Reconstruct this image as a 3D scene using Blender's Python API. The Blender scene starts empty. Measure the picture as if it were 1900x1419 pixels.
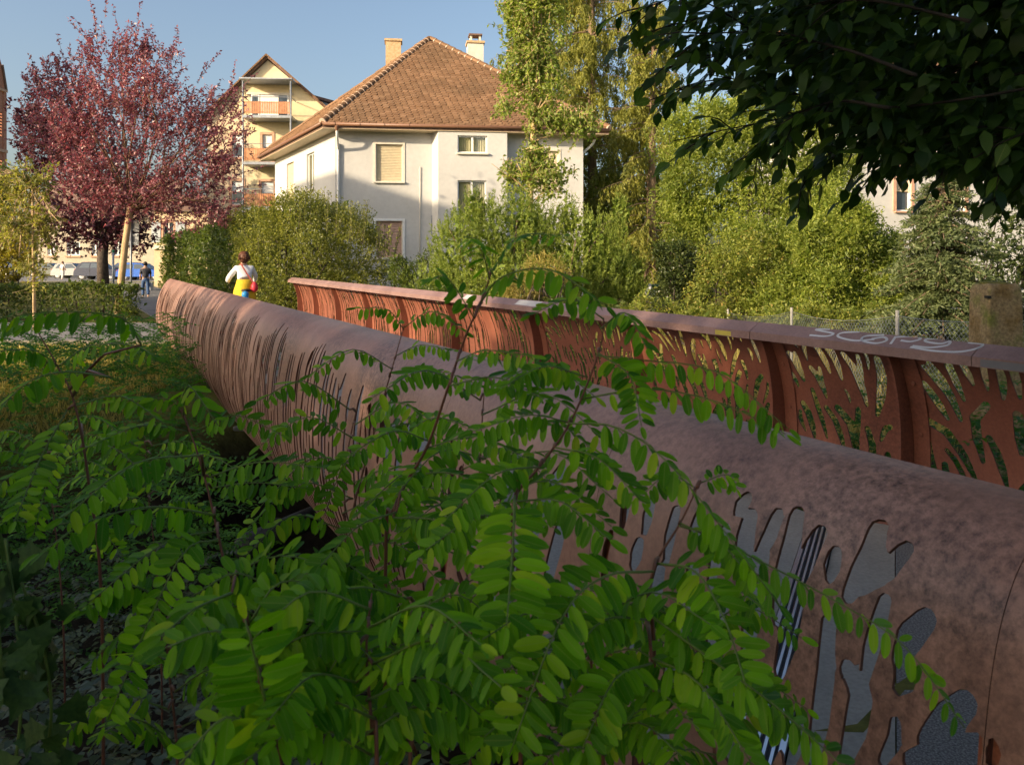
import bpy, math, random
import numpy as np
from mathutils import Vector, Matrix

# ------------------------------------------------------------------ camera, sky, sun, exposure
scene = bpy.context.scene
FPX, HZ, CX, CAMH = 1450.0, 478.0, 950.0, 1.75      # focal length and horizon of the 1900 px photograph
cam_d = bpy.data.cameras.new('camera')
cam = bpy.data.objects.new('camera', cam_d)
scene.collection.objects.link(cam)
cam.location = (0, 0, CAMH)
cam.rotation_euler = (math.radians(90), 0, 0)
cam_d.sensor_width = 36.0
cam_d.lens = 36.0 * FPX / 1900.0
cam_d.shift_y = -(709.5 - HZ) / 1900.0
cam_d.clip_start = 0.05
cam_d.clip_end = 3000
cam_d.dof.use_dof = True
cam_d.dof.focus_distance = 15.0
cam_d.dof.aperture_fstop = 14.0
scene.camera = cam

SUN_EL = math.radians(19.0)
SUN_H = Vector((-0.80, -0.60))                     # horizontal direction towards the sun
TO_SUN = Vector((SUN_H.x * math.cos(SUN_EL), SUN_H.y * math.cos(SUN_EL), math.sin(SUN_EL))).normalized()
world = bpy.data.worlds.new('World')
scene.world = world
world.use_nodes = True
wn = world.node_tree.nodes
wl = world.node_tree.links
for n_ in list(wn): wn.remove(n_)
sky = wn.new('ShaderNodeTexSky')
sky.sky_type = 'NISHITA'
sky.sun_disc = False
sky.sun_elevation = SUN_EL
sky.sun_rotation = math.atan2(SUN_H.x, SUN_H.y)
sky.air_density = 1.0; sky.dust_density = 4.0; sky.ozone_density = 1.2
bg = wn.new('ShaderNodeBackground'); bg.inputs['Strength'].default_value = 0.135
wo = wn.new('ShaderNodeOutputWorld')
wl.new(sky.outputs[0], bg.inputs['Color']); wl.new(bg.outputs[0], wo.inputs['Surface'])

sun_d = bpy.data.lights.new('sun', 'SUN')
sun_d.energy = 4.5
sun_d.angle = math.radians(0.55)
sun_d.color = (1.0, 0.80, 0.54)
sun = bpy.data.objects.new('sun', sun_d)
scene.collection.objects.link(sun)
sun.rotation_euler = TO_SUN.to_track_quat('Z', 'Y').to_euler()

scene.view_settings.view_transform = 'Standard'
scene.view_settings.look = 'None'
scene.view_settings.exposure = 0.75
scene.view_settings.gamma = 1.0
scene.cycles.max_bounces = 5
scene.cycles.diffuse_bounces = 2
scene.cycles.glossy_bounces = 2
scene.cycles.transmission_bounces = 4
scene.cycles.use_denoising = True
scene.cycles.use_adaptive_sampling = True
scene.cycles.adaptive_threshold = 0.02

# ------------------------------------------------------------------ helpers
COL = scene.collection
WM = {}
UX, UY = -0.478, 0.878           # direction along the bridge (t), its normal is (0.878, 0.478) (n)
def TN(t, n, z=0.0): return np.array((0.878 * n - 0.478 * t, 0.478 * n + 0.878 * t, z))
def to_tn(X, Y): return (-0.478 * X + 0.878 * Y, 0.878 * X + 0.478 * Y)
def PX(x, y, d): return np.array(((x - CX) / FPX * d, d, CAMH - (y - HZ) / FPX * d))

def add(name, mesh, parent=None, world=None):
    o = bpy.data.objects.new(name, mesh)
    COL.objects.link(o)
    w = world if world is not None else Matrix.Identity(4)
    if parent is not None:
        o.parent = parent
        o.matrix_parent_inverse = WM[parent.name].inverted()
    o.matrix_basis = w
    WM[o.name] = w
    return o
def tag(o, label=None, cat=None, group=None, kind=None):
    if label: o['label'] = label
    if cat: o['category'] = cat
    if group: o['group'] = group
    if kind: o['kind'] = kind
    return o
def thing(name, loc, label, cat, group=None):
    o = add(name, None, None, Matrix.Translation(Vector([float(c) for c in loc])))
    o.empty_display_size = 0.2
    return tag(o, label, cat, group)

def np_mesh(name, V, F, mat=None, smooth=False, var=None):
    """V (n,3) array, F (m,k) array of equal-sided faces or list of arrays"""
    me = bpy.data.meshes.new(name)
    V = np.asarray(V, dtype=np.float32)
    Fs = F if isinstance(F, (list, tuple)) else [F]
    Fs = [np.asarray(f, dtype=np.int32) for f in Fs if len(f)]
    loops = np.concatenate([f.ravel() for f in Fs]) if Fs else np.zeros(0, np.int32)
    tot = np.concatenate([np.full(len(f), f.shape[1], np.int32) for f in Fs])
    start = np.concatenate([[0], np.cumsum(tot)[:-1]]).astype(np.int32)
    me.vertices.add(len(V)); me.vertices.foreach_set('co', V.ravel())
    me.loops.add(len(loops)); me.loops.foreach_set('vertex_index', loops)
    me.polygons.add(len(tot)); me.polygons.foreach_set('loop_start', start); me.polygons.foreach_set('loop_total', tot)
    if smooth: me.polygons.foreach_set('use_smooth', np.ones(len(tot), bool))
    if var is not None:
        a = me.attributes.new('var', 'FLOAT', 'FACE'); a.data.foreach_set('value', np.asarray(var, np.float32))
    me.update(calc_edges=True)
    if mat: me.materials.append(mat)
    return me

class MB:
    def __init__(s): s.v = []; s.f = []
    def quad(s, a, b, c, d):
        i = len(s.v); s.v += [tuple(a), tuple(b), tuple(c), tuple(d)]; s.f.append((i, i+1, i+2, i+3)); return s
    def poly(s, pts):
        i = len(s.v); s.v += [tuple(p) for p in pts]; s.f.append(tuple(range(i, i+len(pts)))); return s
    def box(s, c, size, ax=None):
        """c centre, size full extents, ax = 3 axis vectors"""
        c = np.asarray(c, float)
        A = np.eye(3) if ax is None else np.asarray(ax, float)
        h = np.asarray(size, float) / 2
        i = len(s.v)
        for dz in (-1, 1):
            for dx, dy in ((-1, -1), (1, -1), (1, 1), (-1, 1)):
                s.v.append(tuple(c + A[0]*dx*h[0] + A[1]*dy*h[1] + A[2]*dz*h[2]))
        s.f += [(i, i+3, i+2, i+1), (i+4, i+5, i+6, i+7)] + [(i+k, i+(k+1) % 4, i+4+(k+1) % 4, i+4+k) for k in range(4)]
        return s
    def prism(s, poly, vec):
        """closed polygon of 3-D points extruded by vec"""
        i = len(s.v); k = len(poly); vec = np.asarray(vec, float)
        s.v += [tuple(p) for p in poly] + [tuple(np.asarray(p) + vec) for p in poly]
        s.f += [tuple(range(i+k-1, i-1, -1)), tuple(range(i+k, i+2*k))] + [(i+j, i+(j+1) % k, i+k+(j+1) % k, i+k+j) for j in range(k)]
        return s
    def tube(s, pts, r, seg=6, caps=True):
        pts = [np.asarray(p, float) for p in pts]; m = len(pts)
        rr = [r]*m if np.isscalar(r) else list(r)
        i0 = len(s.v); ref = None
        for k in range(m):
            t = pts[min(k+1, m-1)] - pts[max(k-1, 0)]
            t = t / (np.linalg.norm(t) + 1e-9)
            if ref is None:
                ref = np.cross(t, (0, 0, 1.0))
                if np.linalg.norm(ref) < 0.05: ref = np.cross(t, (1.0, 0, 0))
            ref = ref - t*np.dot(ref, t); ref = ref / (np.linalg.norm(ref) + 1e-9)
            b = np.cross(t, ref)
            for j in range(seg):
                a = 2*math.pi*j/seg
                s.v.append(tuple(pts[k] + rr[k]*(math.cos(a)*ref + math.sin(a)*b)))
        for k in range(m-1):
            for j in range(seg):
                a = i0+k*seg+j; b = i0+k*seg+(j+1) % seg
                s.f.append((a, b, b+seg, a+seg))
        if caps:
            s.f.append(tuple(i0+j for j in range(seg-1, -1, -1)))
            s.f.append(tuple(i0+(m-1)*seg+j for j in range(seg)))
        return s
    def lathe(s, c, prof, seg=16, ax=None, close=True):
        """prof list of (r, h) along third axis"""
        c = np.asarray(c, float); A = np.eye(3) if ax is None else np.asarray(ax, float)
        i0 = len(s.v); m = len(prof)
        for (r, h) in prof:
            for j in range(seg):
                a = 2*math.pi*j/seg
                s.v.append(tuple(c + A[0]*r*math.cos(a) + A[1]*r*math.sin(a) + A[2]*h))
        for k in range(m-1):
            for j in range(seg):
                a = i0+k*seg+j; b = i0+k*seg+(j+1) % seg
                s.f.append((a, b, b+seg, a+seg))
        if close:
            s.f.append(tuple(i0+j for j in range(seg-1, -1, -1)))
            s.f.append(tuple(i0+(m-1)*seg+j for j in range(seg)))
        return s
    def build(s, name, mat, parent=None, smooth=False, world=None, bevel=0):
        me = bpy.data.meshes.new(name)
        me.from_pydata([tuple(map(float, v)) for v in s.v], [], s.f); me.update()
        if smooth: me.polygons.foreach_set('use_smooth', [True]*len(me.polygons))
        if mat: me.materials.append(mat)
        o = add(name, me, parent, world)
        if bevel:
            b = o.modifiers.new('bevel', 'BEVEL'); b.width = bevel; b.segments = 2; b.limit_method = 'ANGLE'
        return o

# ------------------------------------------------------------------ materials
def _mat(name):
    m = bpy.data.materials.new(name); m.use_nodes = True
    nt = m.node_tree; p = nt.nodes['Principled BSDF']
    return m, nt, p
def _noise(nt, scale, detail=5, rough=0.6, obj=True, stretch=None):
    tc = nt.nodes.new('ShaderNodeNewGeometry') if not obj else nt.nodes.new('ShaderNodeTexCoord')
    out = tc.outputs['Position'] if not obj else tc.outputs['Object']
    if stretch:
        mp = nt.nodes.new('ShaderNodeMapping'); mp.inputs['Scale'].default_value = stretch
        nt.links.new(out, mp.inputs['Vector']); out = mp.outputs[0]
    n = nt.nodes.new('ShaderNodeTexNoise'); n.inputs['Scale'].default_value = scale
    n.inputs['Detail'].default_value = detail; n.inputs['Roughness'].default_value = rough
    nt.links.new(out, n.inputs['Vector'])
    return n.outputs['Fac']
def _ramp(nt, fac, stops):
    r = nt.nodes.new('ShaderNodeValToRGB'); e = r.color_ramp.elements
    while len(e) < len(stops): e.new(0.5)
    for k, (p, c) in enumerate(stops):
        e[k].position = p; e[k].color = (*c, 1)
    nt.links.new(fac, r.inputs['Fac']); return r.outputs['Color']
def _mix(nt, fac, a, b, mode='MIX'):
    m = nt.nodes.new('ShaderNodeMix'); m.data_type = 'RGBA'; m.blend_type = mode
    for sock, v in ((m.inputs[0], fac), (m.inputs[6], a), (m.inputs[7], b)):
        if isinstance(v, (int, float)): sock.default_value = v
        elif isinstance(v, tuple): sock.default_value = (*v, 1)
        else: nt.links.new(v, sock)
    return m.outputs[2]
def surf(name, c1, c2, scale=3.0, rough=0.8, bump=0.0, bscale=None, spec=0.3, metal=0.0, c3=None, stretch=None, lo=0.35, hi=0.65, fine=None):
    m, nt, p = _mat(name)
    f = _noise(nt, scale, stretch=stretch)
    col = _ramp(nt, f, [(lo, c1), (hi, c2)] if c3 is None else [(lo, c1), (0.5, c2), (hi, c3)])
    if fine:
        f2 = _noise(nt, fine[0], 3)
        col = _mix(nt, 1.0, col, _ramp(nt, f2, [(0.3, (fine[1],)*3), (0.7, (fine[2],)*3)]), 'MULTIPLY')
    nt.links.new(col, p.inputs['Base Color'])
    p.inputs['Roughness'].default_value = rough
    p.inputs['Specular IOR Level'].default_value = spec
    p.inputs['Metallic'].default_value = metal
    if bump:
        b = nt.nodes.new('ShaderNodeBump'); b.inputs['Strength'].default_value = bump; b.inputs['Distance'].default_value = 0.02
        nt.links.new(_noise(nt, bscale or scale*6, 4), b.inputs['Height']); nt.links.new(b.outputs[0], p.inputs['Normal'])
    return m
def plain(name, c, rough=0.5, spec=0.4, metal=0.0):
    return surf(name, tuple(x*0.93 for x in c), tuple(min(1, x*1.07) for x in c), 8.0, rough, 0, None, spec, metal)
def leaf_mat(name, a, b, trans=0.35, rough=0.5, spec=0.3, tcol=None, per_obj=False, clump=1.2, c=None):
    m, nt, p = _mat(name)
    if per_obj:
        oi = nt.nodes.new('ShaderNodeObjectInfo'); v = oi.outputs['Random']
    else:
        at = nt.nodes.new('ShaderNodeAttribute'); at.attribute_name = 'var'; v = at.outputs['Fac']
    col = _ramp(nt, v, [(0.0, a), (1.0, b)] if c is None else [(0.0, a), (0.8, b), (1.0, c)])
    f = _noise(nt, clump, 3, obj=False)
    col = _mix(nt, 1.0, col, _ramp(nt, f, [(0.3, (0.72, 0.74, 0.8)), (0.7, (1.2, 1.15, 1.0))]), 'MULTIPLY')
    if per_obj:                                            # pale midrib, faint side veins and brown blemishes on the big leaves
        tc = nt.nodes.new('ShaderNodeTexCoord'); sp = nt.nodes.new('ShaderNodeSeparateXYZ'); nt.links.new(tc.outputs['Object'], sp.inputs[0])
        ab = nt.nodes.new('ShaderNodeMath'); ab.operation = 'ABSOLUTE'; nt.links.new(sp.outputs['X'], ab.inputs[0])
        mr = nt.nodes.new('ShaderNodeMapRange'); mr.inputs[1].default_value = 0.004; mr.inputs[2].default_value = 0.022; mr.inputs[3].default_value = 1.0; mr.inputs[4].default_value = 0.0
        nt.links.new(ab.outputs[0], mr.inputs[0]); col = _mix(nt, mr.outputs[0], col, _mix(nt, 0.3, col, (0.34, 0.42, 0.12)))
        cb = nt.nodes.new('ShaderNodeMath'); cb.operation = 'MULTIPLY_ADD'; cb.inputs[1].default_value = -0.8; nt.links.new(ab.outputs[0], cb.inputs[0]); nt.links.new(sp.outputs['Y'], cb.inputs[2])
        wv = nt.nodes.new('ShaderNodeMath'); wv.operation = 'SINE'; sc_ = nt.nodes.new('ShaderNodeMath'); sc_.operation = 'MULTIPLY'; sc_.inputs[1].default_value = 62.0
        nt.links.new(cb.outputs[0], sc_.inputs[0]); nt.links.new(sc_.outputs[0], wv.inputs[0])
        vr = nt.nodes.new('ShaderNodeMapRange'); vr.inputs[1].default_value = 0.7; vr.inputs[2].default_value = 1.0; vr.inputs[4].default_value = 0.10
        nt.links.new(wv.outputs[0], vr.inputs[0]); col = _mix(nt, vr.outputs[0], col, (0.30, 0.40, 0.08))
        bl = _noise(nt, 26.0, 3, 0.7, obj=False); br_ = nt.nodes.new('ShaderNodeMapRange'); br_.inputs[1].default_value = 0.70; br_.inputs[2].default_value = 0.76
        nt.links.new(bl, br_.inputs[0]); col = _mix(nt, br_.outputs[0], col, (0.22, 0.15, 0.04))
    nt.links.new(col, p.inputs['Base Color'])
    p.inputs['Roughness'].default_value = rough; p.inputs['Specular IOR Level'].default_value = spec
    tr = nt.nodes.new('ShaderNodeBsdfTranslucent')
    nt.links.new(_mix(nt, 1.0, col, tcol or (1.5, 1.5, 0.7), 'MULTIPLY'), tr.inputs['Color'])
    mx = nt.nodes.new('ShaderNodeMixShader'); mx.inputs[0].default_value = trans
    nt.links.new(p.outputs[0], mx.inputs[1]); nt.links.new(tr.outputs[0], mx.inputs[2])
    nt.links.new(mx.outputs[0], nt.nodes['Material Output'].inputs['Surface'])
    return m
def glass(name, c=(0.05, 0.07, 0.09), rough=0.08):
    m, nt, p = _mat(name)
    p.inputs['Base Color'].default_value = (*c, 1); p.inputs['Roughness'].default_value = rough
    p.inputs['Specular IOR Level'].default_value = 0.8
    return m
def corten(name, base, light, dark, rough, stain):
    m, nt, p = _mat(name)
    f = _noise(nt, 1.3, 6, 0.65, obj=False)
    col = _ramp(nt, f, [(0.3, base), (0.7, light)])
    f2 = _noise(nt, 42.0, 7, 0.78, obj=False)
    f3 = _noise(nt, 0.9, 4, 0.6, obj=False)
    msk = nt.nodes.new('ShaderNodeMath'); msk.operation = 'MULTIPLY'
    r1 = nt.nodes.new('ShaderNodeMapRange'); r1.inputs[1].default_value = 0.40; r1.inputs[2].default_value = 0.66
    r2 = nt.nodes.new('ShaderNodeMapRange'); r2.inputs[1].default_value = 0.43; r2.inputs[2].default_value = 0.62
    nt.links.new(f2, r1.inputs[0]); nt.links.new(f3, r2.inputs[0])
    nt.links.new(r1.outputs[0], msk.inputs[0]); nt.links.new(r2.outputs[0], msk.inputs[1])
    ms2 = nt.nodes.new('ShaderNodeMath'); ms2.operation = 'MULTIPLY'; ms2.inputs[1].default_value = stain
    nt.links.new(msk.outputs[0], ms2.inputs[0])
    col = _mix(nt, ms2.outputs[0], col, dark)
    f4 = _noise(nt, 60.0, 3, obj=False)
    col = _mix(nt, 1.0, col, _ramp(nt, f4, [(0.3, (0.86,)*3), (0.7, (1.1,)*3)]), 'MULTIPLY')
    f5 = _noise(nt, 4.0, 4, 0.6, obj=False, stretch=(1.0, 1.0, 0.12))
    col = _mix(nt, 1.0, col, _ramp(nt, f5, [(0.35, (0.85, 0.82, 0.8)), (0.65, (1.1, 1.08, 1.05))]), 'MULTIPLY')
    nt.links.new(col, p.inputs['Base Color'])
    p.inputs['Roughness'].default_value = rough; p.inputs['Specular IOR Level'].default_value = 0.45
    b = nt.nodes.new('ShaderNodeBump'); b.inputs['Strength'].default_value = 0.25; b.inputs['Distance'].default_value = 0.004
    nt.links.new(f4, b.inputs['Height']); nt.links.new(b.outputs[0], p.inputs['Normal'])
    return m
M = {}
M['corten_out'] = corten('weathered_steel_outer', (0.275, 0.15, 0.118), (0.36, 0.225, 0.19), (0.045, 0.026, 0.024), 0.42, 0.9)
M['corten_in'] = corten('weathered_steel_inner', (0.22, 0.072, 0.042), (0.32, 0.118, 0.072), (0.06, 0.022, 0.016), 0.6, 0.7)
M['corten_cap'] = corten('weathered_steel_cap', (0.24, 0.145, 0.135), (0.32, 0.21, 0.20), (0.16, 0.08, 0.06), 0.5, 0.4)
M['asphalt'] = surf('asphalt', (0.12, 0.12, 0.125), (0.20, 0.195, 0.195), 0.8, 0.9, 0.3, 60, fine=(90, 0.7, 1.3))
M['road'] = surf('road_asphalt', (0.17, 0.165, 0.165), (0.24, 0.23, 0.225), 0.5, 0.9, 0.2, 50, fine=(60, 0.8, 1.2))
M['pebble_asphalt'] = surf('exposed_aggregate', (0.13, 0.125, 0.12), (0.40, 0.385, 0.365), 120.0, 0.8, 0.6, 95, lo=0.42, hi=0.68)
M['deck'] = surf('deck_concrete', (0.29, 0.27, 0.235), (0.38, 0.35, 0.305), 1.5, 0.85, 0.15, 40, fine=(45, 0.85, 1.12))
M['concrete'] = surf('old_concrete', (0.16, 0.14, 0.125), (0.27, 0.25, 0.22), 1.2, 0.9, 0.4, 18, fine=(20, 0.75, 1.2))
M['steel'] = plain('stainless_steel', (0.62, 0.64, 0.68), 0.3, 0.5, 0.9)
M['galv'] = surf('galvanised_steel', (0.28, 0.30, 0.33), (0.38, 0.40, 0.43), 6, 0.5, 0, None, 0.5, 0.5)
M['render_white'] = surf('white_render', (0.55, 0.54, 0.52), (0.61, 0.60, 0.58), 0.7, 0.9, 0.12, 120, fine=(7, 0.95, 1.04))
M['trim_cream'] = plain('cream_trim', (0.72, 0.66, 0.56), 0.7)
M['soffit'] = surf('timber_soffit', (0.50, 0.40, 0.26), (0.60, 0.49, 0.33), 3, 0.6, stretch=(1, 8, 1))
M['gutter'] = plain('brown_gutter', (0.20, 0.10, 0.06), 0.4)
M['white_paint'] = plain('white_paint', (0.80, 0.80, 0.79), 0.4)
M['shutter'] = plain('beige_shutter', (0.66, 0.56, 0.38), 0.55)
M['shutter_pink'] = plain('salmon_shutter', (0.56, 0.36, 0.28), 0.55)
M['curtain'] = surf('curtain', (0.50, 0.44, 0.24), (0.72, 0.64, 0.40), 14, 0.9, stretch=(5, 5, 0.2))
M['glass'] = glass('window_glass')
M['tile'] = None
M['brick_chimney'] = surf('chimney_brick', (0.48, 0.32, 0.17), (0.62, 0.45, 0.27), 9, 0.9, 0.2)
M['chimney_render'] = surf('chimney_render', (0.60, 0.55, 0.48), (0.75, 0.70, 0.62), 2, 0.9, 0.2)
M['yellow_wall'] = surf('yellow_render', (0.68, 0.57, 0.35), (0.75, 0.64, 0.42), 0.8, 0.9, fine=(5, 0.95, 1.04))
M['peach_wall'] = surf('peach_render', (0.64, 0.49, 0.32), (0.71, 0.56, 0.39), 0.8, 0.9, fine=(5, 0.95, 1.04))
M['sandstone'] = surf('pink_sandstone', (0.52, 0.30, 0.20), (0.60, 0.38, 0.27), 4, 0.9)
M['wood_slat'] = surf('stained_wood', (0.48, 0.20, 0.09), (0.62, 0.30, 0.15), 5, 0.6)
M['red_brick'] = surf('tower_brick', (0.40, 0.16, 0.10), (0.52, 0.25, 0.16), 3, 0.9)
M['dark_roof'] = surf('dark_roof', (0.16, 0.10, 0.08), (0.24, 0.15, 0.11), 6, 0.8)
M['zinc'] = plain('zinc_cladding', (0.42, 0.47, 0.52), 0.5, 0.4, 0.3)
M['bark'] = surf('bark', (0.16, 0.11, 0.075), (0.28, 0.20, 0.13), 8, 0.9, 0.5, 30, stretch=(1, 1, 0.3))
M['bark_pale'] = surf('pale_bark', (0.42, 0.29, 0.15), (0.58, 0.42, 0.24), 7, 0.85, 0.3, 25, stretch=(1, 1, 0.4))
M['bark_dark'] = surf('dark_bark', (0.05, 0.04, 0.035), (0.11, 0.085, 0.07), 8, 0.9, 0.5, 30)
M['red_twig'] = plain('red_brown_stem', (0.14, 0.055, 0.035), 0.5)
M['green_stem'] = plain('green_stem', (0.10, 0.16, 0.03), 0.5)
M['soil'] = surf('soil', (0.035, 0.028, 0.02), (0.08, 0.062, 0.042), 3, 0.95, 0.6, 20)
M['moss_post'] = surf('mossy_concrete', (0.20, 0.13, 0.05), (0.30, 0.22, 0.12), 3.5, 0.95, 0.5, 30, c3=(0.15, 0.17, 0.035), fine=(40, 0.6, 1.35))
M['tyre'] = plain('tyre_rubber', (0.02, 0.02, 0.02), 0.8)
M['alloy'] = plain('wheel_alloy', (0.5, 0.5, 0.52), 0.35, 0.5, 0.6)
M['skin'] = plain('skin', (0.55, 0.33, 0.23), 0.6)
M['statue'] = plain('pale_stone', (0.72, 0.74, 0.78), 0.7)
M['spray'] = plain('silver_spray_paint', (0.66, 0.67, 0.70), 0.5)
M['black'] = plain('black_plastic', (0.015, 0.015, 0.016), 0.5)
M['cut_edge'] = corten('rust_and_shade_cut_edge', (0.085, 0.034, 0.022), (0.15, 0.062, 0.04), (0.03, 0.014, 0.01), 0.7, 0.5)  # rust colour deepened on plate edges to stand in for shade inside the slits

# roof tiles: colour differs from tile to tile
def tile_material():
    m, nt, p = _mat('clay_roof_tile')
    g = nt.nodes.new('ShaderNodeNewGeometry'); oi = nt.nodes.new('ShaderNodeObjectInfo')
    ad = nt.nodes.new('ShaderNodeMath'); ad.operation = 'ADD'
    nt.links.new(g.outputs['Random Per Island'], ad.inputs[0]); nt.links.new(oi.outputs['Random'], ad.inputs[1])
    fr = nt.nodes.new('ShaderNodeMath'); fr.operation = 'FRACT'; nt.links.new(ad.outputs[0], fr.inputs[0])
    col = _ramp(nt, fr.outputs[0], [(0.0, (0.195, 0.112, 0.064)), (0.6, (0.23, 0.135, 0.078)), (1.0, (0.28, 0.168, 0.10))])
    col = _mix(nt, 1.0, col, _ramp(nt, _noise(nt, 0.6, 4, obj=False), [(0.3, (0.8, 0.82, 0.8)), (0.7, (1.15, 1.1, 1.05))]), 'MULTIPLY')
    nt.links.new(col, p.inputs['Base Color']); p.inputs['Roughness'].default_value = 0.85
    p.inputs['Specular IOR Level'].default_value = 0.2
    return m
M['tile'] = tile_material()
M['mortar'] = plain('ridge_mortar', (0.60, 0.46, 0.36), 0.9)
# leaves: (dark, light)
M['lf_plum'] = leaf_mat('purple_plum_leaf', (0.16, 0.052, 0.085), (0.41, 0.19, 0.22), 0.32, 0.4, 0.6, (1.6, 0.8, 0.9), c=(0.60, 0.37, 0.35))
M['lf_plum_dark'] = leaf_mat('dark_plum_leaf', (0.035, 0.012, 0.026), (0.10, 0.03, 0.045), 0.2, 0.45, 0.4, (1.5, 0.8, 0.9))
M['lf_hedge'] = leaf_mat('hedge_leaf', (0.05, 0.09, 0.02), (0.16, 0.20, 0.042), 0.4, 0.45, 0.4)
M['lf_shrub'] = leaf_mat('privet_leaf', (0.10, 0.14, 0.03), (0.36, 0.36, 0.09), 0.42, 0.42, 0.45)
M['lf_young'] = leaf_mat('young_tree_leaf', (0.12, 0.15, 0.03), (0.42, 0.40, 0.11), 0.45, 0.45, 0.35)
M['lf_gold'] = leaf_mat('golden_bush_leaf', (0.20, 0.19, 0.025), (0.50, 0.41, 0.07), 0.45, 0.5, 0.3)
M['lf_pine'] = leaf_mat('mountain_pine_needle', (0.13, 0.20, 0.035), (0.38, 0.44, 0.11), 0.4, 0.5, 0.3)
M['lf_ash'] = leaf_mat('maple_leaf', (0.14, 0.22, 0.04), (0.42, 0.49, 0.14), 0.5, 0.45, 0.35)
M['lf_spruce'] = leaf_mat('weeping_spruce_needle', (0.11, 0.14, 0.03), (0.38, 0.37, 0.09), 0.4, 0.55, 0.25)
M['lf_yew'] = leaf_mat('yew_needle', (0.11, 0.18, 0.03), (0.40, 0.44, 0.10), 0.45, 0.5, 0.3, clump=0.9)
M['lf_yewdark'] = leaf_mat('shaded_yew_needle', (0.05, 0.075, 0.016), (0.15, 0.17, 0.04), 0.35, 0.5, 0.3)
M['lf_fir'] = leaf_mat('blue_spruce_needle', (0.07, 0.11, 0.045), (0.24, 0.28, 0.13), 0.35, 0.5, 0.3)
M['lf_ivy'] = leaf_mat('dark_ivy_leaf', (0.02, 0.038, 0.012), (0.085, 0.11, 0.03), 0.2, 0.4, 0.45)
M['lf_mixed'] = leaf_mat('mixed_shrub_leaf', (0.10, 0.16, 0.025), (0.32, 0.34, 0.08), 0.4, 0.5, 0.3, c=(0.42, 0.26, 0.09))
M['lf_dry'] = leaf_mat('dry_grass', (0.24, 0.21, 0.055), (0.55, 0.46, 0.18), 0.35, 0.6, 0.2)
M['lf_under'] = leaf_mat('undergrowth_leaf', (0.03, 0.105, 0.008), (0.09, 0.24, 0.014), 0.45, 0.45, 0.35)
M['lf_locust'] = leaf_mat('locust_leaflet', (0.042, 0.19, 0.004), (0.21, 0.50, 0.009), 0.55, 0.45, 0.25, (1.25, 1.2, 0.3), per_obj=True, clump=4.0, c=(0.36, 0.56, 0.02))
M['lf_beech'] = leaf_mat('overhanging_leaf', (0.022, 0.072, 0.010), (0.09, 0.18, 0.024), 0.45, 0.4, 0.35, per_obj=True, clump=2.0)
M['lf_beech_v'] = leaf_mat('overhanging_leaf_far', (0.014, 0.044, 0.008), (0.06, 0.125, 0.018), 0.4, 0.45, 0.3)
M['lf_vine'] = surf('vine_leaf', (0.02, 0.06, 0.012), (0.05, 0.11, 0.022), 6, 0.5)
LM_END = 0
M['lf_shade'] = leaf_mat('shade_tree_leaf', (0.04, 0.07, 0.012), (0.12, 0.15, 0.03), 0.2)

def unit(a):
    a = np.asarray(a, float)
    return a / (np.linalg.norm(a, axis=-1, keepdims=True) + 1e-9)
def rdir(rng, n): return unit(rng.normal(size=(n, 3)))

class Foliage:
    def __init__(s): s.c = []
    def put(s, P, D, N, L, W, var):
        n = len(P)
        f = lambda a: np.full(n, float(a)) if np.isscalar(a) else np.asarray(a, float)
        s.c.append((np.asarray(P, float), unit(D), np.asarray(N, float), f(L), f(W), f(var)))
        return s
    def build(s, name, mat, parent=None, kind=None, oval=False):
        P, D, N, L, W, var = [np.concatenate([c[k] for c in s.c]) for k in range(6)]
        S = unit(np.cross(D, N)); N = np.cross(S, D)
        L1 = L[:, None]; W1 = W[:, None]
        mid = P + D*L1*0.45
        tip = P + D*L1 - N*L1*0.12
        if oval:
            a_, b_ = P + D*L1*0.28, P + D*L1*0.64 - N*L1*0.05; up_ = N*W1*0.12
            V = np.stack([P, a_ + S*W1*0.44 + up_, b_ + S*W1*0.40 + up_, tip, b_ - S*W1*0.40 + up_, a_ - S*W1*0.44 + up_], 1).reshape(-1, 3); k = np.arange(len(P), dtype=np.int32)[:, None]*6
            o = add(name, np_mesh(name, V, [k + np.array([[0, 1, 5]]), k + np.array([[1, 2, 4, 5]]), k + np.array([[2, 3, 4]])], mat, False, np.tile(np.clip(var, 0, 1), 3)), parent)
            if kind: o['kind'] = kind
            return o
        V = np.stack([P, mid + S*W1*0.5 + N*W1*0.14, tip, mid - S*W1*0.5 + N*W1*0.14], 1).reshape(-1, 3)
        F = np.arange(len(P)*4, dtype=np.int32).reshape(-1, 4)
        o = add(name, np_mesh(name, V, F, mat, False, np.clip(var, 0, 1)), parent)
        if kind: o['kind'] = kind
        return o

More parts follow.
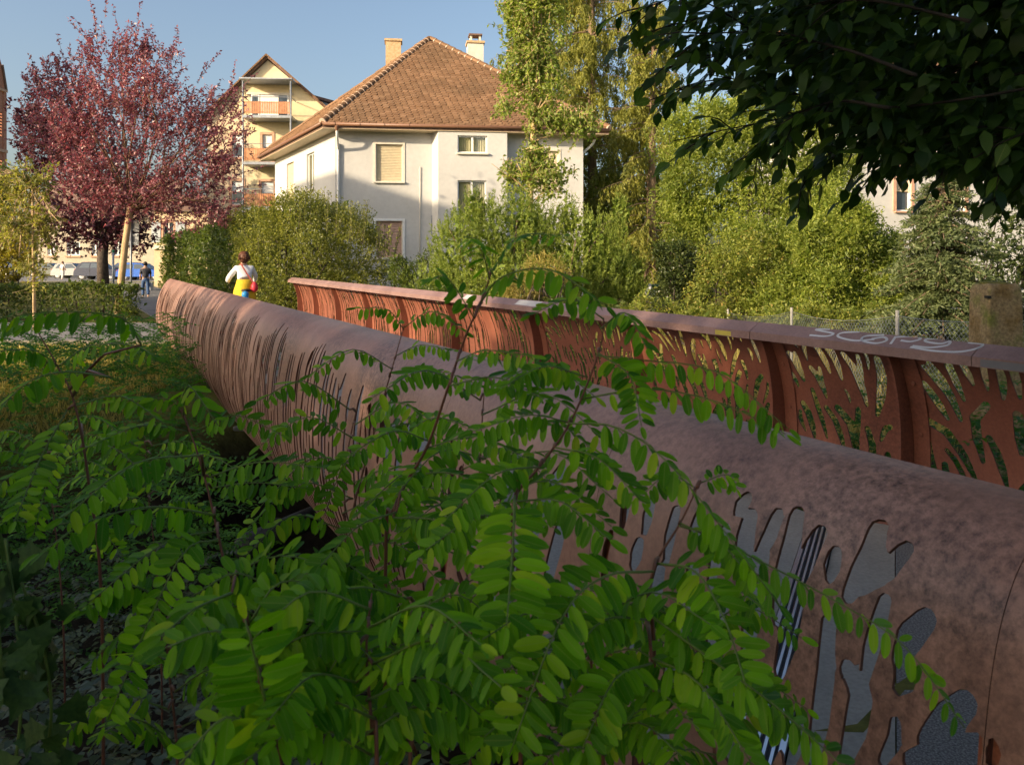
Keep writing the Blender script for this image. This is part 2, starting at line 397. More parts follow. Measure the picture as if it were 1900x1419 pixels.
class Env:
    """union of ellipsoid lobes with a lumpy outline"""
    def __init__(s, lobes, rng, lump=0.2):
        s.C = np.array([l[0] for l in lobes], float); s.R = np.array([l[1] for l in lobes], float)
        vol = s.R.prod(1)**(2/3); s.w = vol / vol.sum()
        s.k = rng.normal(size=(6, 3))*2.6; s.ph = rng.uniform(0, 6.28, 6); s.lump = lump
    def bump(s, d): return 1 + s.lump*np.sin(d @ s.k.T + s.ph).mean(1)*2.0
    def sample(s, rng, n, lo, hi, power=1.0, cull=0.72):
        out = []; outd = []; tot = 0
        while tot < n:
            m = int(n*1.5) + 50
            i = rng.choice(len(s.C), m, p=s.w); d = rdir(rng, m)
            r = lo + (hi - lo)*rng.random(m)**power
            p = s.C[i] + d*s.R[i]*(r*s.bump(d + i[:, None]*1.7))[:, None]
            q = np.sqrt((((p[:, None, :] - s.C[None])/s.R[None])**2).sum(2))
            q[np.arange(m), i] = 9
            ok = q.min(1) > min(cull, lo)
            out.append(p[ok]); outd.append(unit(d[ok]/s.R[i[ok]])); tot += ok.sum()
        return np.concatenate(out)[:n], np.concatenate(outd)[:n]

def twigs(fo, mb, rng, tips, dirs, tl, nl, L, W, droop=0.0, up=0.3, spread=0.9, var=(0.0, 1.0), tw=0.006, vb=None):
    """leafy twigs ending at tips; adds leaves to fo and thin tubes to mb"""
    n = len(tips)
    D = unit(dirs*0.8 + rng.normal(size=(n, 3))*0.45 + np.array((0, 0, up)))
    Lt = tl*rng.uniform(0.6, 1.3, n)
    base = tips - D*Lt[:, None]
    if mb is not None:
        for k in range(n):
            mb.tube([base[k], tips[k]], [tw, tw*0.5], 3, False)
    k = rng.integers(0, n, n*nl) if False else np.repeat(np.arange(n), nl)
    u = np.tile((np.arange(nl) + 0.5)/nl, n) + rng.uniform(-0.4, 0.4, n*nl)/nl
    P = base[k] + D[k]*(Lt[k]*u)[:, None] + rng.normal(size=(n*nl, 3))*tw
    ld = unit(D[k]*0.55 + rdir(rng, n*nl)*spread + np.array((0, 0, -droop)))
    N = unit(rdir(rng, n*nl)*0.8 + np.array((0, 0, 0.8)))
    v = rng.uniform(var[0], var[1], n*nl)
    if vb is not None: v = v*0.75 + np.repeat(vb, nl)*0.25
    fo.put(P, ld, N, L*rng.uniform(0.7, 1.25, n*nl), W*rng.uniform(0.75, 1.2, n*nl), v)

def limb(mb, rng, a, b, r0, r1, seg=6, k=6, sag=0.0, wob=0.06):
    a = np.asarray(a, float); b = np.asarray(b, float); L = np.linalg.norm(b - a)
    pts = []
    off = rng.normal(size=3)*wob*L
    for i in range(k):
        u = i/(k-1)
        pts.append(a + (b-a)*u + off*math.sin(u*math.pi) + np.array((0, 0, sag*L*math.sin(u*math.pi))) + (rng.normal(size=3)*0.012*L if 0 < i < k-1 else 0))
    mb.tube(pts, [r0 + (r1-r0)*(i/(k-1)) for i in range(k)], seg)
    return pts

def broad_tree(name, label, base, trunk, tr, lobes, ntw, nl, L, W, leafm, barkm, seed, tl=0.5, nlimb=16, inner=0.25, along=False, group=None, cat='tree', lump=0.22, droop=0.05, twig_tubes=True, up=0.3, lo=0.35, shoots=0, branchm=None):
    """trunk: list of points; lobes: crown ellipsoids"""
    rng = np.random.default_rng(seed)
    root = thing(name, base, label, cat, group)
    mb = MB(); m = len(trunk)
    mb.tube(trunk, [tr[0] + (tr[1]-tr[0])*i/(m-1) for i in range(m)], 10)
    mb.build('trunk', barkm, root, True)
    env = Env(lobes, rng, lump)
    br = MB(); top = np.asarray(trunk[-1], float)
    tips, dd = env.sample(rng, nlimb, 0.45, 0.8, cull=0.0)
    sub = []
    for p in tips:
        h = rng.uniform(0.86, 1.0); st = np.asarray(trunk[-2], float)*(1-h) + top*h
        if along:
            tk = np.array([np.asarray(trunk[i], float)*(1-u) + np.asarray(trunk[i+1], float)*u for i in range(m-1) for u in (0, .25, .5, .75)]); cost = np.linalg.norm(tk - p, axis=1) + 3*np.clip(tk[:, 2] - p[2] + 0.15, 0, 9); st = tk[np.argmin(cost)]
        pts = limb(br, rng, st, p, tr[1]*0.42, 0.012, 5, 6, 0.04)
        for _ in range(3):
            q = pts[rng.integers(2, 5)]; e = q + unit(p - st)*0.5*rng.uniform(0.5, 1.4) + rng.normal(size=3)*0.45*env.R.mean()/2.5
            limb(br, rng, q, e, 0.014, 0.006, 4, 4)
    fo = Foliage()
    tp, td = env.sample(rng, ntw, lo, 1.08, 0.55, 0.2)
    td = unit(unit(tp - top)*0.6 + td*0.4)
    vb = rng.random(ntw)
    twigs(fo, br if twig_tubes else None, rng, tp, td, tl, nl, L, W, droop, up=up, vb=vb)
    if shoots:
        sp_, sd_ = env.sample(rng, shoots, 0.92, 1.04, 1.0, 0.9)
        for a, dv in zip(sp_, unit(unit(sp_ - top)*0.8 + sd_*0.5 + np.array((0, 0, 0.35)) + rng.normal(size=sp_.shape)*0.25)):
            ln = rng.uniform(0.4, 1.0); b = a + dv*ln; br.tube([a, b], [0.007, 0.003], 3, False); nn = int(ln*26); u = rng.random(nn)
            fo.put(a + (b-a)*u[:, None], unit(dv*0.5 + rdir(rng, nn)*0.9), unit(rdir(rng, nn) + (0, 0, 0.7)), L*rng.uniform(0.7, 1.2, nn), W, rng.random(nn))
    br.build('branches', branchm or barkm, root, True)
    fo.build('crown', leafm, root)
    return root

def shell_bush(fo, rng, lobes, n_out, n_in, L, W, lump=0.2, up=0.3, Lin=2.2, zmin=None, spread=0.8, nl=5, tl=0.25, var=(0.0, 1.0)):
    env = Env(lobes, rng, lump)
    tp, td = env.sample(rng, n_out, 0.78, 1.06, 0.8)
    if zmin is not None: k = tp[:, 2] > zmin; tp, td = tp[k], td[k]
    twigs(fo, None, rng, tp, td, tl, nl, L, W, 0.05, up, spread, var, vb=rng.random(len(tp)))
    p, d = env.sample(rng, n_in, 0.35, 0.76, 1.0)
    if zmin is not None: k = p[:, 2] > zmin; p, d = p[k], d[k]
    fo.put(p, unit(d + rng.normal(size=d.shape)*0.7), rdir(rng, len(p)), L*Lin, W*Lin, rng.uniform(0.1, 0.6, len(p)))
    return env

# ------------------------------------------------------------------ ground, road, path, water channel
CT, CW, CD = 6.4, 4.6, 2.0      # channel under the bridge: centre and half width along t, depth
def smooth(a): a = np.clip(a, 0, 1); return a*a*(3-2*a)
def ground_z(X, Y):
    X = np.asarray(X, float); Y = np.asarray(Y, float)
    t = -0.478*X + 0.878*Y; n = 0.878*X + 0.478*Y
    c = smooth((1 - np.abs(t - CT - 0.25*np.sin(n*0.35))/CW)*1.7)
    fade = smooth((26 - np.abs(n - 3))/8)
    cd = np.interp(n, [-2, 1.1, 1.7, 4.4, 5.4], [0.8, 1.0, 2.0, 2.0, 0.3])
    z = -cd*c*fade
    z = z - 0.35*smooth((n - 5.0)/2.5)*smooth((24 - t)/6)          # garden lies a little lower
    z = z - 0.25*smooth((Y - 30)/25)
    z = z + 0.05*np.sin(X*0.9 + 1.3)*np.sin(Y*0.7)*smooth((np.abs(n - 3) - 2.2)/2)*smooth((16 - Y)/3)
    flat = (n > 1.4) & (n < 4.7)
    z = np.where(flat & ((t < 1.9) | (t > 11)), np.minimum(z, -0.12), z)
    road = smooth((Y - 14.6)/1.0)*smooth((-4.0 - X)/2.0)
    z = z*(1 - road*(Y < 30)) + (-0.06)*road*(Y < 30)
    return z
ax1 = np.concatenate([[-900, -400, -200, -120, -80, -60, -48, -40], np.arange(-34, -14, 1.0), np.arange(-14, 14, 0.3), np.arange(14, 34, 1.0), [38, 48, 60, 90, 140, 250, 500, 900]])
ay1 = np.concatenate([[-300, -150, -80, -50, -30, -20, -14, -10, -7, -5], np.arange(-4, 20, 0.3), np.arange(20, 42, 0.7), [44, 48, 54, 62, 75, 95, 130, 200, 350, 700, 1400]])
GX, GY = np.meshgrid(ax1, ay1)
GZ = ground_z(GX, GY)
nx, ny = len(ax1), len(ay1)
ii = np.arange(nx*ny).reshape(ny, nx)
GF = np.stack([ii[:-1, :-1], ii[:-1, 1:], ii[1:, 1:], ii[1:, :-1]], -1).reshape(-1, 4)
def ground_material():
    m, nt, p = _mat('ground_grass_and_soil')
    f = _noise(nt, 0.5, 6, 0.65, obj=False); f2 = _noise(nt, 9.0, 5, 0.7, obj=False)
    grass = _ramp(nt, f, [(0.3, (0.07, 0.085, 0.02)), (0.5, (0.15, 0.14, 0.04)), (0.7, (0.27, 0.22, 0.085))])
    grass = _mix(nt, 1.0, grass, _ramp(nt, f2, [(0.3, (0.6, 0.6, 0.6)), (0.7, (1.3, 1.3, 1.25))]), 'MULTIPLY')
    g = nt.nodes.new('ShaderNodeNewGeometry'); sp = nt.nodes.new('ShaderNodeSeparateXYZ')
    nt.links.new(g.outputs['Position'], sp.inputs[0])
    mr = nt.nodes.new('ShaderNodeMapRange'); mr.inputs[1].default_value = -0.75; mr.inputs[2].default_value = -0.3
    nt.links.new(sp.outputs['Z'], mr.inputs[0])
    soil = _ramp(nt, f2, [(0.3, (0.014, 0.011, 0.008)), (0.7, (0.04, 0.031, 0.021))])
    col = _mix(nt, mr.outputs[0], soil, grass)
    nt.links.new(col, p.inputs['Base Color']); p.inputs['Roughness'].default_value = 0.95; p.inputs['Specular IOR Level'].default_value = 0.1
    b = nt.nodes.new('ShaderNodeBump'); b.inputs['Strength'].default_value = 0.6; b.inputs['Distance'].default_value = 0.04
    nt.links.new(f2, b.inputs['Height']); nt.links.new(b.outputs[0], p.inputs['Normal'])
    return m
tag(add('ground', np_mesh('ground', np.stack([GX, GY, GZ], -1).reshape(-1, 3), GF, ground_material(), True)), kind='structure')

def strip(name, mat, poly, z, cells=None):
    mb = MB(); mb.prism([(p[0], p[1], z - 0.25) for p in poly], (0, 0, 0.25))
    return tag(mb.build(name, mat), kind='structure')
# road that crosses on the far bank, in front of the low hedge, and the path that leads away past the tall hedge
pa = TN(19.7, 1.55)[:2]; pb = TN(19.7, 4.55)[:2]
strip('road', M['road'], [(-60, 15.9), (-6.3, 15.9), tuple(pa), tuple(pb), tuple(TN(22.2, 4.6)[:2]), (-9.0, 21.2), (-60, 21.0)], -0.012)
strip('path', M['asphalt'], [tuple(TN(21.6, 1.9)[:2]), tuple(TN(21.6, 4.4)[:2]), tuple(TN(62, 3.4)[:2]), tuple(TN(62, 0.6)[:2])], -0.02)
strip('street', M['road'], [(-90, 62), (-14, 66), (-14, 84), (-90, 80)], -0.20)
# kerb stones on the near side of the road
for k in range(16):
    mb = MB(); mb.box((-7.0 - k*1.01, 15.86, 0.0), (1.0, 0.13, 0.16)); o = mb.build('kerb', M['concrete'], None, bevel=0.01)
    tag(o, kind='structure')

# ------------------------------------------------------------------ bridge: deck, joint, abutments
deck = thing('bridge_deck', TN(10, 3, 0), 'grey concrete footbridge deck between the rusted steel parapets', 'bridge deck')
JN = unit(np.array((0.44, 0.9, 0.0)))                       # oblique end of the bridge
J0 = np.array((0.87, 2.75, 0.0))
def on_joint(n):                                            # point of the joint line at distance n from the camera axis
    # J0 + s*JN, with normal coordinate n
    a = np.array((0.878, 0.478, 0)); s = (n - J0 @ a)/(JN @ a); return J0 + s*JN
JP = unit(np.array((-JN[1], JN[0], 0.0)))                   # towards the bridge
A_ = on_joint(1.74) + JP*0.09; B_ = on_joint(4.4) + JP*0.09
e1 = TN(19.7, 1.74); e2 = TN(19.7, 4.4)
mid1 = [A_ + (e1 - A_)*k/6 for k in range(7)]; mid2 = [B_ + (e2 - B_)*k/6 for k in range(7)]
for k in range(6):
    g = 0.004
    a, b, c, d = mid1[k] + (mid1[k+1]-mid1[k])*g*0.3, mid2[k] + (mid2[k+1]-mid2[k])*g*0.3, mid2[k+1] - (mid2[k+1]-mid2[k])*g*0.3, mid1[k+1] - (mid1[k+1]-mid1[k])*g*0.3
    mb = MB(); mb.prism([p + np.array((0, 0, -0.34)) for p in (a, b, c, d)], (0, 0, 0.34)); mb.build('deck_slab', M['deck'], deck)
# stainless steel expansion joint with parallel bars
a0 = on_joint(1.74); b0 = on_joint(4.4)
ex = unit(b0 - a0); Lj = np.linalg.norm(b0 - a0)
mb = MB(); mb.box((a0+b0)/2 + JP*0.0 + np.array((0, 0, -0.03)), (Lj, 0.165, 0.05), (ex, JP, (0, 0, 1))); mb.build('joint_tray', M['black'], deck)
for k in range(6):
    w = 0.022 if k in (0, 5) else 0.011
    mb = MB(); mb.box((a0+b0)/2 + JP*(-0.072 + k*0.0288) + np.array((0, 0, 0.003)), (Lj, w, 0.03), (ex, JP, (0, 0, 1))); mb.build('joint_bar', M['steel'], deck)
c0 = a0 - JP*0.09; c1 = b0 - JP*0.09
mb = MB(); mb.prism([p + np.array((0, 0, -0.3)) for p in (c0 - JP*0.34, c1 - JP*0.34, c1, c0)], (0, 0, 0.296)); mb.build('end_strip', M['deck'], deck)
q0 = c0 - JP*0.345; q1 = c1 - JP*0.345
strip('pavement', M['pebble_asphalt'], [tuple(q0[:2]), tuple(TN(-9, 1.5)[:2]), tuple(TN(-9, 4.5)[:2]), tuple(q1[:2])], -0.008)
ab = thing('abutment', TN(11.8, 3, -2), 'dark stained concrete abutment under the far end of the bridge', 'abutment')
mb = MB(); mb.prism([TN(10.6, 1.75, -2.6), TN(10.6, 4.35, -2.6), TN(19, 4.35, -2.6), TN(19, 1.75, -2.6)], (0, 0, 2.24)); mb.build('wall', surf('pale_old_concrete', (0.34, 0.30, 0.27), (0.50, 0.46, 0.42), 1.2, 0.9, 0.4, 18, fine=(20, 0.75, 1.2)), ab)
mb = MB(); mb.prism([TN(10.3, 1.62, -0.68), TN(10.3, 4.45, -0.68), TN(11.5, 4.45, -0.68), TN(11.5, 1.62, -0.68)], (0, 0, 0.3)); mb.build('bearing_ledge', M['concrete'], ab, bevel=0.02)
ab2 = thing('abutment', TN(2.2, 3, -2), 'shadowed concrete abutment under the near end of the bridge', 'abutment')
mb = MB(); mb.prism([TN(-2, 1.75, -2.6), TN(-2, 4.35, -2.6), TN(2.0, 4.35, -2.6), TN(2.0, 1.75, -2.6)], (0, 0, 2.24)); mb.build('wall', M['concrete'], ab2)
pp = thing('drain_pipe', TN(7.2, 1.2, -1), 'black iron pipe crossing the ditch below the near parapet', 'pipe')
mb = MB(); a = PX(455, 1015, 6.0); b = PX(590, 955, 7.4); mb.tube([a, b, b + (b-a)*0.5], 0.10, 16); mb.build('pipe', surf('tarred_iron', (0.02, 0.02, 0.022), (0.06, 0.06, 0.062), 10, 0.6, 0.5, 60), pp, True)
mb = MB(); d_ = unit(b - a); mb.tube([a + d_*0.5, a + d_*0.56], 0.125, 16); mb.build('collar', M['black'], pp)

# ------------------------------------------------------------------ parapets of weathering steel
def _table(pts):
    p = np.array(pts); P = [2*p[0]-p[1]] + list(p) + [2*p[-1]-p[-2]]; out = []
    for i in range(1, len(P)-2):
        for k in range(24):
            u = k/24; a, b, c, d = P[i-1], P[i], P[i+1], P[i+2]; out.append(0.5*((2*b) + (c-a)*u + (2*a-5*b+4*c-d)*u*u + (3*b-3*c+d-a)*u**3))
    out = np.array(out + [p[-1]]); q = np.concatenate([[0], np.cumsum(np.linalg.norm(np.diff(out, axis=0), axis=1))]); return q/q[-1], out, q[-1]
SGA, TA, LA = _table([(1.683, 1.266), (1.60, 1.19), (1.50, 1.02), (1.42, 0.76), (1.39, 0.46), (1.42, 0.18), (1.53, -0.10), (1.64, -0.28)])   # far end of the skin
SGB, TB, LB = _table([(1.683, 1.266), (1.61, 1.258), (1.53, 1.225), (1.455, 1.15), (1.40, 1.02), (1.365, 0.8), (1.355, 0.5), (1.39, 0.2), (1.50, -0.10), (1.62, -0.28)])   # near end, rolled over
PL = 1.75
NSUM = 1.683 + 4.43
def prof(s, side, t=20.0):
    g = np.clip(np.asarray(s, float)/PL, 0, 1); b = smooth((np.asarray(t, float) - 5.0)/9.0)
    n = np.interp(g, SGA, TA[:, 0])*b + np.interp(g, SGB, TB[:, 0])*(1-b); z = np.interp(g, SGA, TA[:, 1])*b + np.interp(g, SGB, TB[:, 1])*(1-b)
    return (n, z) if side == 'near' else (NSUM - np.interp(g, SGA, TA[:, 0]), np.interp(g, SGA, TA[:, 1]))
def n_at(z, side, t):
    g = np.linspace(0, PL, 300); n, zz = prof(g, side, np.full(300, t)); return np.interp(z, zz[::-1], n[::-1])
def uv_px(x, y):                      # photograph pixel -> (t, s) on the near skin
    k = (y - HZ)/(x - 161.0)
    t = 2.0
    for _ in range(6):
        s = np.linspace(0, PL, 400); n, z = prof(s, 'near', np.full(400, t))
        sv = float(np.interp(k, (CAMH - z)/(1.138*n), s)); n, z = prof(sv, 'near', t)
        d = FPX*(CAMH - z)/(y - HZ); t = float((d - 0.478*n)/0.878)
    return np.array((t, sv)), d

def skin_panel(name, parent, t0, t1, side, holes, du, dv, mat, s0=0.0, s1=None, thick=0.008):
    s1 = PL if s1 is None else s1
    nu = max(4, int(round((t1-t0)/du))); nv = max(8, int(round((s1-s0)/dv)))
    tu = np.linspace(t0, t1, nu+1); sv = np.linspace(s0, s1, nv+1)
    T, S = np.meshgrid(tu, sv, indexing='ij')
    F = np.full(T.shape, 1.0)
    for pts, rad in holes:
        pts = np.asarray(pts, float); rm = max(rad) + max(du, dv)*2
        i0, i1 = np.searchsorted(tu, (pts[:, 0].min()-rm, pts[:, 0].max()+rm)); j0, j1 = np.searchsorted(sv, (pts[:, 1].min()-rm, pts[:, 1].max()+rm))
        if i1 <= i0 or j1 <= j0: continue
        tt = T[i0:i1, j0:j1]; ss = S[i0:i1, j0:j1]; best = np.full(tt.shape, 1.0)
        for a, b, ra, rb in zip(pts[:-1], pts[1:], rad[:-1], rad[1:]):
            ab = b - a; L2 = ab @ ab + 1e-9
            h = np.clip(((tt-a[0])*ab[0] + (ss-a[1])*ab[1])/L2, 0, 1)
            best = np.minimum(best, np.hypot(tt-a[0]-h*ab[0], ss-a[1]-h*ab[1]) - (ra + (rb-ra)*h))
        F[i0:i1, j0:j1] = np.minimum(F[i0:i1, j0:j1], best)
    F[0, :] = np.maximum(F[0, :], 0.004); F[-1, :] = np.maximum(F[-1, :], 0.004); F[:, 0] = np.maximum(F[:, 0], 0.004); F[:, -1] = np.maximum(F[:, -1], 0.004)
    F = np.where(np.abs(F) < 1e-4, 1e-4, F)
    f = F.ravel(); idx = np.arange(f.size).reshape(F.shape)
    a, b, c, d = idx[:-1, :-1].ravel(), idx[1:, :-1].ravel(), idx[1:, 1:].ravel(), idx[:-1, 1:].ravel()
    ins = f > 0
    cnt4 = ins[a].astype(int) + ins[b] + ins[c] + ins[d]
    full = cnt4 == 4
    quads = [np.stack([a, b, c, d], 1)[full]]
    part = (cnt4 > 0) & ~full
    tri = np.concatenate([np.stack([a, b, c], 1)[part], np.stack([a, c, d], 1)[part]])
    ci = ins[tri].sum(1)
    tris = [tri[ci == 3]]
    edges = {}
    newv = []
    P2 = np.stack([T.ravel(), S.ravel()], 1)
    base = len(P2)
    def cut(i, j):
        key = (i, j) if i < j else (j, i)
        if key not in edges:
            w = f[i]/(f[i]-f[j]); edges[key] = base + len(newv); newv.append(P2[i] + (P2[j]-P2[i])*w)
        return edges[key]
    t3 = []; q4 = []
    for t_, c_ in zip(tri[(ci == 1) | (ci == 2)].tolist(), ci[(ci == 1) | (ci == 2)].tolist()):
        while ins[t_[0]] == (c_ == 2): t_ = t_[1:] + t_[:1]
        if c_ == 1: t3.append((t_[0], cut(t_[0], t_[1]), cut(t_[0], t_[2])))
        else: q4.append((t_[1], t_[2], cut(t_[2], t_[0]), cut(t_[1], t_[0])))
    if newv: P2 = np.concatenate([P2, np.array(newv)])
    if t3: tris.append(np.array(t3))
    if q4: quads.append(np.array(q4))
    Q = np.concatenate(quads); R = np.concatenate(tris)
    used = np.unique(np.concatenate([Q.ravel(), R.ravel()])); rm = np.full(len(P2), -1); rm[used] = np.arange(len(used))
    P2 = P2[used]; Q = rm[Q]; R = rm[R]
    n, z = prof(P2[:, 1], side, P2[:, 0])
    V = np.stack([0.878*n - 0.478*P2[:, 0], 0.478*n + 0.878*P2[:, 0], z], 1)
    if side == 'near': Q = Q[:, ::-1]; R = R[:, ::-1]
    o = add(name, np_mesh(name, V, [Q, R], mat, True), parent)
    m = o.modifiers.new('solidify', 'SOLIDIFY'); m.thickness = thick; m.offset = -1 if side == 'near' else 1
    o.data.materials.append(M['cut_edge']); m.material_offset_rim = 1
    es = o.modifiers.new('edge', 'EDGE_SPLIT'); es.split_angle = math.radians(40)
    return o

def hw(t): return float(np.interp(t, [0, 3.0, 4.5, 6, 8, 11, 15, 20], [0.042, 0.036, 0.030, 0.027, 0.025, 0.028, 0.034, 0.038]))
def hwf(t): return float(np.interp(t, [0, 4.2, 4.4, 5.9, 6.1, 8, 11, 20], [0.036, 0.034, 0.028, 0.025, 0.023, 0.02, 0.018, 0.018]))
def reed_holes(rng, t0, t1, side):
    """bunches of slits that rise from the foot and fan out towards the top"""
    H = []
    marg = 0.06 if side == 'near' else 0.12*(t1-t0)
    t = t0 + marg
    top_c = None
    while t < t1 - marg:
        w = hw(t) if side == 'near' else hwf(t); ph = (t*1.9) % 1.0
        lean = -0.14*(0.4 + 1.2*ph) if side == 'near' else 0.16*(0.3 + rng.random())
        lim = PL*(np.interp(t, [3, 6, 9], [0.20, 0.13, 0.09]) + 0.11*abs(math.sin(t*2.3))) if side == 'near' else PL*(0.07 + 0.1*rng.random())
        s = PL*rng.uniform(0.9, 0.99)
        while s > lim + 0.08:
            L = rng.uniform(0.35, 1.0) if side == 'near' else rng.uniform(5, 14)*w*1.6 + 0.10 + 0.2*rng.random()
            e = max(s - L, lim)
            if s - e > 0.05:
                k = 5; ss = np.linspace(s, e, k)
                off = lean*(1 - ss/PL)**1.3
                wob = rng.normal(0, w*0.5); pts = np.stack([t + off + wob*np.sin(np.linspace(0, 3.1, k)), ss], 1)
                m = rng.uniform(0.5, 1.15)
                rad = [w*m*q for q in (0.35, 0.9, 1.0, 0.8, 0.55)]
                H.append((pts, rad))
                if rng.random() < 0.35:      # side branch
                    a = pts[2]; sg = rng.choice([-1, 1])
                    H.append((np.array([a, a + (sg*w*1.8, -w*2.6), a + (sg*w*2.4, -w*5)]), [w*0.7, w*0.7, w*0.45]))
            s = e - rng.uniform(0.03, 0.09)
        t += w*(rng.uniform(2.5, 3.7) if side == 'near' else rng.uniform(2.1, 3.1)) + 0.005
        if rng.random() < 0.08: t += rng.uniform(0.08, 0.22)
    return H

def root_holes(rng, t0, t1, side, r, tries, lim, ang, clear=0.010, ex=()):
    """dart throwing: curved fingers that never touch, like roots or flames"""
    H = []; pts_all = np.zeros((0, 3))
    for p, rad in ex:
        q = np.concatenate([np.linspace(a, b, 8) for a, b in zip(p[:-1], p[1:])]); pts_all = np.concatenate([pts_all, np.column_stack([q, np.full(len(q), max(rad))])])
    for k in range(tries):
        shrink = 1.0 if k < tries*0.35 else (0.75 if k < tries*0.7 else 0.5)
        rr = r*shrink*rng.uniform(0.8, 1.2); L = rr*rng.uniform(6, 16); c = np.array((rng.uniform(t0, t1), rng.uniform(lim, PL*0.97)))
        fan = ang*(2*(c[0]-t0)/(t1-t0) - 1)*0.8 + rng.normal(0, 0.3)*abs(ang) + (0.12 if side == 'far' else -0.16)
        d0 = np.array((math.sin(fan), -math.cos(fan))); bend = rng.normal(0, 0.35); d1 = np.array((math.sin(fan + bend), -math.cos(fan + bend)))
        P = [c - d0*L*0.5, c - d0*L*0.15, c + (d0+d1)*0.5*L*0.2, c + d1*L*0.5]; rad = [rr*0.45, rr*0.95, rr, rr*0.8]
        if rng.random() < 0.35:                                # forked finger
            f2_ = fan + rng.choice([-1, 1])*rng.uniform(0.45, 0.8); e = P[2] + np.array((math.sin(f2_), -math.cos(f2_)))*L*0.32; fork = [P[1], (P[1]+e)/2, e]
        else: fork = None
        q = np.concatenate([np.linspace(a, b, 6) for a, b in zip(P[:-1], P[1:])] + ([np.linspace(fork[0], fork[2], 6)] if fork else []))
        if q[:, 0].min() < t0 + rr or q[:, 0].max() > t1 - rr or q[:, 1].min() < lim or q[:, 1].max() > PL*0.985: continue
        if len(pts_all):
            dd = np.hypot(q[:, None, 0] - pts_all[None, :, 0], q[:, None, 1] - pts_all[None, :, 1]) - pts_all[None, :, 2] - rr
            if dd.min() < clear: continue
        pts_all = np.concatenate([pts_all, np.column_stack([q, np.full(len(q), rr)])])
        H.append((np.array(P), rad))
        if fork: H.append((np.array(fork), [rr*0.7, rr*0.75, rr*0.6]))
    return H

RIBS = [-2.2, -0.6, 0.8, 2.0, 3.2, 4.26, 5.95, 7.85, 10.2, 12.2, 14.1, 16.1, 17.9, 19.45]
near_p = thing('steel_parapet', TN(9, 1.7, 0), 'curved purple-brown weathered steel parapet cut with reed shapes, in front', 'parapet', 'rusted steel bridge parapets')
far_p = thing('steel_parapet', TN(9, 4.4, 0), 'orange-red rusted steel parapet with ribs and handrail on the far side of the deck', 'parapet', 'rusted steel bridge parapets')

# holes of the nearest part of the near skin, read off the photograph (pixel polylines and half width in pixels)
TR = [([(1388, 927), (1372, 950)], 9), ([(1395, 962), (1386, 1005), (1376, 1050)], 12), ([(1446, 957), (1432, 995), (1402, 1052)], 9),
      ([(1482, 957), (1474, 1005), (1458, 1065), (1446, 1150)], 11), ([(1524, 992), (1500, 1040), (1474, 1090), (1462, 1125)], 11),
      ([(1553, 1029), (1544, 1072)], 10), ([(1633, 984), (1622, 1025), (1600, 1070), (1578, 1105)], 13), ([(1683, 1022), (1650, 1058), (1606, 1092)], 11),
      ([(1646, 1114), (1636, 1150), (1620, 1205), (1608, 1262)], 9), ([(1722, 1150), (1692, 1182), (1672, 1224)], 14),
      ([(1692, 1243), (1672, 1276)], 12), ([(1796, 1303), (1762, 1334), (1722, 1370)], 15), ([(1835, 1388), (1765, 1396), (1695, 1412)], 17),
      ([(1578, 1243), (1602, 1290), (1592, 1345), (1574, 1402)], 13), ([(1666, 1338), (1664, 1372), (1640, 1412)], 8),
      ([(1542, 1155), (1536, 1250), (1526, 1330), (1512, 1416)], 11), ([(1482, 1115), (1466, 1185), (1450, 1245)], 12),
      ([(1440, 1312), (1428, 1360), (1418, 1412)], 17), ([(1486, 1335), (1474, 1380), (1466, 1416)], 12), ([(1408, 1100), (1396, 1160), (1388, 1220)], 11),
      ([(1424, 1032), (1416, 1070)], 7), ([(1350, 985), (1334, 1030), (1322, 1085)], 9), ([(1300, 960), (1288, 1010)], 8), ([(1258, 950), (1246, 1000), (1240, 1040)], 8),
      ([(1212, 935), (1200, 985)], 8), ([(1345, 1110), (1330, 1180), (1322, 1240)], 12), ([(1290, 1060), (1276, 1130), (1270, 1190)], 11), ([(1228, 1060), (1216, 1130)], 10),
      ([(1380, 1260), (1366, 1340), (1358, 1400)], 14), ([(1318, 1280), (1306, 1350)], 14), ([(1190, 1010), (1178, 1050)], 9), ([(1168, 925), (1158, 975)], 7), ([(1255, 1210), (1244, 1290)], 12)]
traced = []
for pl, r in TR:
    q = [uv_px(*p) for p in pl]; pts = np.array([a for a, _ in q]); dm = np.mean([d for _, d in q])
    rr = r/FPX*dm*1.9
    if len(pts) == 2: pts = np.array([pts[0], pts.mean(0), pts[1]])
    k = len(pts); rad = [rr*(0.8 if i == 0 else 1.0 if i < k-1 else 0.6) for i in range(k)]
    traced.append((pts, rad))
tmax = max(p[:, 0].max() for p, _ in traced)
rng = np.random.default_rng(11)
for i in range(len(RIBS)-1):
    t0, t1 = RIBS[i] + 0.0008, RIBS[i+1] - 0.0008
    w = hw((t0+t1)/2); du = 0.0125; dv = 0.015 if t1 < 6 else 0.03
    H = list(traced)
    if t1 > 4.5: H += reed_holes(rng, t0, t1, 'near')
    elif t1 > 1.0: H += root_holes(rng, t0 + 0.03, t1 - 0.03, 'near', w*0.9, 1400, PL*0.22, 0.25, 0.012, [h for h in traced if h[0][:, 0].max() > t0 - 0.2 and h[0][:, 0].min() < t1 + 0.2])
    skin_panel('panel', near_p, t0, t1, 'near', H, du, dv, M['corten_out'], thick=0.008)
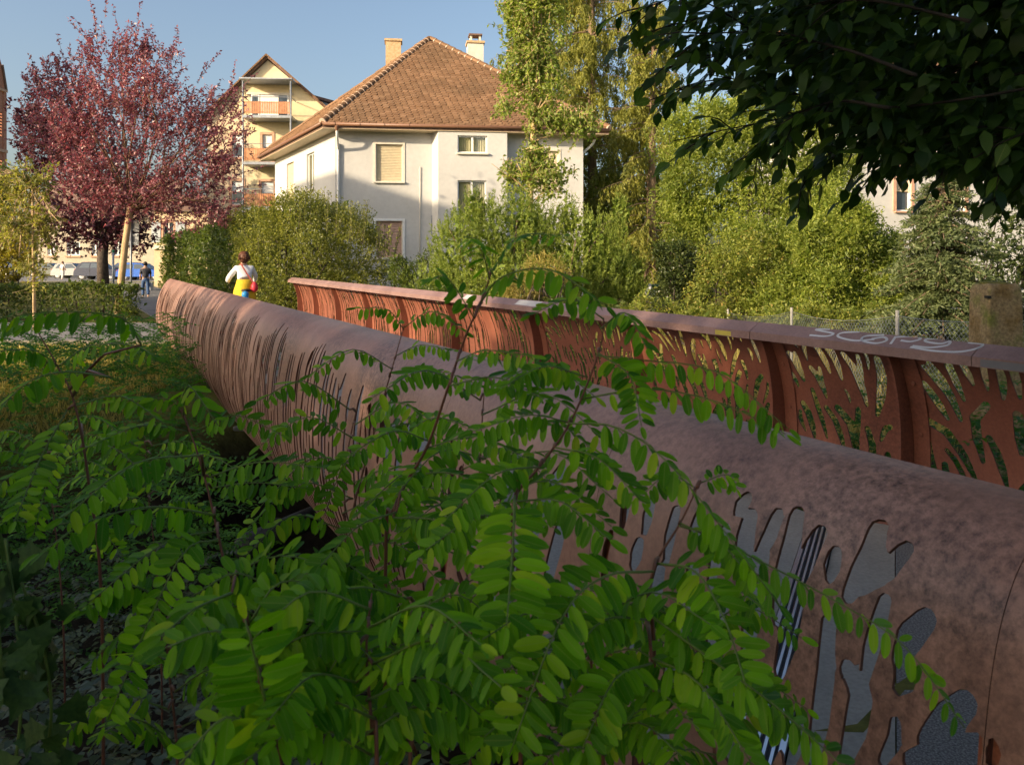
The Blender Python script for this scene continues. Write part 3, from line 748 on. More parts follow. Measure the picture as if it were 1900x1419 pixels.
for i in range(1, len(RIBS)-1):
    t0, t1 = RIBS[i] + 0.0008, RIBS[i+1] - 0.0008
    w = hwf((t0+t1)/2); du = 0.0115; dv = 0.018 if t0 < 7.5 else 0.03
    skin_panel('panel', far_p, t0, t1, 'far', reed_holes(rng, t0, t1, 'far') if t0 > 7 else root_holes(rng, t0 + 0.13, t1 - 0.04, 'far', w*0.95, 2600, PL*0.07, 0.55, 0.009), du, dv, M['corten_in'])

def ribs_and_cap(par, side):
    sg = 1 if side == 'near' else -1               # towards the deck
    zz = np.linspace(1.19, -0.02, 14)
    for t in RIBS[1:]:
        nn = n_at(zz, side, t)
        depth = np.interp(zz, [-0.02, 0.5, 1.19], [0.17, 0.15, 0.10])
        outer = [TN(t, a + sg*0.004, z) for a, z in zip(nn, zz)]; inner = [TN(t, a + sg*dp, z) for a, dp, z in zip(nn, depth, zz)]
        mb = MB()
        for k in range(len(zz)-1):
            mb.prism([outer[k], outer[k+1], inner[k+1], inner[k]], TN(0.016, 0, 0))
        r = mb.build('rib', M['corten_in'], par)
        mb = MB()
        for k in range(len(zz)-1):
            mb.prism([TN(t - 0.004, nn[k] + sg*0.012, zz[k]), TN(t - 0.115, nn[k] + sg*0.012, zz[k]), TN(t - 0.115, nn[k+1] + sg*0.012, zz[k+1]), TN(t - 0.004, nn[k+1] + sg*0.012, zz[k+1])], TN(0, sg*0.01, 0))
        mb.build('flange', M['corten_in'], r)
        for zb in (0.95, 0.62, 0.25):
            nb = float(n_at(zb, side, t))
            mb = MB(); mb.lathe(TN(t - 0.06, nb + sg*0.022, zb), [(0.016, 0), (0.016, 0.012), (0.007, 0.014)], 6, (TN(1, 0), (0, 0, 1), TN(0, sg))); mb.build('bolt', M['corten_in'], r)
    ni, no = (1.783, 1.683) if side == 'near' else (4.33, 4.43)
    cj = [RIBS[0], 0.8, 2.6, 4.26, 7.0, 9.6, 12.3, 15.1, 17.6, RIBS[-1]]
    for a, b in zip(cj[:-1], cj[1:]):
        a += 0.0025; b -= 0.0025
        p = [(no, 1.2665), (ni, 1.2005), (ni, 1.145), (ni - sg*0.008, 1.145), (ni - sg*0.008, 1.195), (no, 1.2575)]
        mb = MB(); mb.prism([TN(a, q[0], q[1]) for q in (p if side == 'far' else p[::-1])], TN(b - a, 0, 0)); mb.build('cap_plate', M['corten_cap'], par)
    kn = (1.75, 1.95) if side == 'near' else (4.16, 4.36)
    for a, b in zip(cj[3:-1], cj[4:]):
        mb = MB(); mb.prism([TN(a + 0.003, kn[0], 0.002), TN(a + 0.003, kn[1], 0.002), TN(b - 0.003, kn[1], 0.002), TN(b - 0.003, kn[0], 0.002)], (0, 0, 0.09)); mb.build('kerb_plate', M['corten_cap'], par)
ribs_and_cap(near_p, 'near'); ribs_and_cap(far_p, 'far')

# paint on the far cap: sprayed tag, pale patches, stickers
def cap_px(x, y):
    k = (y - HZ)/(x - 161.0)
    w = (0.55 - 1.138*k*4.33)/(0.066 + 1.138*k*0.1)
    n = 4.33 + 0.1*w; h = 0.55 - 0.066*w
    d = FPX*h/(y - HZ)
    return (d - 0.478*n)/0.878, w
def cap_pt(t, w, lift=0.0015): return TN(t, 4.33 + 0.1*w - lift*0.55, 1.20 + 0.0665*w + lift*0.83)
def smooth_line(p, k=6):
    p = [np.asarray(q, float) for q in p]; P = [2*p[0]-p[1]] + p + [2*p[-1]-p[-2]]; out = []
    for i in range(1, len(P)-2):
        for j in range(k):
            u = j/k; a, b, c, d = P[i-1], P[i], P[i+1], P[i+2]
            out.append(0.5*((2*b) + (c-a)*u + (2*a-5*b+4*c-d)*u*u + (3*b-3*c+d-a)*u**3))
    return out + [p[-1]]
mb = MB()
STROKES = [[(1540, 611), (1514, 612), (1546, 619), (1532, 624), (1503, 622)], [(1595, 616), (1562, 618), (1556, 625), (1585, 632), (1622, 630)],
           [(1640, 622), (1606, 624), (1600, 632), (1625, 637), (1645, 632), (1640, 626), (1618, 629)], [(1662, 625), (1653, 638)], [(1660, 626), (1695, 624), (1708, 629), (1690, 634), (1672, 632)],
           [(1757, 629), (1722, 629), (1719, 634), (1745, 638), (1762, 634), (1757, 641), (1725, 645), (1694, 642)], [(1798, 636), (1823, 639), (1812, 647), (1778, 653), (1731, 651), (1690, 644)]]
for st in STROKES:
    ln = smooth_line([cap_px(*p) for p in st], 6)
    for a, b in zip(ln[:-1], ln[1:]):
        d_ = np.array((b[0]-a[0], (b[1]-a[1])*0.12)); L = np.hypot(*d_) + 1e-6; nx_, ny_ = -d_[1]/L*0.0085, d_[0]/L*0.0085/0.12
        e_ = d_/L*0.003; ex_, ey_ = e_[0], e_[1]/0.12
        q = [(a[0]+nx_-ex_, a[1]+ny_-ey_), (a[0]-nx_-ex_, a[1]-ny_-ey_), (b[0]-nx_+ex_, b[1]-ny_+ey_), (b[0]+nx_+ex_, b[1]+ny_+ey_)]
        mb.poly([cap_pt(x, min(max(w, 0.01), 0.99)) for x, w in q])
g_ = mb.build('sprayed_lettering', M['spray'], far_p); g_['label'] = 'silver sprayed graffiti lettering on the handrail'
for (xa, ya, xb, yb) in ((958, 562, 1000, 566), (862, 551, 872, 552)):
    ta, tb = cap_px(xa, ya)[0], cap_px(xb, yb)[0]
    mb = MB(); mb.poly([cap_pt(ta, 0.15), cap_pt(tb, 0.15), cap_pt(tb, 0.9), cap_pt(ta, 0.9)]); mb.build('pale_paint_patch', plain('worn_white_paint', (0.5, 0.48, 0.47), 0.7), far_p)
mb = MB(); ta = 4.62; tb = 4.45; mb.poly([TN(ta, 4.3285, 1.15), TN(tb, 4.3285, 1.15), TN(tb, 4.3285, 1.185), TN(ta, 4.3285, 1.185)]); mb.build('sticker', plain('yellow_sticker', (0.55, 0.45, 0.08), 0.5), far_p)
mb = MB(); ta = 2.55; tb = 2.25; mb.poly([TN(ta, 4.3285, 1.15), TN(tb, 4.3285, 1.15), TN(tb, 4.3285, 1.19), TN(ta, 4.3285, 1.19)]); mb.build('sticker', plain('grey_label', (0.16, 0.16, 0.18), 0.4), far_p)

# ------------------------------------------------------------------ buildings
def clear_pane():
    m, nt, p = _mat('clear_pane')
    tr = nt.nodes.new('ShaderNodeBsdfTransparent'); tr.inputs[0].default_value = (0.85, 0.88, 0.88, 1)
    gl = nt.nodes.new('ShaderNodeBsdfGlossy'); gl.inputs['Roughness'].default_value = 0.03
    mx = nt.nodes.new('ShaderNodeMixShader'); mx.inputs[0].default_value = 0.16
    nt.links.new(tr.outputs[0], mx.inputs[1]); nt.links.new(gl.outputs[0], mx.inputs[2]); nt.links.new(mx.outputs[0], nt.nodes['Material Output'].inputs['Surface'])
    return m
M['pane'] = clear_pane()
class Facade:
    """vertical plane: origin O (x, y), direction e, outward normal o"""
    def __init__(s, O, e, o): s.O = np.array((O[0], O[1], 0.0)); s.e = np.array((e[0], e[1], 0.0)); s.o = np.array((o[0], o[1], 0.0))
    def P(s, a, z, out=0.0): return s.O + s.e*a + s.o*out + np.array((0, 0, z))
    def a(s, x):
        r = (x - CX)/FPX
        return (r*s.O[1] - s.O[0])/(s.e[0] - r*s.e[1])
    def az(s, x, y):
        a = s.a(x); d = s.O[1] + s.e[1]*a
        return a, CAMH + (HZ - y)/FPX*d
    def rect(s, x0, x1, y0, y1):                      # photograph pixels -> a0, a1, z0, z1
        xm = (x0+x1)/2
        return s.a(x0), s.a(x1), s.az(xm, y1)[1], s.az(xm, y0)[1]
    def ax(s): return (s.e, s.o, np.array((0, 0, 1.0)))
    def box(s, mb, a0, a1, z0, z1, o0, o1): mb.box(s.P((a0+a1)/2, (z0+z1)/2, (o0+o1)/2), (abs(a1-a0), abs(o1-o0), abs(z1-z0)), s.ax()); return mb
    def wall(s, name, parent, W, z0, z1, ops, mat, depth=0.2, a_start=0.0):
        xs = sorted({a_start, W, *[q for o in ops for q in o[:2]]}); zs = sorted({z0, z1, *[q for o in ops for q in o[2:4]]})
        mb = MB()
        for i in range(len(xs)-1):
            for j in range(len(zs)-1):
                xm, zm = (xs[i]+xs[i+1])/2, (zs[j]+zs[j+1])/2
                if any(o[0] < xm < o[1] and o[2] < zm < o[3] for o in ops): continue
                mb.quad(s.P(xs[i], zs[j]), s.P(xs[i+1], zs[j]), s.P(xs[i+1], zs[j+1]), s.P(xs[i], zs[j+1]))
        for o in ops:
            c = [(o[0], o[2]), (o[1], o[2]), (o[1], o[3]), (o[0], o[3])]
            for k in range(4):
                p, q = c[k], c[(k+1) % 4]
                mb.quad(s.P(*p), s.P(*q), s.P(*q, -depth), s.P(*p, -depth))
        mb.quad(s.P(a_start, z0, -depth), s.P(a_start, z1, -depth), s.P(W, z1, -depth), s.P(W, z0, -depth)) if False else None
        return mb.build(name, mat, parent)
    def shutter(s, parent, r, mat, back=-0.1, pitch=0.062):
        a0, a1, z0, z1 = r; mb = MB(); z = z0
        while z < z1 - 0.01:
            h = min(pitch, z1 - z)
            mb.quad(s.P(a0, z + 0.004, back), s.P(a1, z + 0.004, back), s.P(a1, z + h*0.5, back + 0.012), s.P(a0, z + h*0.5, back + 0.012))
            mb.quad(s.P(a0, z + h*0.5, back + 0.012), s.P(a1, z + h*0.5, back + 0.012), s.P(a1, z + h - 0.004, back), s.P(a0, z + h - 0.004, back))
            z += pitch
        s.box(mb, a0, a1, z0, z1, back - 0.03, back - 0.01)
        w = mb.build('roller_shutter', mat, parent)
        for a, b in ((a0, a0 + 0.04), (a1 - 0.04, a1)):
            m2 = MB(); s.box(m2, a, b, z0, z1, back - 0.004, back + 0.022); m2.build('guide_rail', M['trim_cream'], w)
        return w
    def window(s, parent, r, split=2, back=-0.12, fr=0.055, mat=None, curtain=True, transom=None):
        mat = mat or M['white_paint']; a0, a1, z0, z1 = r
        mb = MB(); s.box(mb, a0, a1, z0, z0 + fr, back - 0.03, back + 0.03); s.box(mb, a0, a1, z1 - fr, z1, back - 0.03, back + 0.03)
        s.box(mb, a0, a0 + fr, z0 + fr, z1 - fr, back - 0.03, back + 0.03); s.box(mb, a1 - fr, a1, z0 + fr, z1 - fr, back - 0.03, back + 0.03)
        for k in range(1, split):
            c = a0 + (a1-a0)*k/split; s.box(mb, c - fr*0.7, c + fr*0.7, z0 + fr, z1 - fr, back - 0.03, back + 0.032)
        w = mb.build('window', mat, parent)
        for k in range(split):
            p0 = a0 + (a1-a0)*k/split + fr*0.6; p1 = a0 + (a1-a0)*(k+1)/split - fr*0.6
            m2 = MB(); m2.quad(s.P(p0, z0 + fr*0.6, back), s.P(p1, z0 + fr*0.6, back), s.P(p1, z1 - fr*0.6, back), s.P(p0, z1 - fr*0.6, back))
            m2.build('pane', M['pane'] if curtain else M['glass'], w)
        if curtain:
            m3 = MB(); k = 34; A = np.linspace(a0 + 0.02, a1 - 0.02, k); O = back - 0.09 + 0.018*np.sin(A*70)
            for i in range(k-1): m3.quad(s.P(A[i], z0, O[i]), s.P(A[i+1], z0, O[i+1]), s.P(A[i+1], z1, O[i+1]), s.P(A[i], z1, O[i]))
            m3.build('curtain', M['curtain'], w)
        return w
    def sill(s, parent, r, mat, over=0.09, proj=0.1, h=0.07):
        mb = MB(); s.box(mb, r[0] - over, r[1] + over, r[2] - h, r[2] - 0.002, -0.08, proj); return mb.build('sill', mat, parent, bevel=0.012)
    def surround(s, parent, r, mat, w=0.09, proj=0.025):
        mb = MB(); a0, a1, z0, z1 = r
        s.box(mb, a0 - w, a0, z0, z1 + w, -0.01, proj); s.box(mb, a1, a1 + w, z0, z1 + w, -0.01, proj); s.box(mb, a0, a1, z1, z1 + w, -0.01, proj)
        return mb.build('surround', mat, parent)

f2 = np.array((0.9909, 0.135)); nf2 = np.array((0.135, -0.9909)); g2 = np.array((-0.49, 0.8717)); nl2 = np.array((-0.8717, -0.49))
W1 = np.array((-6.79, 30.0)); HW, HL = 9.73, 10.2
house = thing('white_house', (-3.5, 33, 0), 'white rendered two storey house with brown tiled pyramid roof and chimneys', 'house')
FF = Facade(W1, f2, nf2); FL = Facade(W1, g2, nl2); FB = Facade(W1 + nf2*0.55, f2, nf2)
ZB, ZE = -0.5, 6.66
r1 = FF.rect(697, 747, 268, 337); r2 = FF.rect(697, 747, 410, 478); r3 = FF.rect(985, 1036, 280, 352)
FF.wall('wall', house, HW, ZB, ZE, [r1, r2, r3], M['render_white'])
for r, m in ((r1, M['shutter']), (r2, M['shutter_pink']), (r3, M['shutter'])):
    sh = FF.shutter(house, r, m); FF.surround(sh, r, M['trim_cream'] if r is not r2 else M['white_paint']); FF.sill(sh, r, M['trim_cream'])
rb1 = FB.rect(849, 904, 252, 284); rb2 = FB.rect(849, 902, 335, 420)
b0, b1 = FB.a(813), FB.a(941)
FB.wall('bay_wall', house, b1, ZB, ZE + 0.06, [rb1, rb2], M['render_white'], a_start=b0)
for r in (rb1, rb2):
    w_ = FB.window(house, r, 2); FB.sill(w_, r, M['trim_cream'], 0.05)
mb = MB(); p = FB.P(b0, 0)[:2]; q = p + g2*0.60; mb.quad((*q, ZB), (*p, ZB), (*p, ZE + 0.06), (*q, ZE + 0.06)); mb.build('bay_wall', M['render_white'], house)
mb = MB(); p = FB.P(b1, 0)[:2]; q = p - nf2*0.6; mb.quad((*p, ZB), (*q, ZB), (*q, ZE + 0.06), (*p, ZE + 0.06)); mb.build('bay_wall', M['render_white'], house)
l1 = FL.rect(569, 583, 284, 352); l2 = FL.rect(532, 545, 302, 380)
l1 = (min(l1[:2]), max(l1[:2]), *l1[2:]); l2 = (min(l2[:2]), max(l2[:2]), *l2[2:])
FL.wall('wall', house, HL, ZB, ZE, [l1, l2], M['render_white'])
w_ = FL.window(house, l1, 2); FL.sill(w_, l1, M['trim_cream'])
sh = FL.shutter(house, l2, M['shutter'], pitch=0.08)
W3 = W1 + f2*HW; W2 = W1 + g2*HL; W4 = W3 + g2*HL
for a, b in ((W3, W4), (W4, W2)):
    mb = MB(); mb.quad((*a, ZB), (*b, ZB), (*b, ZE), (*a, ZE)); mb.build('wall', M['render_white'], house)
E1 = np.array((-7.11, 29.35)); E3 = E1 + f2*11.03; E2 = E1 + g2*11.4; E4 = E3 + g2*11.4
ZG = 6.81; APX = np.array((-3.75, 35.5, 11.69))
e3 = lambda p, z: np.array((p[0], p[1], z))
mb = MB(); mb.prism([e3(E1, 6.60), e3(E3, 6.60), e3(E4, 6.60), e3(E2, 6.60)], (0, 0, 0.03)); mb.build('soffit', M['soffit'], house)
roof = MB()
for a, b in ((E1, E3), (E3, E4), (E4, E2), (E2, E1)): roof.poly([e3(a, ZG), e3(b, ZG), APX])
for a, b in ((E1, E3), (E3, E4), (E4, E2), (E2, E1)): roof.quad(e3(a, 6.62), e3(b, 6.62), e3(b, ZG), e3(a, ZG))
roof_o = roof.build('roof', M['dark_roof'], house)
# tiles on the front slope: one mesh shared by the tiles of the lowest courses, the rest joined
tm = MB(); wt, lt = 0.236, 0.30
tv = [(-wt/2, 0, 0.03), (wt/2, 0, 0.03), (wt/2, lt, 0.0), (-wt/2, lt, 0.0), (-wt/2, 0.02, 0.062), (wt/2, 0.02, 0.062), (wt/2, lt, 0.016), (-wt/2, lt, 0.016), (-wt/2 + 0.05, -0.028, 0.03), (wt/2 - 0.05, -0.028, 0.03), (wt/2 - 0.05, -0.012, 0.062), (-wt/2 + 0.05, -0.012, 0.062)]
tf = [(0, 3, 2, 1, 9, 8), (4, 11, 10, 5, 6, 7), (8, 9, 10, 11), (1, 2, 6, 5), (3, 0, 4, 7), (9, 1, 5, 10), (0, 8, 11, 4), (2, 3, 7, 6)]
tile_me = bpy.data.meshes.new('tile'); tile_me.from_pydata(tv, [], tf); tile_me.update(); tile_me.materials.append(M['tile'])
rng = np.random.default_rng(3)
def tile_slope(A, B, limit, skip=0):
    fe = unit(e3(B, 0) - e3(A, 0)); L = np.linalg.norm(B - A); base = e3(A, ZG + 0.005)
    ap = APX - base; ua = ap @ fe; up = ap - fe*ua; H = np.linalg.norm(up); up = up/H; nr = np.cross(fe, up)
    if nr[2] < 0: nr = -nr
    rows = int((H - 0.2)/0.165); cnt = 0; V = []; Fc = []; tvn = np.array(tv)
    for r in range(rows):
        v = -0.06 + r*0.165; lo = max(ua*v/H, 0) + 0.06; hi = L - (L - ua)*max(v, 0)/H - 0.06
        u = lo + (wt/2 if r % 2 else 0.0)
        while u < hi:
            ctr = base + fe*u + up*v + nr*(0.012 + rng.uniform(-0.006, 0.012)); rot = rng.normal(0, 0.022)
            x_ = fe*math.cos(rot) + up*math.sin(rot); y_ = np.cross(nr, x_)
            if cnt < limit:
                m = Matrix.Identity(4)
                for k in range(3): m[k][0], m[k][1], m[k][2], m[k][3] = x_[k], y_[k], nr[k], ctr[k]
                add('tile', tile_me, roof_o, m)
            else:
                i0 = len(V); V.extend((ctr + tvn @ np.stack([x_, y_, nr])).tolist()); Fc.extend([tuple(i0 + q for q in f_) for f_ in tf])
            cnt += 1; u += wt + 0.022
    if V:
        me = bpy.data.meshes.new('tile_field'); me.from_pydata(V, [], Fc); me.update(); me.materials.append(M['tile']); o = add('tile_field', me, roof_o); o['kind'] = 'stuff'
tile_slope(E1, E3, 300); tile_slope(E2, E1, 0)
# hip tiles with mortar joints
hip = bpy.data.meshes.new('hip_tile')
def hip_line(A, n_t, mortar=True):
    a = e3(A, ZG + 0.05); ax_ = unit(APX - a); L = np.linalg.norm(APX - a); step = L/n_t; side = unit(np.cross(ax_, (0, 0, 1.0))); upn = np.cross(side, ax_)
    for k in range(n_t):
        c = a + ax_*step*k; mb = MB()
        for j in range(6):
            a0_, a1_ = math.pi*(j/6) - 0.0, math.pi*((j+1)/6)
            f_ = lambda an, r: side*math.cos(an)*r + upn*math.sin(an)*r
            p0, p1 = c + f_(a0_, 0.15), c + f_(a1_, 0.15); q0, q1 = c + ax_*(step*0.97) + f_(a0_, 0.125), c + ax_*(step*0.97) + f_(a1_, 0.125)
            mb.quad(p0, p1, q1, q0); mb.quad(c + f_(a0_, 0.12), p0, p1, c + f_(a1_, 0.12)) if False else mb.quad(c + f_(a0_, 0.12), c + f_(a1_, 0.12), p1, p0)
        h_ = mb.build('hip_tile', M['tile'], roof_o, True)
        if mortar:
            m2 = MB(); m2.tube([c - ax_*0.025 - upn*0.02, c + ax_*0.02 - upn*0.02], 0.158, 12); m2.build('mortar_joint', M['mortar'], h_)
hip_line(E1, 28); hip_line(E3, 26, True); hip_line(E2, 14, False)
# gutters, fascia and downpipes
for a, b in ((E1, E3), (E1, E2)):
    mb = MB(); d_ = unit(e3(b, 0) - e3(a, 0)); o_ = nf2 if b is E3 else nl2; off = e3(o_*0.06, 0)
    mb.tube([e3(a, 6.77) + off, e3(b, 6.77) + off], 0.07, 8); mb.build('gutter', M['gutter'], house, True)
    for k in range(12):
        p = e3(a, 6.77) + off + (e3(b, 0) - e3(a, 0))*(k + 0.5)/12
        m2 = MB(); m2.tube([p - d_*0.012, p + d_*0.012], 0.078, 8); m2.build('gutter_bracket', M['gutter'], house, True)
def downpipe(F, a, zt=6.74, bend=0.75, right=False):
    o0 = 0.62; wl_ = F.P(a, 0, 0.07)
    pts = [F.P(a, zt, o0), F.P(a, zt - 0.18, o0), F.P(a, zt - 0.40, o0 - 0.08), F.P(a, zt - 0.62, o0*0.5), F.P(a, zt - bend, 0.16), F.P(a, zt - bend - 0.12, 0.075), F.P(a, zt - bend - 0.35, 0.07), F.P(a, ZB, 0.07)]
    mb = MB(); mb.tube(smooth_line(pts, 4), 0.05, 8); mb.build('downpipe', M['white_paint'], house, True)
    mb = MB(); mb.lathe(F.P(a, zt - 0.1, o0), [(0.055, -0.12), (0.09, 0.02), (0.09, 0.08)], 10); mb.build('hopper', M['gutter'], house)
downpipe(FF, 0.12); 
pr = W3 + f2*0.0
FR = Facade(W3, g2, f2); downpipe(FR, 0.25)
mb = MB(); a = FF.az(779, 310); b = FF.az(779, 500); mb.tube([FF.P(a[0], a[1], 0.04), FF.P(b[0], b[1], 0.022)], 0.016, 8); mb.build('service_pipe', M['trim_cream'], house, True)
mb = MB(); a = FF.az(801, 400); mb.tube([FF.P(a[0], a[1], 0.03), FF.P(a[0], ZB, 0.03)], 0.018, 6); mb.build('service_pipe', M['galv'], house, True)
def chimney(x0, x1, yt, d, mat, body_z0, capm, pot):
    c = PX((x0+x1)/2, yt, d); w = (x1-x0)/FPX*d
    ch = MB(); ax_ = (e3(f2, 0), e3(-nf2, 0), (0, 0, 1)); ch.box((c[0], d, (c[2]+body_z0)/2), (w, w*0.95, c[2]-body_z0), ax_); co = ch.build('chimney', mat, roof_o)
    mb = MB(); mb.box((c[0], d, c[2] + 0.05), (w*1.16, w*1.12, 0.1), ax_); mb.build('chimney_cap', capm, roof_o)
    if pot:
        mb = MB()
        for sx in (-1, 1):
            for sy in (-1, 1): mb.box(np.array((c[0], d, c[2] + 0.24)) + e3(f2, 0)*sx*w*0.28 + e3(nf2, 0)*sy*w*0.25, (0.09, 0.09, 0.3), ax_)
        mb.build('chimney_piers', mat, roof_o)
        mb = MB(); mb.box((c[0], d, c[2] + 0.42), (w*0.85, w*0.85, 0.07), ax_); mb.build('chimney_slab', M['dark_roof'], roof_o)
chimney(716, 744, 80, 37.0, M['brick_chimney'], 9.0, M['brick_chimney'], False)
chimney(867, 896, 84, 36.8, M['chimney_render'], 9.0, M['brick_chimney'], True)

# yellow apartment house with steel balconies
apt = thing('apartment_house', (-17, 52, 0), 'yellow gabled apartment house with wooden slat balconies behind the white house', 'apartment house')
fy = unit(np.array((1.0, 0.06))); ny_ = np.array((fy[1], -fy[0]))
DY = 50.0
FY = Facade(((385-CX)/FPX*DY, DY), fy, ny_)
aR = FY.a(624); aA, zA = FY.az(497, 109); zEv = FY.az(385, 216)[1]; zEvR = FY.az(620, 222)[1]
wy = [FY.rect(431, 450, 250, 292), FY.rect(430, 450, 336, 380), FY.rect(487, 505, 250, 300), FY.rect(485, 508, 337, 385)]
up1 = FY.rect(466, 482, 176, 221); up2 = FY.rect(515, 536, 176, 221)
FY.wall('wall', apt, aR, -0.5, zEv, wy + [(up1[0], up1[1], up1[2], zEv)], M['peach_wall']) if False else None
ops = wy + [up1, up2]
ops = [(o[0], o[1], o[2], min(o[3], zEv - 0.05)) if o[2] < zEv else o for o in ops]
FY.wall('wall', apt, FY.a(462), -0.5, zEv, [o for o in ops[:2]], M['peach_wall'])
FY.wall('wall', apt, aR, -0.5, zEv, [o for o in ops[2:] if o[2] < zEv], M['yellow_wall'], a_start=FY.a(462) + 0.004)
mb = MB(); mb.poly([FY.P(0, zEv), FY.P(aR, zEv), FY.P(aA + (aA - 0)*0 , zA)] if False else [FY.P(-0.0, zEv), FY.P(aR, zEv), FY.P(aA, zA - 0.1)]); mb.build('gable', M['yellow_wall'], apt)
for o in ops[:4]:
    w_ = FY.window(apt, o, 2 if o[1]-o[0] > 0.9 else 1, curtain=False, back=-0.14, fr=0.07)
    FY.surround(w_, o, M['sandstone'], 0.16, 0.04); FY.sill(w_, o, M['sandstone'], 0.2, 0.12, 0.14)
    m2 = MB(); FY.box(m2, o[0] + 0.05, o[1] - 0.05, o[2] + (o[3]-o[2])*0.55, o[3] - 0.04, -0.13, -0.10); m2.build('blind', M['white_paint'], w_)
# attic balcony: recessed white doors set in front of the gable wall
for o in (up1, up2):
    w_ = FY.window(apt, o, 1, curtain=False, back=0.05, fr=0.08)
mb = MB(); FY.box(mb, up1[1], up2[0], up1[2], up1[3], 0.012, 0.05); mb.build('door_panel', M['white_paint'], apt)
mb = MB(); FY.box(mb, up1[0] - 0.25, up2[1] + 0.25, up1[3] + 0.0, up1[3] + 0.12, 0.0, 0.12); mb.build('lintel', M['trim_cream'], apt)
aL_, aRr = FY.a(463), FY.a(549)
for y in (222, 306, 388):
    zf = FY.az(500, y)[1]
    mb = MB(); FY.box(mb, aL_ - 0.05, aRr + 0.05, zf - 0.16, zf, 0.02, 1.55); bal = mb.build('balcony', M['galv'], apt)
    for k in range(26):
        a = aL_ + 0.1 + (aRr - aL_ - 0.2)*k/25
        m2 = MB(); FY.box(m2, a - 0.042, a + 0.042, zf + 0.1, zf + 0.86, 1.48, 1.505); m2.build('slat', M['wood_slat'], bal)
    m2 = MB()
    for zr in (0.2, 0.8, 1.15): m2.tube([FY.P(aL_, zf + zr, 1.46), FY.P(aRr, zf + zr, 1.46)], 0.025, 6)
    for a in (aL_, aRr): m2.tube([FY.P(a, zf + 1.15, 0.05), FY.P(a, zf + 1.15, 1.46)], 0.025, 6)
    m2.build('rail', M['galv'], bal)
for a in (aL_, aRr):
    for o_ in (1.5,):
        mb = MB(); mb.tube([FY.P(a, -0.5, o_), FY.P(a, FY.az(500, 160)[1], o_)], 0.055, 8); mb.build('column', M['galv'], apt, True)
zc = FY.az(500, 158)[1]
mb = MB(); FY.box(mb, aL_ - 0.2, aRr + 0.1, zc + 0.02, zc + 0.1, -0.02, 1.65); mb.build('balcony_canopy', M['galv'], apt)
# roof planes with overhang, and the wing behind
bk = e3(-ny_, 0)*14; th = np.array((0, 0, 0.18)); fr_ = e3(ny_, 0)*0.35
pl, pr_, pa_ = FY.P(-0.45, zEv - 0.45), FY.P(aR + 0.45, zEv - 0.45), FY.P(aA, zA)
mb = MB(); mb.prism([pl + fr_, pa_ + fr_, pa_ + fr_ + th, pl + fr_ + th], bk); mb.build('roof_slope', M['dark_roof'], apt)
mb = MB(); mb.prism([pa_ + fr_, pr_ + fr_, pr_ + fr_ + th, pa_ + fr_ + th], bk); mb.build('roof_slope', M['dark_roof'], apt)
for k in range(40):                                   # verge tiles along the gable edge
    u = (k + 0.5)/40
    for s_, e_ in ((pl, pa_), (pa_, pr_)):
        c = s_ + (e_ - s_)*u + fr_*1.02 + th*0.9; d_ = unit(e_ - s_); m2 = MB(); m2.box(c, (0.19, 0.2, 0.09), (d_, e3(ny_, 0), np.cross(d_, e3(ny_, 0)))); m2.build('verge_tile', M['tile'], apt)
mb = MB(); mb.quad(FY.P(0, -0.5), FY.P(0, zEv), FY.P(0, zEv) + bk, FY.P(0, -0.5) + bk); mb.quad(FY.P(aR, -0.5), FY.P(aR, zEv), FY.P(aR, zEv) + bk, FY.P(aR, -0.5) + bk); mb.build('side_wall', M['peach_wall'], apt)
# zinc clad dormer with its chimney
dq = FY.rect(556, 601, 168, 203)
mb = MB(); mb.prism([FY.P(dq[0] + 0.2, dq[2] - 1, -4), FY.P(dq[1] + 0.6, dq[2] - 1, -4), FY.P(dq[1] + 0.6, dq[3] - 0.35, -4), FY.P(dq[0] + 0.2, dq[3] + 0.25, -4)], bk*0.3); mb.build('dormer', M['zinc'], apt)
mb = MB(); mb.prism([FY.P(dq[0] - 0.2, dq[3] + 0.36, -3.7), FY.P(dq[1] + 0.9, dq[3] - 0.34, -3.7), FY.P(dq[1] + 0.9, dq[3] - 0.14, -3.7), FY.P(dq[0] - 0.2, dq[3] + 0.56, -3.7)], bk*0.34); mb.build('dormer_roof', M['dark_roof'], apt)
cq = FY.rect(578, 592, 164, 178); mb = MB(); FY.box(mb, cq[0], cq[1], cq[2] - 1.2, cq[3] + 0.3, -7, -6.2); mb.build('chimney', M['tile'], apt)
rq = FY.rect(598, 650, 184, 230); mb = MB(); mb.prism([FY.P(rq[0] - 1, rq[3] + 0.1, -9), FY.P(rq[1] + 6, rq[3] + 0.1, -9), FY.P(rq[1] + 6, rq[2] - 2, -4), FY.P(rq[0] - 1, rq[2] - 2, -4)], (0, 0, -0.2)); mb.build('wing_roof', M['tile'], apt)
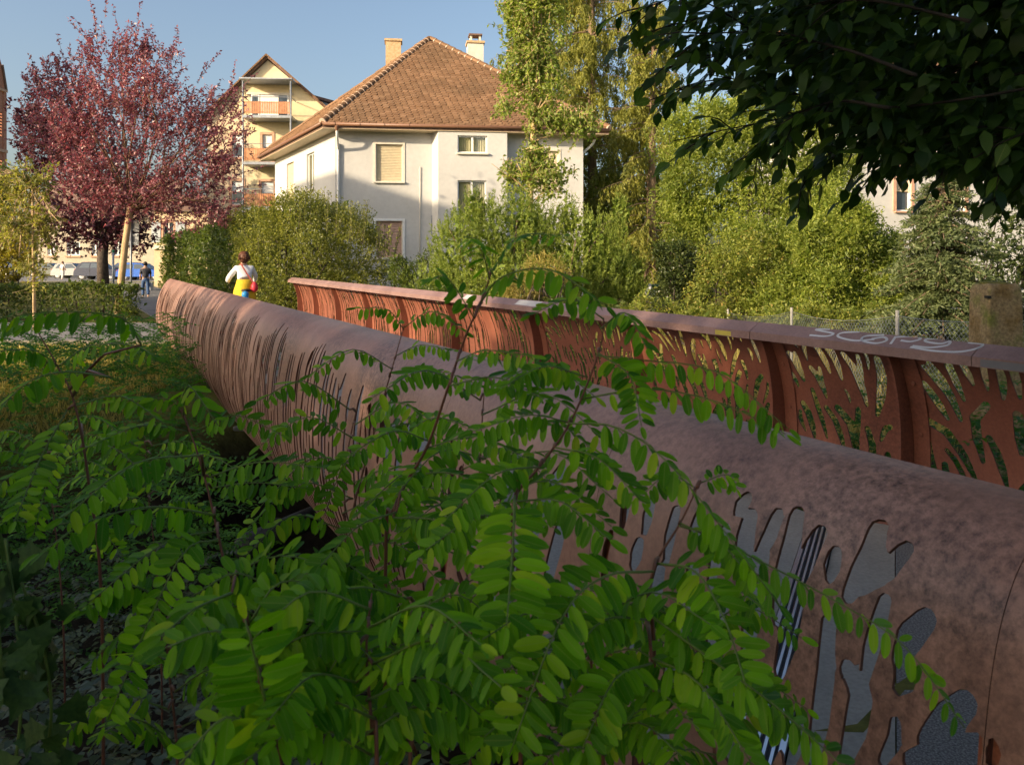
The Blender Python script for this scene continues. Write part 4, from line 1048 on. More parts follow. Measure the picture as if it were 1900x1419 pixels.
# lower wing towards the street
FW = Facade(((286-CX)/FPX*52, 52.0), fy, ny_)
aw = FW.a(392); zw = FW.az(330, 392)[1]; wq = FW.rect(303, 322, 412, 450)
FW.wall('wing_wall', apt, aw, -0.5, zw, [wq], M['peach_wall'])
w_ = FW.window(apt, wq, 2, curtain=False); FW.surround(w_, wq, M['sandstone'], 0.14, 0.04)
for a, b in ((wq[0] - 0.75, wq[0] - 0.16), (wq[1] + 0.16, wq[1] + 0.75)):
    m2 = MB(); FW.box(m2, a, b, wq[2], wq[3], 0.03, 0.07); m2.build('shutter_leaf', M['zinc'], apt)
zcz = FW.az(330, 459)[1]; mb = MB(); FW.box(mb, -0.1, aw, zcz - 0.12, zcz + 0.12, 0, 0.16); mb.build('string_course', M['trim_cream'], apt)
mb = MB(); mb.prism([FW.P(-0.3, zw, 0.3), FW.P(aw, zw, 0.3), FW.P(aw, zw + 1.2, -3), FW.P(-0.3, zw + 1.2, -3)], (0, 0, 0.1)); mb.build('wing_roof', M['dark_roof'], apt)
mb = MB(); mb.quad(FW.P(0, -0.5), FW.P(0, zw), FW.P(0, zw, -10), FW.P(0, -0.5, -10)); mb.build('wing_wall', M['peach_wall'], apt)

# brick church tower at the edge of the picture
tw = thing('church_tower', (-101, 150, 0), 'slender red brick church tower rising at the edge beside the plum tree', 'tower')
FT = Facade((-103.0, 150), (0, 1), (1, 0)); aT = 9.0
o1 = [(6.9, 7.8, 16.5, 21.5), (6.9, 7.8, 26, 31)]
FT.wall('wall', tw, aT, -1, 35.5, o1, M['red_brick'], 0.6)
for o in o1:
    m2 = MB()
    for k in range(12): FT.box(m2, o[0], o[1], o[2] + k*0.62, o[2] + k*0.62 + 0.25, -0.5, -0.2)
    m2.build('louvre', M['dark_roof'], tw)
mb = MB(); FT.box(mb, -0.3, aT + 0.2, 23.0, 23.6, -0.3, 0.3); FT.box(mb, -0.3, aT + 0.2, 35.3, 35.8, -0.3, 0.3); mb.build('string_course', M['sandstone'], tw)
mb = MB(); FT.box(mb, aT - 0.9, aT + 0.12, -1, 35.2, -0.5, 0.12); mb.build('corner_pier', M['red_brick'], tw)
mb = MB(); mb.poly([FT.P(0, 35.8), FT.P(aT, 35.8), FT.P(aT - 1.2, 40.5), FT.P(4.5, 47)]); mb.build('gable', M['red_brick'], tw)
mb = MB(); mb.prism([FT.P(aT + 0.2, 35.8, 0.3), FT.P(aT - 1.1, 40.7, 0.3), FT.P(aT - 1.4, 40.4, 0.3), FT.P(aT - 0.2, 35.8, 0.3)], (-9, 0, 0)); mb.build('roof', M['dark_roof'], tw)
mb = MB(); mb.quad(FT.P(0, -1), FT.P(0, 35.5), FT.P(0, 35.5, -9), FT.P(0, -1, -9)); mb.build('wall', M['red_brick'], tw)

# beige house across the street behind the dark plum, and a pale house behind the right-hand spruce
bh = thing('street_house', (-45, 96, 0), 'beige street house with white windows behind the parked cars', 'house')
FS = Facade(((70-CX)/FPX*96, 96), (1, 0), (0, -1)); aS = FS.a(300)
ows = [FS.rect(124, 148, 448, 474), FS.rect(170, 190, 448, 474), FS.rect(212, 232, 448, 474), FS.rect(88, 104, 448, 474)]
FS.wall('wall', bh, aS, -1, FS.az(150, 405)[1], ows, surf('grey_beige_render', (0.42, 0.36, 0.28), (0.5, 0.43, 0.34), 1, 0.9))
for o in ows: w_ = FS.window(bh, o, 3, curtain=False, fr=0.12); FS.sill(w_, o, M['sandstone'], 0.2, 0.2, 0.2)
mb = MB(); za = FS.az(150, 405)[1]; mb.prism([FS.P(-1, za, 0.8), FS.P(aS + 1, za, 0.8), FS.P(aS + 1, za + 5, -5), FS.P(-1, za + 5, -5)], (0, 0, 0.2)); mb.build('roof', M['dark_roof'], bh)
ph = thing('pale_house', (15, 31, 0), 'sunlit pale house with orange framed window showing behind the spruce', 'house')
FP = Facade(((1560-CX)/FPX*30, 30), unit(np.array((1, 0.25))), unit(np.array((0.25, -1)))); aP = FP.a(2000)
op = [FP.rect(1662, 1690, 312, 392), FP.rect(1760, 1790, 312, 392)]
FP.wall('wall', ph, aP, -0.8, FP.az(1650, 190)[1], op, M['render_white'])
for o in op:
    w_ = FP.window(ph, o, 1, curtain=False); FP.surround(w_, o, M['sandstone'], 0.14, 0.05); FP.sill(w_, o, M['sandstone'])
    FP.shutter(w_, (o[0] + 0.02, o[1] - 0.02, o[2] + (o[3]-o[2])*0.45, o[3] - 0.02), M['shutter'], back=-0.06)
zt = FP.az(1650, 190)[1]; mb = MB(); mb.prism([FP.P(-0.6, zt, 0.6), FP.P(aP, zt, 0.6), FP.P(aP, zt + 4, -5), FP.P(-0.6, zt + 4, -5)], (0, 0, 0.15)); mb.build('roof', M['tile'], ph)
mb = MB(); mb.quad(FP.P(0, -0.8), FP.P(0, zt), FP.P(0, zt, -8), FP.P(0, -0.8, -8)); mb.build('wall', M['render_white'], ph)
# tall house out of the picture to the left: its eaves throw the straight shadow across the white house
sh_ = thing('neighbour_house', TN(26, -25, 0), 'tall flat roofed neighbour house outside the picture, whose shadow crosses the white wall', 'house')
zt = 7.75 + 25*math.tan(SUN_EL)
FN = Facade(TN(22.0, -25)[:2], (UX, UY), (0.878, 0.478))
on = [(1.0 + 2.6*k, 2.2 + 2.6*k, 1.2 + 3*j, 2.8 + 3*j) for k in range(3) for j in range(5)]
FN.wall('wall', sh_, 9.0, -0.5, zt, on, M['render_white'])
for o in on: FN.window(sh_, o, 2, curtain=False)
mb = MB(); mb.prism([TN(21.9, -24.8, zt), TN(31.1, -24.8, zt), TN(31.1, -34, zt), TN(21.9, -34, zt)], (0, 0, 0.25)); mb.build('roof', M['zinc'], sh_)
for a, b in (((22, -25.0), (22, -33.8)), ((31, -25.0), (31, -33.8)), ((22, -33.8), (31, -33.8))):
    mb = MB(); p, q = TN(*a), TN(*b); mb.quad(e3(p, -0.5), e3(q, -0.5), e3(q, zt), e3(p, zt)); mb.build('wall', M['render_white'], sh_)

# ------------------------------------------------------------------ trees, hedges and shrubs
def lobes_px(lst, d, dr=0.8):
    out = []
    for q in lst:
        x, y, rx, ry = q[:4]; dd = d + (q[4] if len(q) > 4 else 0)
        out.append((PX(x, y, dd), (rx/FPX*dd, rx/FPX*dd*dr, ry/FPX*dd)))
    return out
def gz(p): return float(ground_z(p[0], p[1]))
def on_ground(p): return np.array((p[0], p[1], gz(p) - 0.03))

d = 22.5
base = on_ground(PX(217, 590, d))
broad_tree('plum_tree', 'sunlit purple leaved plum tree with pale slim leaning trunk beside the road', base,
           [base, PX(224, 530, d), PX(232, 455, d), PX(242, 384, d)], (0.105, 0.085),
           lobes_px([(235, 268, 165, 135), (220, 140, 90, 75), (105, 225, 75, 65), (395, 230, 66, 62), (345, 345, 95, 82), (165, 335, 85, 62), (300, 200, 90, 80), (420, 300, 38, 38), (120, 165, 50, 45), (240, 90, 45, 40)], d, 0.75) +
           lobes_px([(165, 78, 12, 36), (272, 72, 15, 34), (55, 140, 22, 10), (95, 112, 24, 10), (440, 175, 18, 26), (310, 88, 30, 9), (60, 255, 34, 30), (405, 395, 40, 28)], d, 1.0),
           2300, 13, 0.095, 0.056, M['lf_plum'], M['bark_pale'], 1, 0.55, 26, droop=0.05, lump=0.26, shoots=110, branchm=surf('plum_branch', (0.13, 0.075, 0.05), (0.24, 0.15, 0.09), 6, 0.85))
d = 45.0
base = on_ground(PX(192, 540, d))
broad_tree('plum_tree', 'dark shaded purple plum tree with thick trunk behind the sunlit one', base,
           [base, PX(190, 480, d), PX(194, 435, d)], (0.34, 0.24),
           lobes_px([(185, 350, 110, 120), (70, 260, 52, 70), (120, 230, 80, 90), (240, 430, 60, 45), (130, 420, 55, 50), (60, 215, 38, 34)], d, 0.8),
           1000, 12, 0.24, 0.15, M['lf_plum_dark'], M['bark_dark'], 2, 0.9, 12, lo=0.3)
d = 19.0
base = on_ground(PX(64, 606, d))
broad_tree('young_tree', 'thin young tree with sparse yellow green leaves in front of the low hedge', base,
           [base, PX(63, 520, d), PX(61, 430, d), PX(60, 330, d)], (0.045, 0.02),
           lobes_px([(60, 330, 45, 40), (35, 420, 52, 48), (78, 430, 36, 60), (66, 510, 30, 40), (20, 350, 40, 40)], d, 0.9),
           230, 9, 0.13, 0.06, M['lf_young'], M['bark_pale'], 4, 0.5, 9, lo=0.1)
def bush(name, label, lobes, n_out, n_in, L, W, mat, seed, cat='shrub', group=None, stem=True, lump=0.2, up=0.3, nl=5, tl=0.25, spread=0.8, zmin=None, Lin=2.2, clumps=7):
    rng = np.random.default_rng(seed)
    c = np.mean([l[0] for l in lobes], 0); base = on_ground(c)
    root = thing(name, base, label, cat, group)
    kids = []
    for (cc, rr) in lobes:                                     # smaller clumps break up the outline
        for _ in range(clumps):
            dv = rdir(rng, 1)[0]; dv[1] = -abs(dv[1]) if rng.random() < 0.7 else dv[1]; f_ = rng.uniform(0.22, 0.42)
            kids.append((np.asarray(cc) + dv*np.asarray(rr)*rng.uniform(0.72, 1.0), tuple(np.asarray(rr)*f_)))
    lobes = list(lobes) + kids
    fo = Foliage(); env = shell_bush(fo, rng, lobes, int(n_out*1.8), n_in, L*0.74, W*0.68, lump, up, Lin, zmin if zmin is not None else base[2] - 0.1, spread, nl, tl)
    fo.build('foliage', mat, root)
    if stem:
        mb = MB()
        tips, _ = env.sample(rng, 22, 0.3, 0.85, cull=0.0)
        for p in tips: limb(mb, rng, base + rng.normal(size=3)*np.array((0.25, 0.25, 0)), p, 0.035, 0.01, 5, 5, 0.02)
        mb.build('stems', M['bark_dark'], root, True)
    return root
bush('golden_tree', 'bright yellow green tree crown filling the edge below the church tower', lobes_px([(5, 400, 62, 75), (-20, 480, 60, 60), (30, 470, 40, 50)], 31, 0.8), 1000, 700, 0.13, 0.08, M['lf_gold'], 5, 'tree', zmin=0.3)
bush('street_tree', 'dark green tree at the edge below the church tower', lobes_px([(-5, 350, 42, 45), (-40, 380, 60, 80)], 38, 0.8), 600, 500, 0.18, 0.11, M['lf_hedge'], 6, 'tree', zmin=0.5)

def box_hedge(name, label, A, B, width, h, n_out, n_in, L, W, mat, seed, side, gaps=0.0, zlow=0.0, wob=0.12):
    """hedge between ground points A and B; side = direction of its width"""
    rng = np.random.default_rng(seed)
    A = np.asarray(A, float); B = np.asarray(B, float); e = unit(B - A); LL = np.linalg.norm(B - A); sd = unit(np.asarray(side, float))
    root = thing(name, (A + B)/2, label, 'hedge')
    fo = Foliage()
    wts = np.array([LL*h, LL*h*0.35, LL*width, width*h, width*h]); wts = wts/wts.sum()
    def samp(n, dep):
        k = rng.choice(5, n, p=wts); u = rng.random(n)*LL; v = rng.random(n)*h; w = rng.random(n)*width
        dd = rng.exponential(dep, n)
        o = np.zeros((n, 3))
        w = np.where(k == 0, dd, np.where(k == 1, width - dd, w)); v = np.where(k == 2, h - dd*0.7, v); u = np.where(k == 3, dd, np.where(k == 4, LL - dd, u))
        o[k == 0] = -sd; o[k == 1] = sd; o[k == 2] = (0, 0, 1); o[k == 3] = -e; o[k == 4] = e
        bump = wob*(np.sin(u*2.1 + 1) + np.sin(u*5.3 + v*3) * 0.6 + np.sin(v*4.2 + u) * 0.6)
        p = A + e*u[:, None] + sd*w[:, None] + o*bump[:, None] + np.array((0, 0, 1))*(v + zlow*0)[:, None]
        keep = rng.random(n) > gaps*np.clip(1 - v/(0.5*h), 0, 1)
        return p[keep], o[keep]
    p, o = samp(n_out, 0.06)
    twigs(fo, None, rng, p, o, 0.16, 4, L, W, 0.05, 0.35, 0.9, vb=rng.random(len(p)))
    p, o = samp(n_in, 0.3)
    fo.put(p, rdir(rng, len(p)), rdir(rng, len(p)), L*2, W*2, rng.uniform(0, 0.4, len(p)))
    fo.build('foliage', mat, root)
    mb = MB(); k = int(LL/0.55)
    for i in range(k):
        q = A + e*(LL*(i + rng.uniform(0.2, 0.8))/k) + sd*width*0.5
        q = on_ground(q); limb(mb, rng, q, q + np.array((rng.normal()*0.1, rng.normal()*0.1, h*0.85)), 0.03, 0.012, 5, 4)
    mb.build('stems', M['bark_dark'], root, True)
    return root
hl = on_ground(PX(-60, 600, 21.9)); hr = on_ground(PX(240, 605, 21.6))
box_hedge('low_hedge', 'low clipped hedge with thin stems between the road and the parked cars', hl, hr, 0.8, 1.08, 1900, 500, 0.08, 0.045, M['lf_hedge'], 7, (0, 1, 0), gaps=0.92, wob=0.05)
ha = on_ground(TN(23.5, 5.0)); hb = on_ground(TN(58, 4.4))
box_hedge('tall_hedge', 'tall dark green clipped hedge running along the path', ha, hb, 2.0, 3.35, 8200, 3600, 0.13, 0.075, M['lf_hedge'], 8, (0.878, 0.478, 0))
privet = bush('privet_shrub', 'large loose privet shrub with upright shoots in front of the white house', lobes_px([(590, 470, 120, 105), (520, 480, 70, 105), (650, 470, 75, 85), (560, 390, 60, 45), (500, 545, 50, 60), (640, 530, 90, 60), (470, 430, 45, 55, 1.0)], 21.5, 0.75), 4300, 2600, 0.085, 0.048, M['lf_shrub'], 9, nl=6, tl=0.3, up=0.6)
# long upright shoots on the privet
rng = np.random.default_rng(31)
root = privet
fo = Foliage(); mb = MB()
for k in range(85):
    x = rng.uniform(455, 735); yb = 400 + abs(x - 590)*0.35; ht = rng.uniform(35, 85) if abs(x-590) < 90 else rng.uniform(20, 55)
    a = PX(x, yb + 25, 21.3 + rng.normal()*0.6); b = a + np.array((rng.normal()*0.12 + (x-590)/900, rng.normal()*0.12, ht/68))
    mb.tube([a, b], [0.006, 0.003], 3); n = 22; u = rng.random(n)
    fo.put(a + (b-a)*u[:, None], unit(unit(b-a)*0.7 + rdir(rng, n)*0.8), unit(rdir(rng, n) + (0, 0, 0.6)), 0.075*rng.uniform(0.7, 1.2, n), 0.04, rng.random(n))
fo.build('upright_shoots', M['lf_shrub'], root, 'stuff'); mb.build('shoot_stems', M['bark_dark'], root)['kind'] = 'stuff'

# mountain pine: upright candles of needles
def pine(name, label, lobes, n, mat, seed, L=0.066, W=0.018, nl=26, tl=0.40):
    rng = np.random.default_rng(seed)
    c = np.mean([l[0] for l in lobes], 0); base = on_ground(c); root = thing(name, base, label, 'shrub')
    env = Env(lobes, rng, 0.25); tp, td = env.sample(rng, n, 0.72, 1.05, 0.7); k = tp[:, 2] > base[2]; tp, td = tp[k], td[k]; n = len(tp)
    fo = Foliage(); ax_ = unit(td*0.45 + np.array((0, 0, 1.0)) + rng.normal(size=(n, 3))*0.12); ln = tl*rng.uniform(0.6, 1.3, n)
    i = np.repeat(np.arange(n), nl); u = rng.random(n*nl)
    P = tp[i] - ax_[i]*(ln[i]*(1-u))[:, None]
    D = unit(ax_[i]*(0.5 + 0.6*u[:, None]) + rdir(rng, n*nl)*0.75)
    fo.put(P, D, rdir(rng, n*nl), L*rng.uniform(0.7, 1.2, n*nl), W, np.clip(rng.random(n*nl)*0.6 + rng.random(n)[i]*0.4, 0, 1))
    p, d_ = env.sample(rng, n, 0.35, 0.8, 1.0); k = p[:, 2] > base[2]; p = p[k]
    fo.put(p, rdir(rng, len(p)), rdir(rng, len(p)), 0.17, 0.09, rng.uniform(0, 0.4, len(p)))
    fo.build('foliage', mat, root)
    mb = MB(); tips, _ = env.sample(rng, 26, 0.3, 0.85, cull=0.0)
    for p in tips: limb(mb, rng, base + rng.normal(size=3)*np.array((0.4, 0.3, 0)), p, 0.05, 0.012, 5, 5)
    mb.build('stems', M['bark'], root, True)
    return root
pine('mountain_pine', 'bushy mountain pine with upright candles below the bay of the white house', lobes_px([(865, 470, 75, 95), (955, 430, 85, 80), (1080, 465, 85, 80), (815, 530, 55, 55), (1145, 520, 60, 75), (1000, 520, 150, 75), (910, 540, 110, 60), (1150, 400, 22, 50), (880, 385, 26, 40), (1055, 400, 24, 45)], 17.0, 0.8), 3000, M['lf_pine'], 10)
bush('dry_shrub', 'brownish dry twiggy patch inside the mountain pine', lobes_px([(1010, 500, 45, 30, -1.4), (970, 540, 40, 30, -1.3)], 17.0, 0.5), 500, 150, 0.09, 0.018, M['lf_dry'], 77)
# slim maple in front of the house
d = 17.6
base = on_ground(PX(968, 520, d))
broad_tree('slim_maple', 'slim pale green maple sapling rising in front of the house roof', base,
           [base, PX(975, 470, d), PX(984, 380, d), PX(986, 290, d), PX(994, 190, d), PX(1002, 60, d), PX(1004, -40, d)], (0.085, 0.035),
           lobes_px([(985, 55, 62, 75), (965, 135, 48, 55), (1005, 150, 45, 50), (995, 215, 40, 40), (1080, 238, 42, 28), (1040, 225, 40, 22), (990, 300, 36, 34), (1012, 335, 52, 40), (955, 330, 32, 30), (960, 20, 42, 40), (1020, -30, 70, 60), (940, 205, 24, 16), (985, 420, 45, 40)], d, 0.8),
           1500, 11, 0.09, 0.062, M['lf_ash'], M['bark_pale'], 12, 0.42, 18, along=True, lo=0.2, droop=0.25, up=0.1)

# conifers
def weeping(name, label, base, top, nb, len_f, mat, seed, strands=15, nl=15, L=0.13, W=0.036, hang=0.75, z0=1.0):
    rng = np.random.default_rng(seed); base = np.asarray(base, float); top = np.asarray(top, float)
    root = thing(name, base, label, 'tree'); H = top[2] - base[2]
    mb = MB(); mb.tube([base, base + (top-base)*0.5, top], [0.26, 0.17, 0.03], 8); mb.build('trunk', M['bark'], root, True)
    br = MB(); fo = Foliage()
    for k in range(nb):
        h = z0 + (H - z0)*((k + rng.random())/nb); u = h/H; p0 = base + (top - base)*u
        ln = len_f(u)*rng.uniform(0.65, 1.15); az = rng.uniform(0, 6.283); dv = np.array((math.cos(az), math.sin(az), 0))
        pts = [p0 + dv*ln*v + np.array((0, 0, ln*(0.12*v - 0.42*v*v + 0.1*v**3))) for v in np.linspace(0, 1, 6)]
        br.tube(pts, [0.035, 0.028, 0.02, 0.014, 0.009, 0.005], 4, False)
        for j in range(strands):
            v = rng.uniform(0.15, 1.0); q = np.array([np.interp(v, np.linspace(0, 1, 6), [p[c] for p in pts]) for c in range(3)])
            lt = hang*rng.uniform(0.4, 1.2)*(0.5 + 0.5*math.sin(v*3.0)); sidev = np.cross(dv, (0, 0, 1))*rng.normal()*0.35 + dv*0.15
            uu = (np.arange(nl) + rng.random(nl))/nl
            P = q + sidev*(uu*lt)[:, None] + np.stack([np.zeros(nl), np.zeros(nl), -lt*uu**1.3], 1)
            D = unit(np.array((0, 0, -1.0)) + rdir(rng, nl)*0.75)
            fo.put(P, D, unit(rdir(rng, nl)), L*rng.uniform(0.7, 1.2, nl), W, np.clip(rng.random(nl)*0.6 + rng.random()*0.4, 0, 1))
    br.build('branches', M['bark'], root); fo.build('crown', mat, root)
    return root
b_ = on_ground(PX(1100, 540, 37)); weeping('weeping_spruce', 'tall golden green spruce with hanging sprays behind the right end of the house roof', b_, (b_[0] - 0.1, 37, 23.5), 230, lambda u: 4.3*(1.08 - u)**0.6, M['lf_spruce'], 13, 26, 16, 0.2, 0.06, 1.3)
b_ = on_ground(PX(1005, 540, 42)); weeping('tall_spruce', 'taller spruce standing further back, just above the house roof', b_, (b_[0] + 0.2, 42, 25.0), 120, lambda u: 3.6*(1.08 - u)**0.6, M['lf_spruce'], 14, 20, 14, 0.24, 0.07, 1.3)
b_ = on_ground(PX(1205, 560, 33)); weeping('back_spruce', 'spruce rising behind the yews under the overhanging leaves', b_, (b_[0] + 0.2, 33, 12.5), 110, lambda u: 3.0*(1.08 - u)**0.6, M['lf_spruce'], 15, 20, 14, 0.2, 0.06, 1.0)
bush('big_yew', 'big golden green yew filling the garden below the overhanging branches', lobes_px([(1330, 330, 120, 115), (1450, 300, 130, 110), (1400, 440, 150, 110), (1290, 340, 75, 85), (1310, 235, 80, 50), (1480, 430, 90, 90), (1420, 220, 90, 60)], 18.5, 0.8), 6500, 3000, 0.125, 0.045, M['lf_yew'], 16, 'tree', nl=7, tl=0.4, up=0.25, lump=0.3, Lin=2.6)
bush('broad_yew', 'broad lower yew with feathery tips between the big yew and the spruce', lobes_px([(1550, 455, 80, 95), (1620, 540, 85, 65), (1530, 540, 100, 70), (1470, 560, 80, 55), (1630, 480, 45, 50)], 15.5, 0.8), 4200, 1900, 0.115, 0.04, M['lf_yew'], 17, 'tree', nl=7, tl=0.4, up=0.0, lump=0.3, Lin=2.6)
bush('shaded_yew', 'dark yew in the shadow beside the corner of the white house', lobes_px([(1150, 395, 75, 100), (1205, 430, 80, 95), (1125, 470, 60, 85), (1255, 430, 55, 80), (1180, 500, 90, 60)], 34.5, 0.5), 3400, 1600, 0.17, 0.062, M['lf_yew'], 18, 'tree', nl=6, tl=0.5)
def fir(name, label, base, top, nb, len_f, mat, seed):
    rng = np.random.default_rng(seed); base = np.asarray(base, float); top = np.asarray(top, float); H = top[2] - base[2]
    root = thing(name, base, label, 'tree'); mb = MB(); mb.tube([base, (base+top)/2, top], [0.07, 0.05, 0.012], 8); mb.build('trunk', M['bark_dark'], root, True)
    br = MB(); fo = Foliage()
    for k in range(nb):
        u = (k + rng.random())/nb; p0 = base + (top-base)*(0.06 + 0.94*u); ln = len_f(u)*rng.uniform(0.75, 1.12); az = rng.uniform(0, 6.283)
        dv = np.array((math.cos(az), math.sin(az), 0)); sdv = np.cross(dv, (0, 0, 1.0))
        curve = lambda v: p0 + dv*ln*v + np.array((0, 0, ln*(0.10*v - 0.30*v*v)))
        br.tube([curve(v) for v in (0, 0.35, 0.7, 1)], [0.02, 0.014, 0.009, 0.004], 4, False)
        ns = max(6, int(ln*22))
        for j in range(ns):
            v = 0.12 + 0.88*j/ns; q = curve(v); sg = 1 if j % 2 else -1; lt = (0.30*ln*(1.1 - v) + 0.10)*rng.uniform(0.7, 1.2)
            td_ = unit(dv*0.75 + sdv*sg*0.8 + np.array((0, 0, -0.28)))
            n = max(8, int(lt*60)); uu = (np.arange(n) + rng.random(n))/n
            P = q + td_*(uu*lt)[:, None]
            D = unit(td_*0.7 + rdir(rng, n)*0.7 + np.array((0, 0, 0.1)))
            fo.put(P, D, unit(rdir(rng, n) + (0, 0, 0.5)), 0.07*rng.uniform(0.7, 1.3, n), 0.024, np.clip(rng.random(n)*0.5 + 0.5*rng.random(), 0, 1))
    br.build('branches', M['bark'], root); fo.build('crown', mat, root); return root
b_ = on_ground(PX(1748, 640, 11.0)); fir('spruce_tree', 'bushy blue green young spruce behind the mossy post', b_, (b_[0], 11.0, 3.05), 270, lambda u: 1.35*(1 - u)**0.75 + 0.1, M['lf_fir'], 19)
bush('ivy_bush', 'rounded dark ivy covered bush in the garden', lobes_px([(1258, 492, 48, 52), (1290, 520, 40, 40), (1262, 560, 60, 50)], 16.5, 0.9), 1500, 600, 0.07, 0.055, M['lf_ivy'], 20, up=0.0, nl=4)
bush('mixed_shrub', 'mixed garden shrub with reddish and yellow leaves beside the ivy bush', lobes_px([(1360, 500, 65, 55), (1330, 550, 60, 50), (1420, 530, 55, 55), (1400, 455, 34, 32), (1400, 590, 70, 50)], 15.8, 0.8), 1700, 700, 0.08, 0.045, M['lf_mixed'], 21, nl=5)
0 and bush('reddish_shrub', 'small shrub with rusty orange leaves in front of the big yew', lobes_px([(1400, 465, 30, 25, -0.4), (1425, 440, 20, 25, -0.4)], 15.4, 0.8), 350, 120, 0.08, 0.05, leaf_mat('rusty_leaf', (0.12, 0.05, 0.02), (0.45, 0.2, 0.08), 0.3), 22)
bush('dark_thicket', 'dark thin twiggy thicket behind the mossy post at the edge', lobes_px([(1880, 450, 60, 90), (1900, 560, 70, 70)], 14.0, 0.8), 900, 500, 0.09, 0.05, M['lf_ivy'], 23, nl=4)
bush('garden_hedge', 'low dark hedge at the foot of the pine behind the handrail', lobes_px([(1000, 575, 100, 30), (880, 570, 80, 30), (1110, 580, 70, 25), (790, 555, 60, 30)], 16.0, 0.8), 1300, 700, 0.08, 0.05, M['lf_hedge'], 24)
bush('leafy_shrub', 'loose leafy shrub in front of the white house foundation', lobes_px([(775, 520, 35, 45), (740, 500, 22, 30)], 20.0, 0.8), 420, 100, 0.10, 0.05, M['lf_hedge'], 25)
# trees of the sunny bank outside the picture on the left, they keep the foreground in shade
SPOT = ('far behind the camera', 'behind the camera', 'close behind the camera', 'level with the camera', 'level with the near deck', 'level with the middle deck', 'level with the far deck', 'level with the bridge end', 'level with the road')
def shade_tree(t, zeq, r, k, leaves=5200, n=-20.0, L=0.36):
    """crown just tall enough to keep the low sun off the ground behind it up to zeq at the bridge line"""
    rng = np.random.default_rng(100 + k); zt = zeq + 20.0*math.tan(SUN_EL)/0.989; c = TN(t - 3.0, n, zt*0.55); b = on_ground(c)
    root = thing('bank_tree', b, 'broad bank tree outside the picture, ' + SPOT[k], 'tree', 'trees on the bank outside the picture')
    mb = MB(); mb.tube([b, (b + c)/2, c], [0.2, 0.16, 0.08], 8); mb.build('trunk', M['bark'], root, True)
    env = Env([(c, (r, r, zt*0.45)), (c + np.array((0, 0, zt*0.12)), (r*0.9, r*0.9, zt*0.33))], rng, 0.08)
    if k >= 5: env = Env([(np.array((c[0], c[1], zt - 0.75)), (r, r, 0.8))], rng, 0.25)     # high crown on a bare stem: sun reaches the grass below it
    fo = Foliage(); p, dd = env.sample(rng, leaves, 0.1, 1.0, 0.6, 0.0); fo.put(p, rdir(rng, leaves), rdir(rng, leaves), L, L*0.7, rng.random(leaves)); fo.build('crown', M['lf_shade'], root)
for k, (t_, ze, r_, nl_) in enumerate(((-9.0, 8.0, 3.8, 7500), (-3.2, 8.0, 3.6, 8000), (2.2, 6.5, 3.2, 8000), (6.6, 3.6, 2.6, 6000), (9.8, 2.4, 1.9, 4500), (12.5, 1.75, 1.5, 500), (14.6, 1.75, 0.8, 260))):
    shade_tree(t_, ze, r_, k, nl_)

# grass, weeds and undergrowth
rng = np.random.default_rng(50)
def blades(name, n, region, L, W, mat, lean=0.35, seed=0):
    rng = np.random.default_rng(seed); X, Y = region(rng, n); Z = ground_z(X, Y) - 0.01
    D = unit(np.array((0, 0, 1.0)) + rng.normal(size=(len(X), 3))*lean*np.array((1, 1, 0.2)))
    fo = Foliage(); fo.put(np.stack([X, Y, Z], 1), D, rdir(rng, len(X)), L*rng.uniform(0.4, 1.3, len(X)), W, rng.random(len(X)))
    return tag(fo.build(name, mat), kind='stuff')
def reg_tn(t0, t1, n0, n1):
    def f(rng, n):
        t = rng.uniform(t0, t1, n); m = rng.uniform(n0, n1, n); return 0.878*m - 0.478*t, 0.478*m + 0.878*t
    return f
def reg_xy(x0, x1, y0, y1): return lambda rng, n: (rng.uniform(x0, x1, n), rng.uniform(y0, y1, n))
tag(blades('grass', 15000, lambda r, n: (lambda y: (-y*0.70 + r.random(n)*(y*0.70 - 4.6), y))(r.uniform(8.5, 15.7, n)), 0.16, 0.012, M['lf_dry'], seed=1), 'dry sunlit grass on the bank beside the road', 'grass')
tag(blades('weeds', 14000, reg_tn(5.6, 17, 6.6, 11.5), 0.85, 0.014, M['lf_dry'], 0.25, seed=2), 'tall dry yellow weeds growing behind the far handrail', 'weeds')
def under(name, label, n, region, hmax, L, W, mat, seed):
    rng = np.random.default_rng(seed); X, Y = region(rng, n); Z = ground_z(X, Y) + rng.random(n)**1.4*hmax
    fo = Foliage(); m = 8
    az = rng.uniform(0, 6.283, n); rd = np.stack([np.cos(az), np.sin(az), rng.uniform(-0.35, 0.25, n)], 1)
    i = np.repeat(np.arange(n), m*2); j = np.tile(np.repeat(np.arange(m), 2), n); sg = np.tile([-1, 1], n*m)
    fl = L*6*rng.uniform(0.6, 1.2, n)
    P = np.stack([X, Y, Z], 1)[i] + rd[i]*(fl[i]*(j + 0.5)/m)[:, None] + np.array((0, 0, -1))*(0.25*fl[i]*((j+0.5)/m)**2)[:, None]
    sd = np.cross(rd, (0, 0, 1.0))[i]*sg[:, None]
    fo.put(P, unit(sd + rd[i]*0.35 + rng.normal(size=sd.shape)*0.12 + np.array((0, 0, -0.2))), np.array((0, 0, 1.0)) + rng.normal(size=sd.shape)*0.15, L*rng.uniform(0.8, 1.2, len(i))*(1 - 0.4*np.abs(j/m - 0.4)), W, np.clip(0.6*rng.random(n)[i] + 0.4*rng.random(len(i)), 0, 1))
    return tag(fo.build(name, mat), label, 'undergrowth', kind='stuff')
under('undergrowth', 'dense dark green undergrowth of feathery leaves on the near bank', 4600, reg_tn(6.0, 13.5, -6.0, 1.2), 1.0, 0.06, 0.03, M['lf_under'], 60)
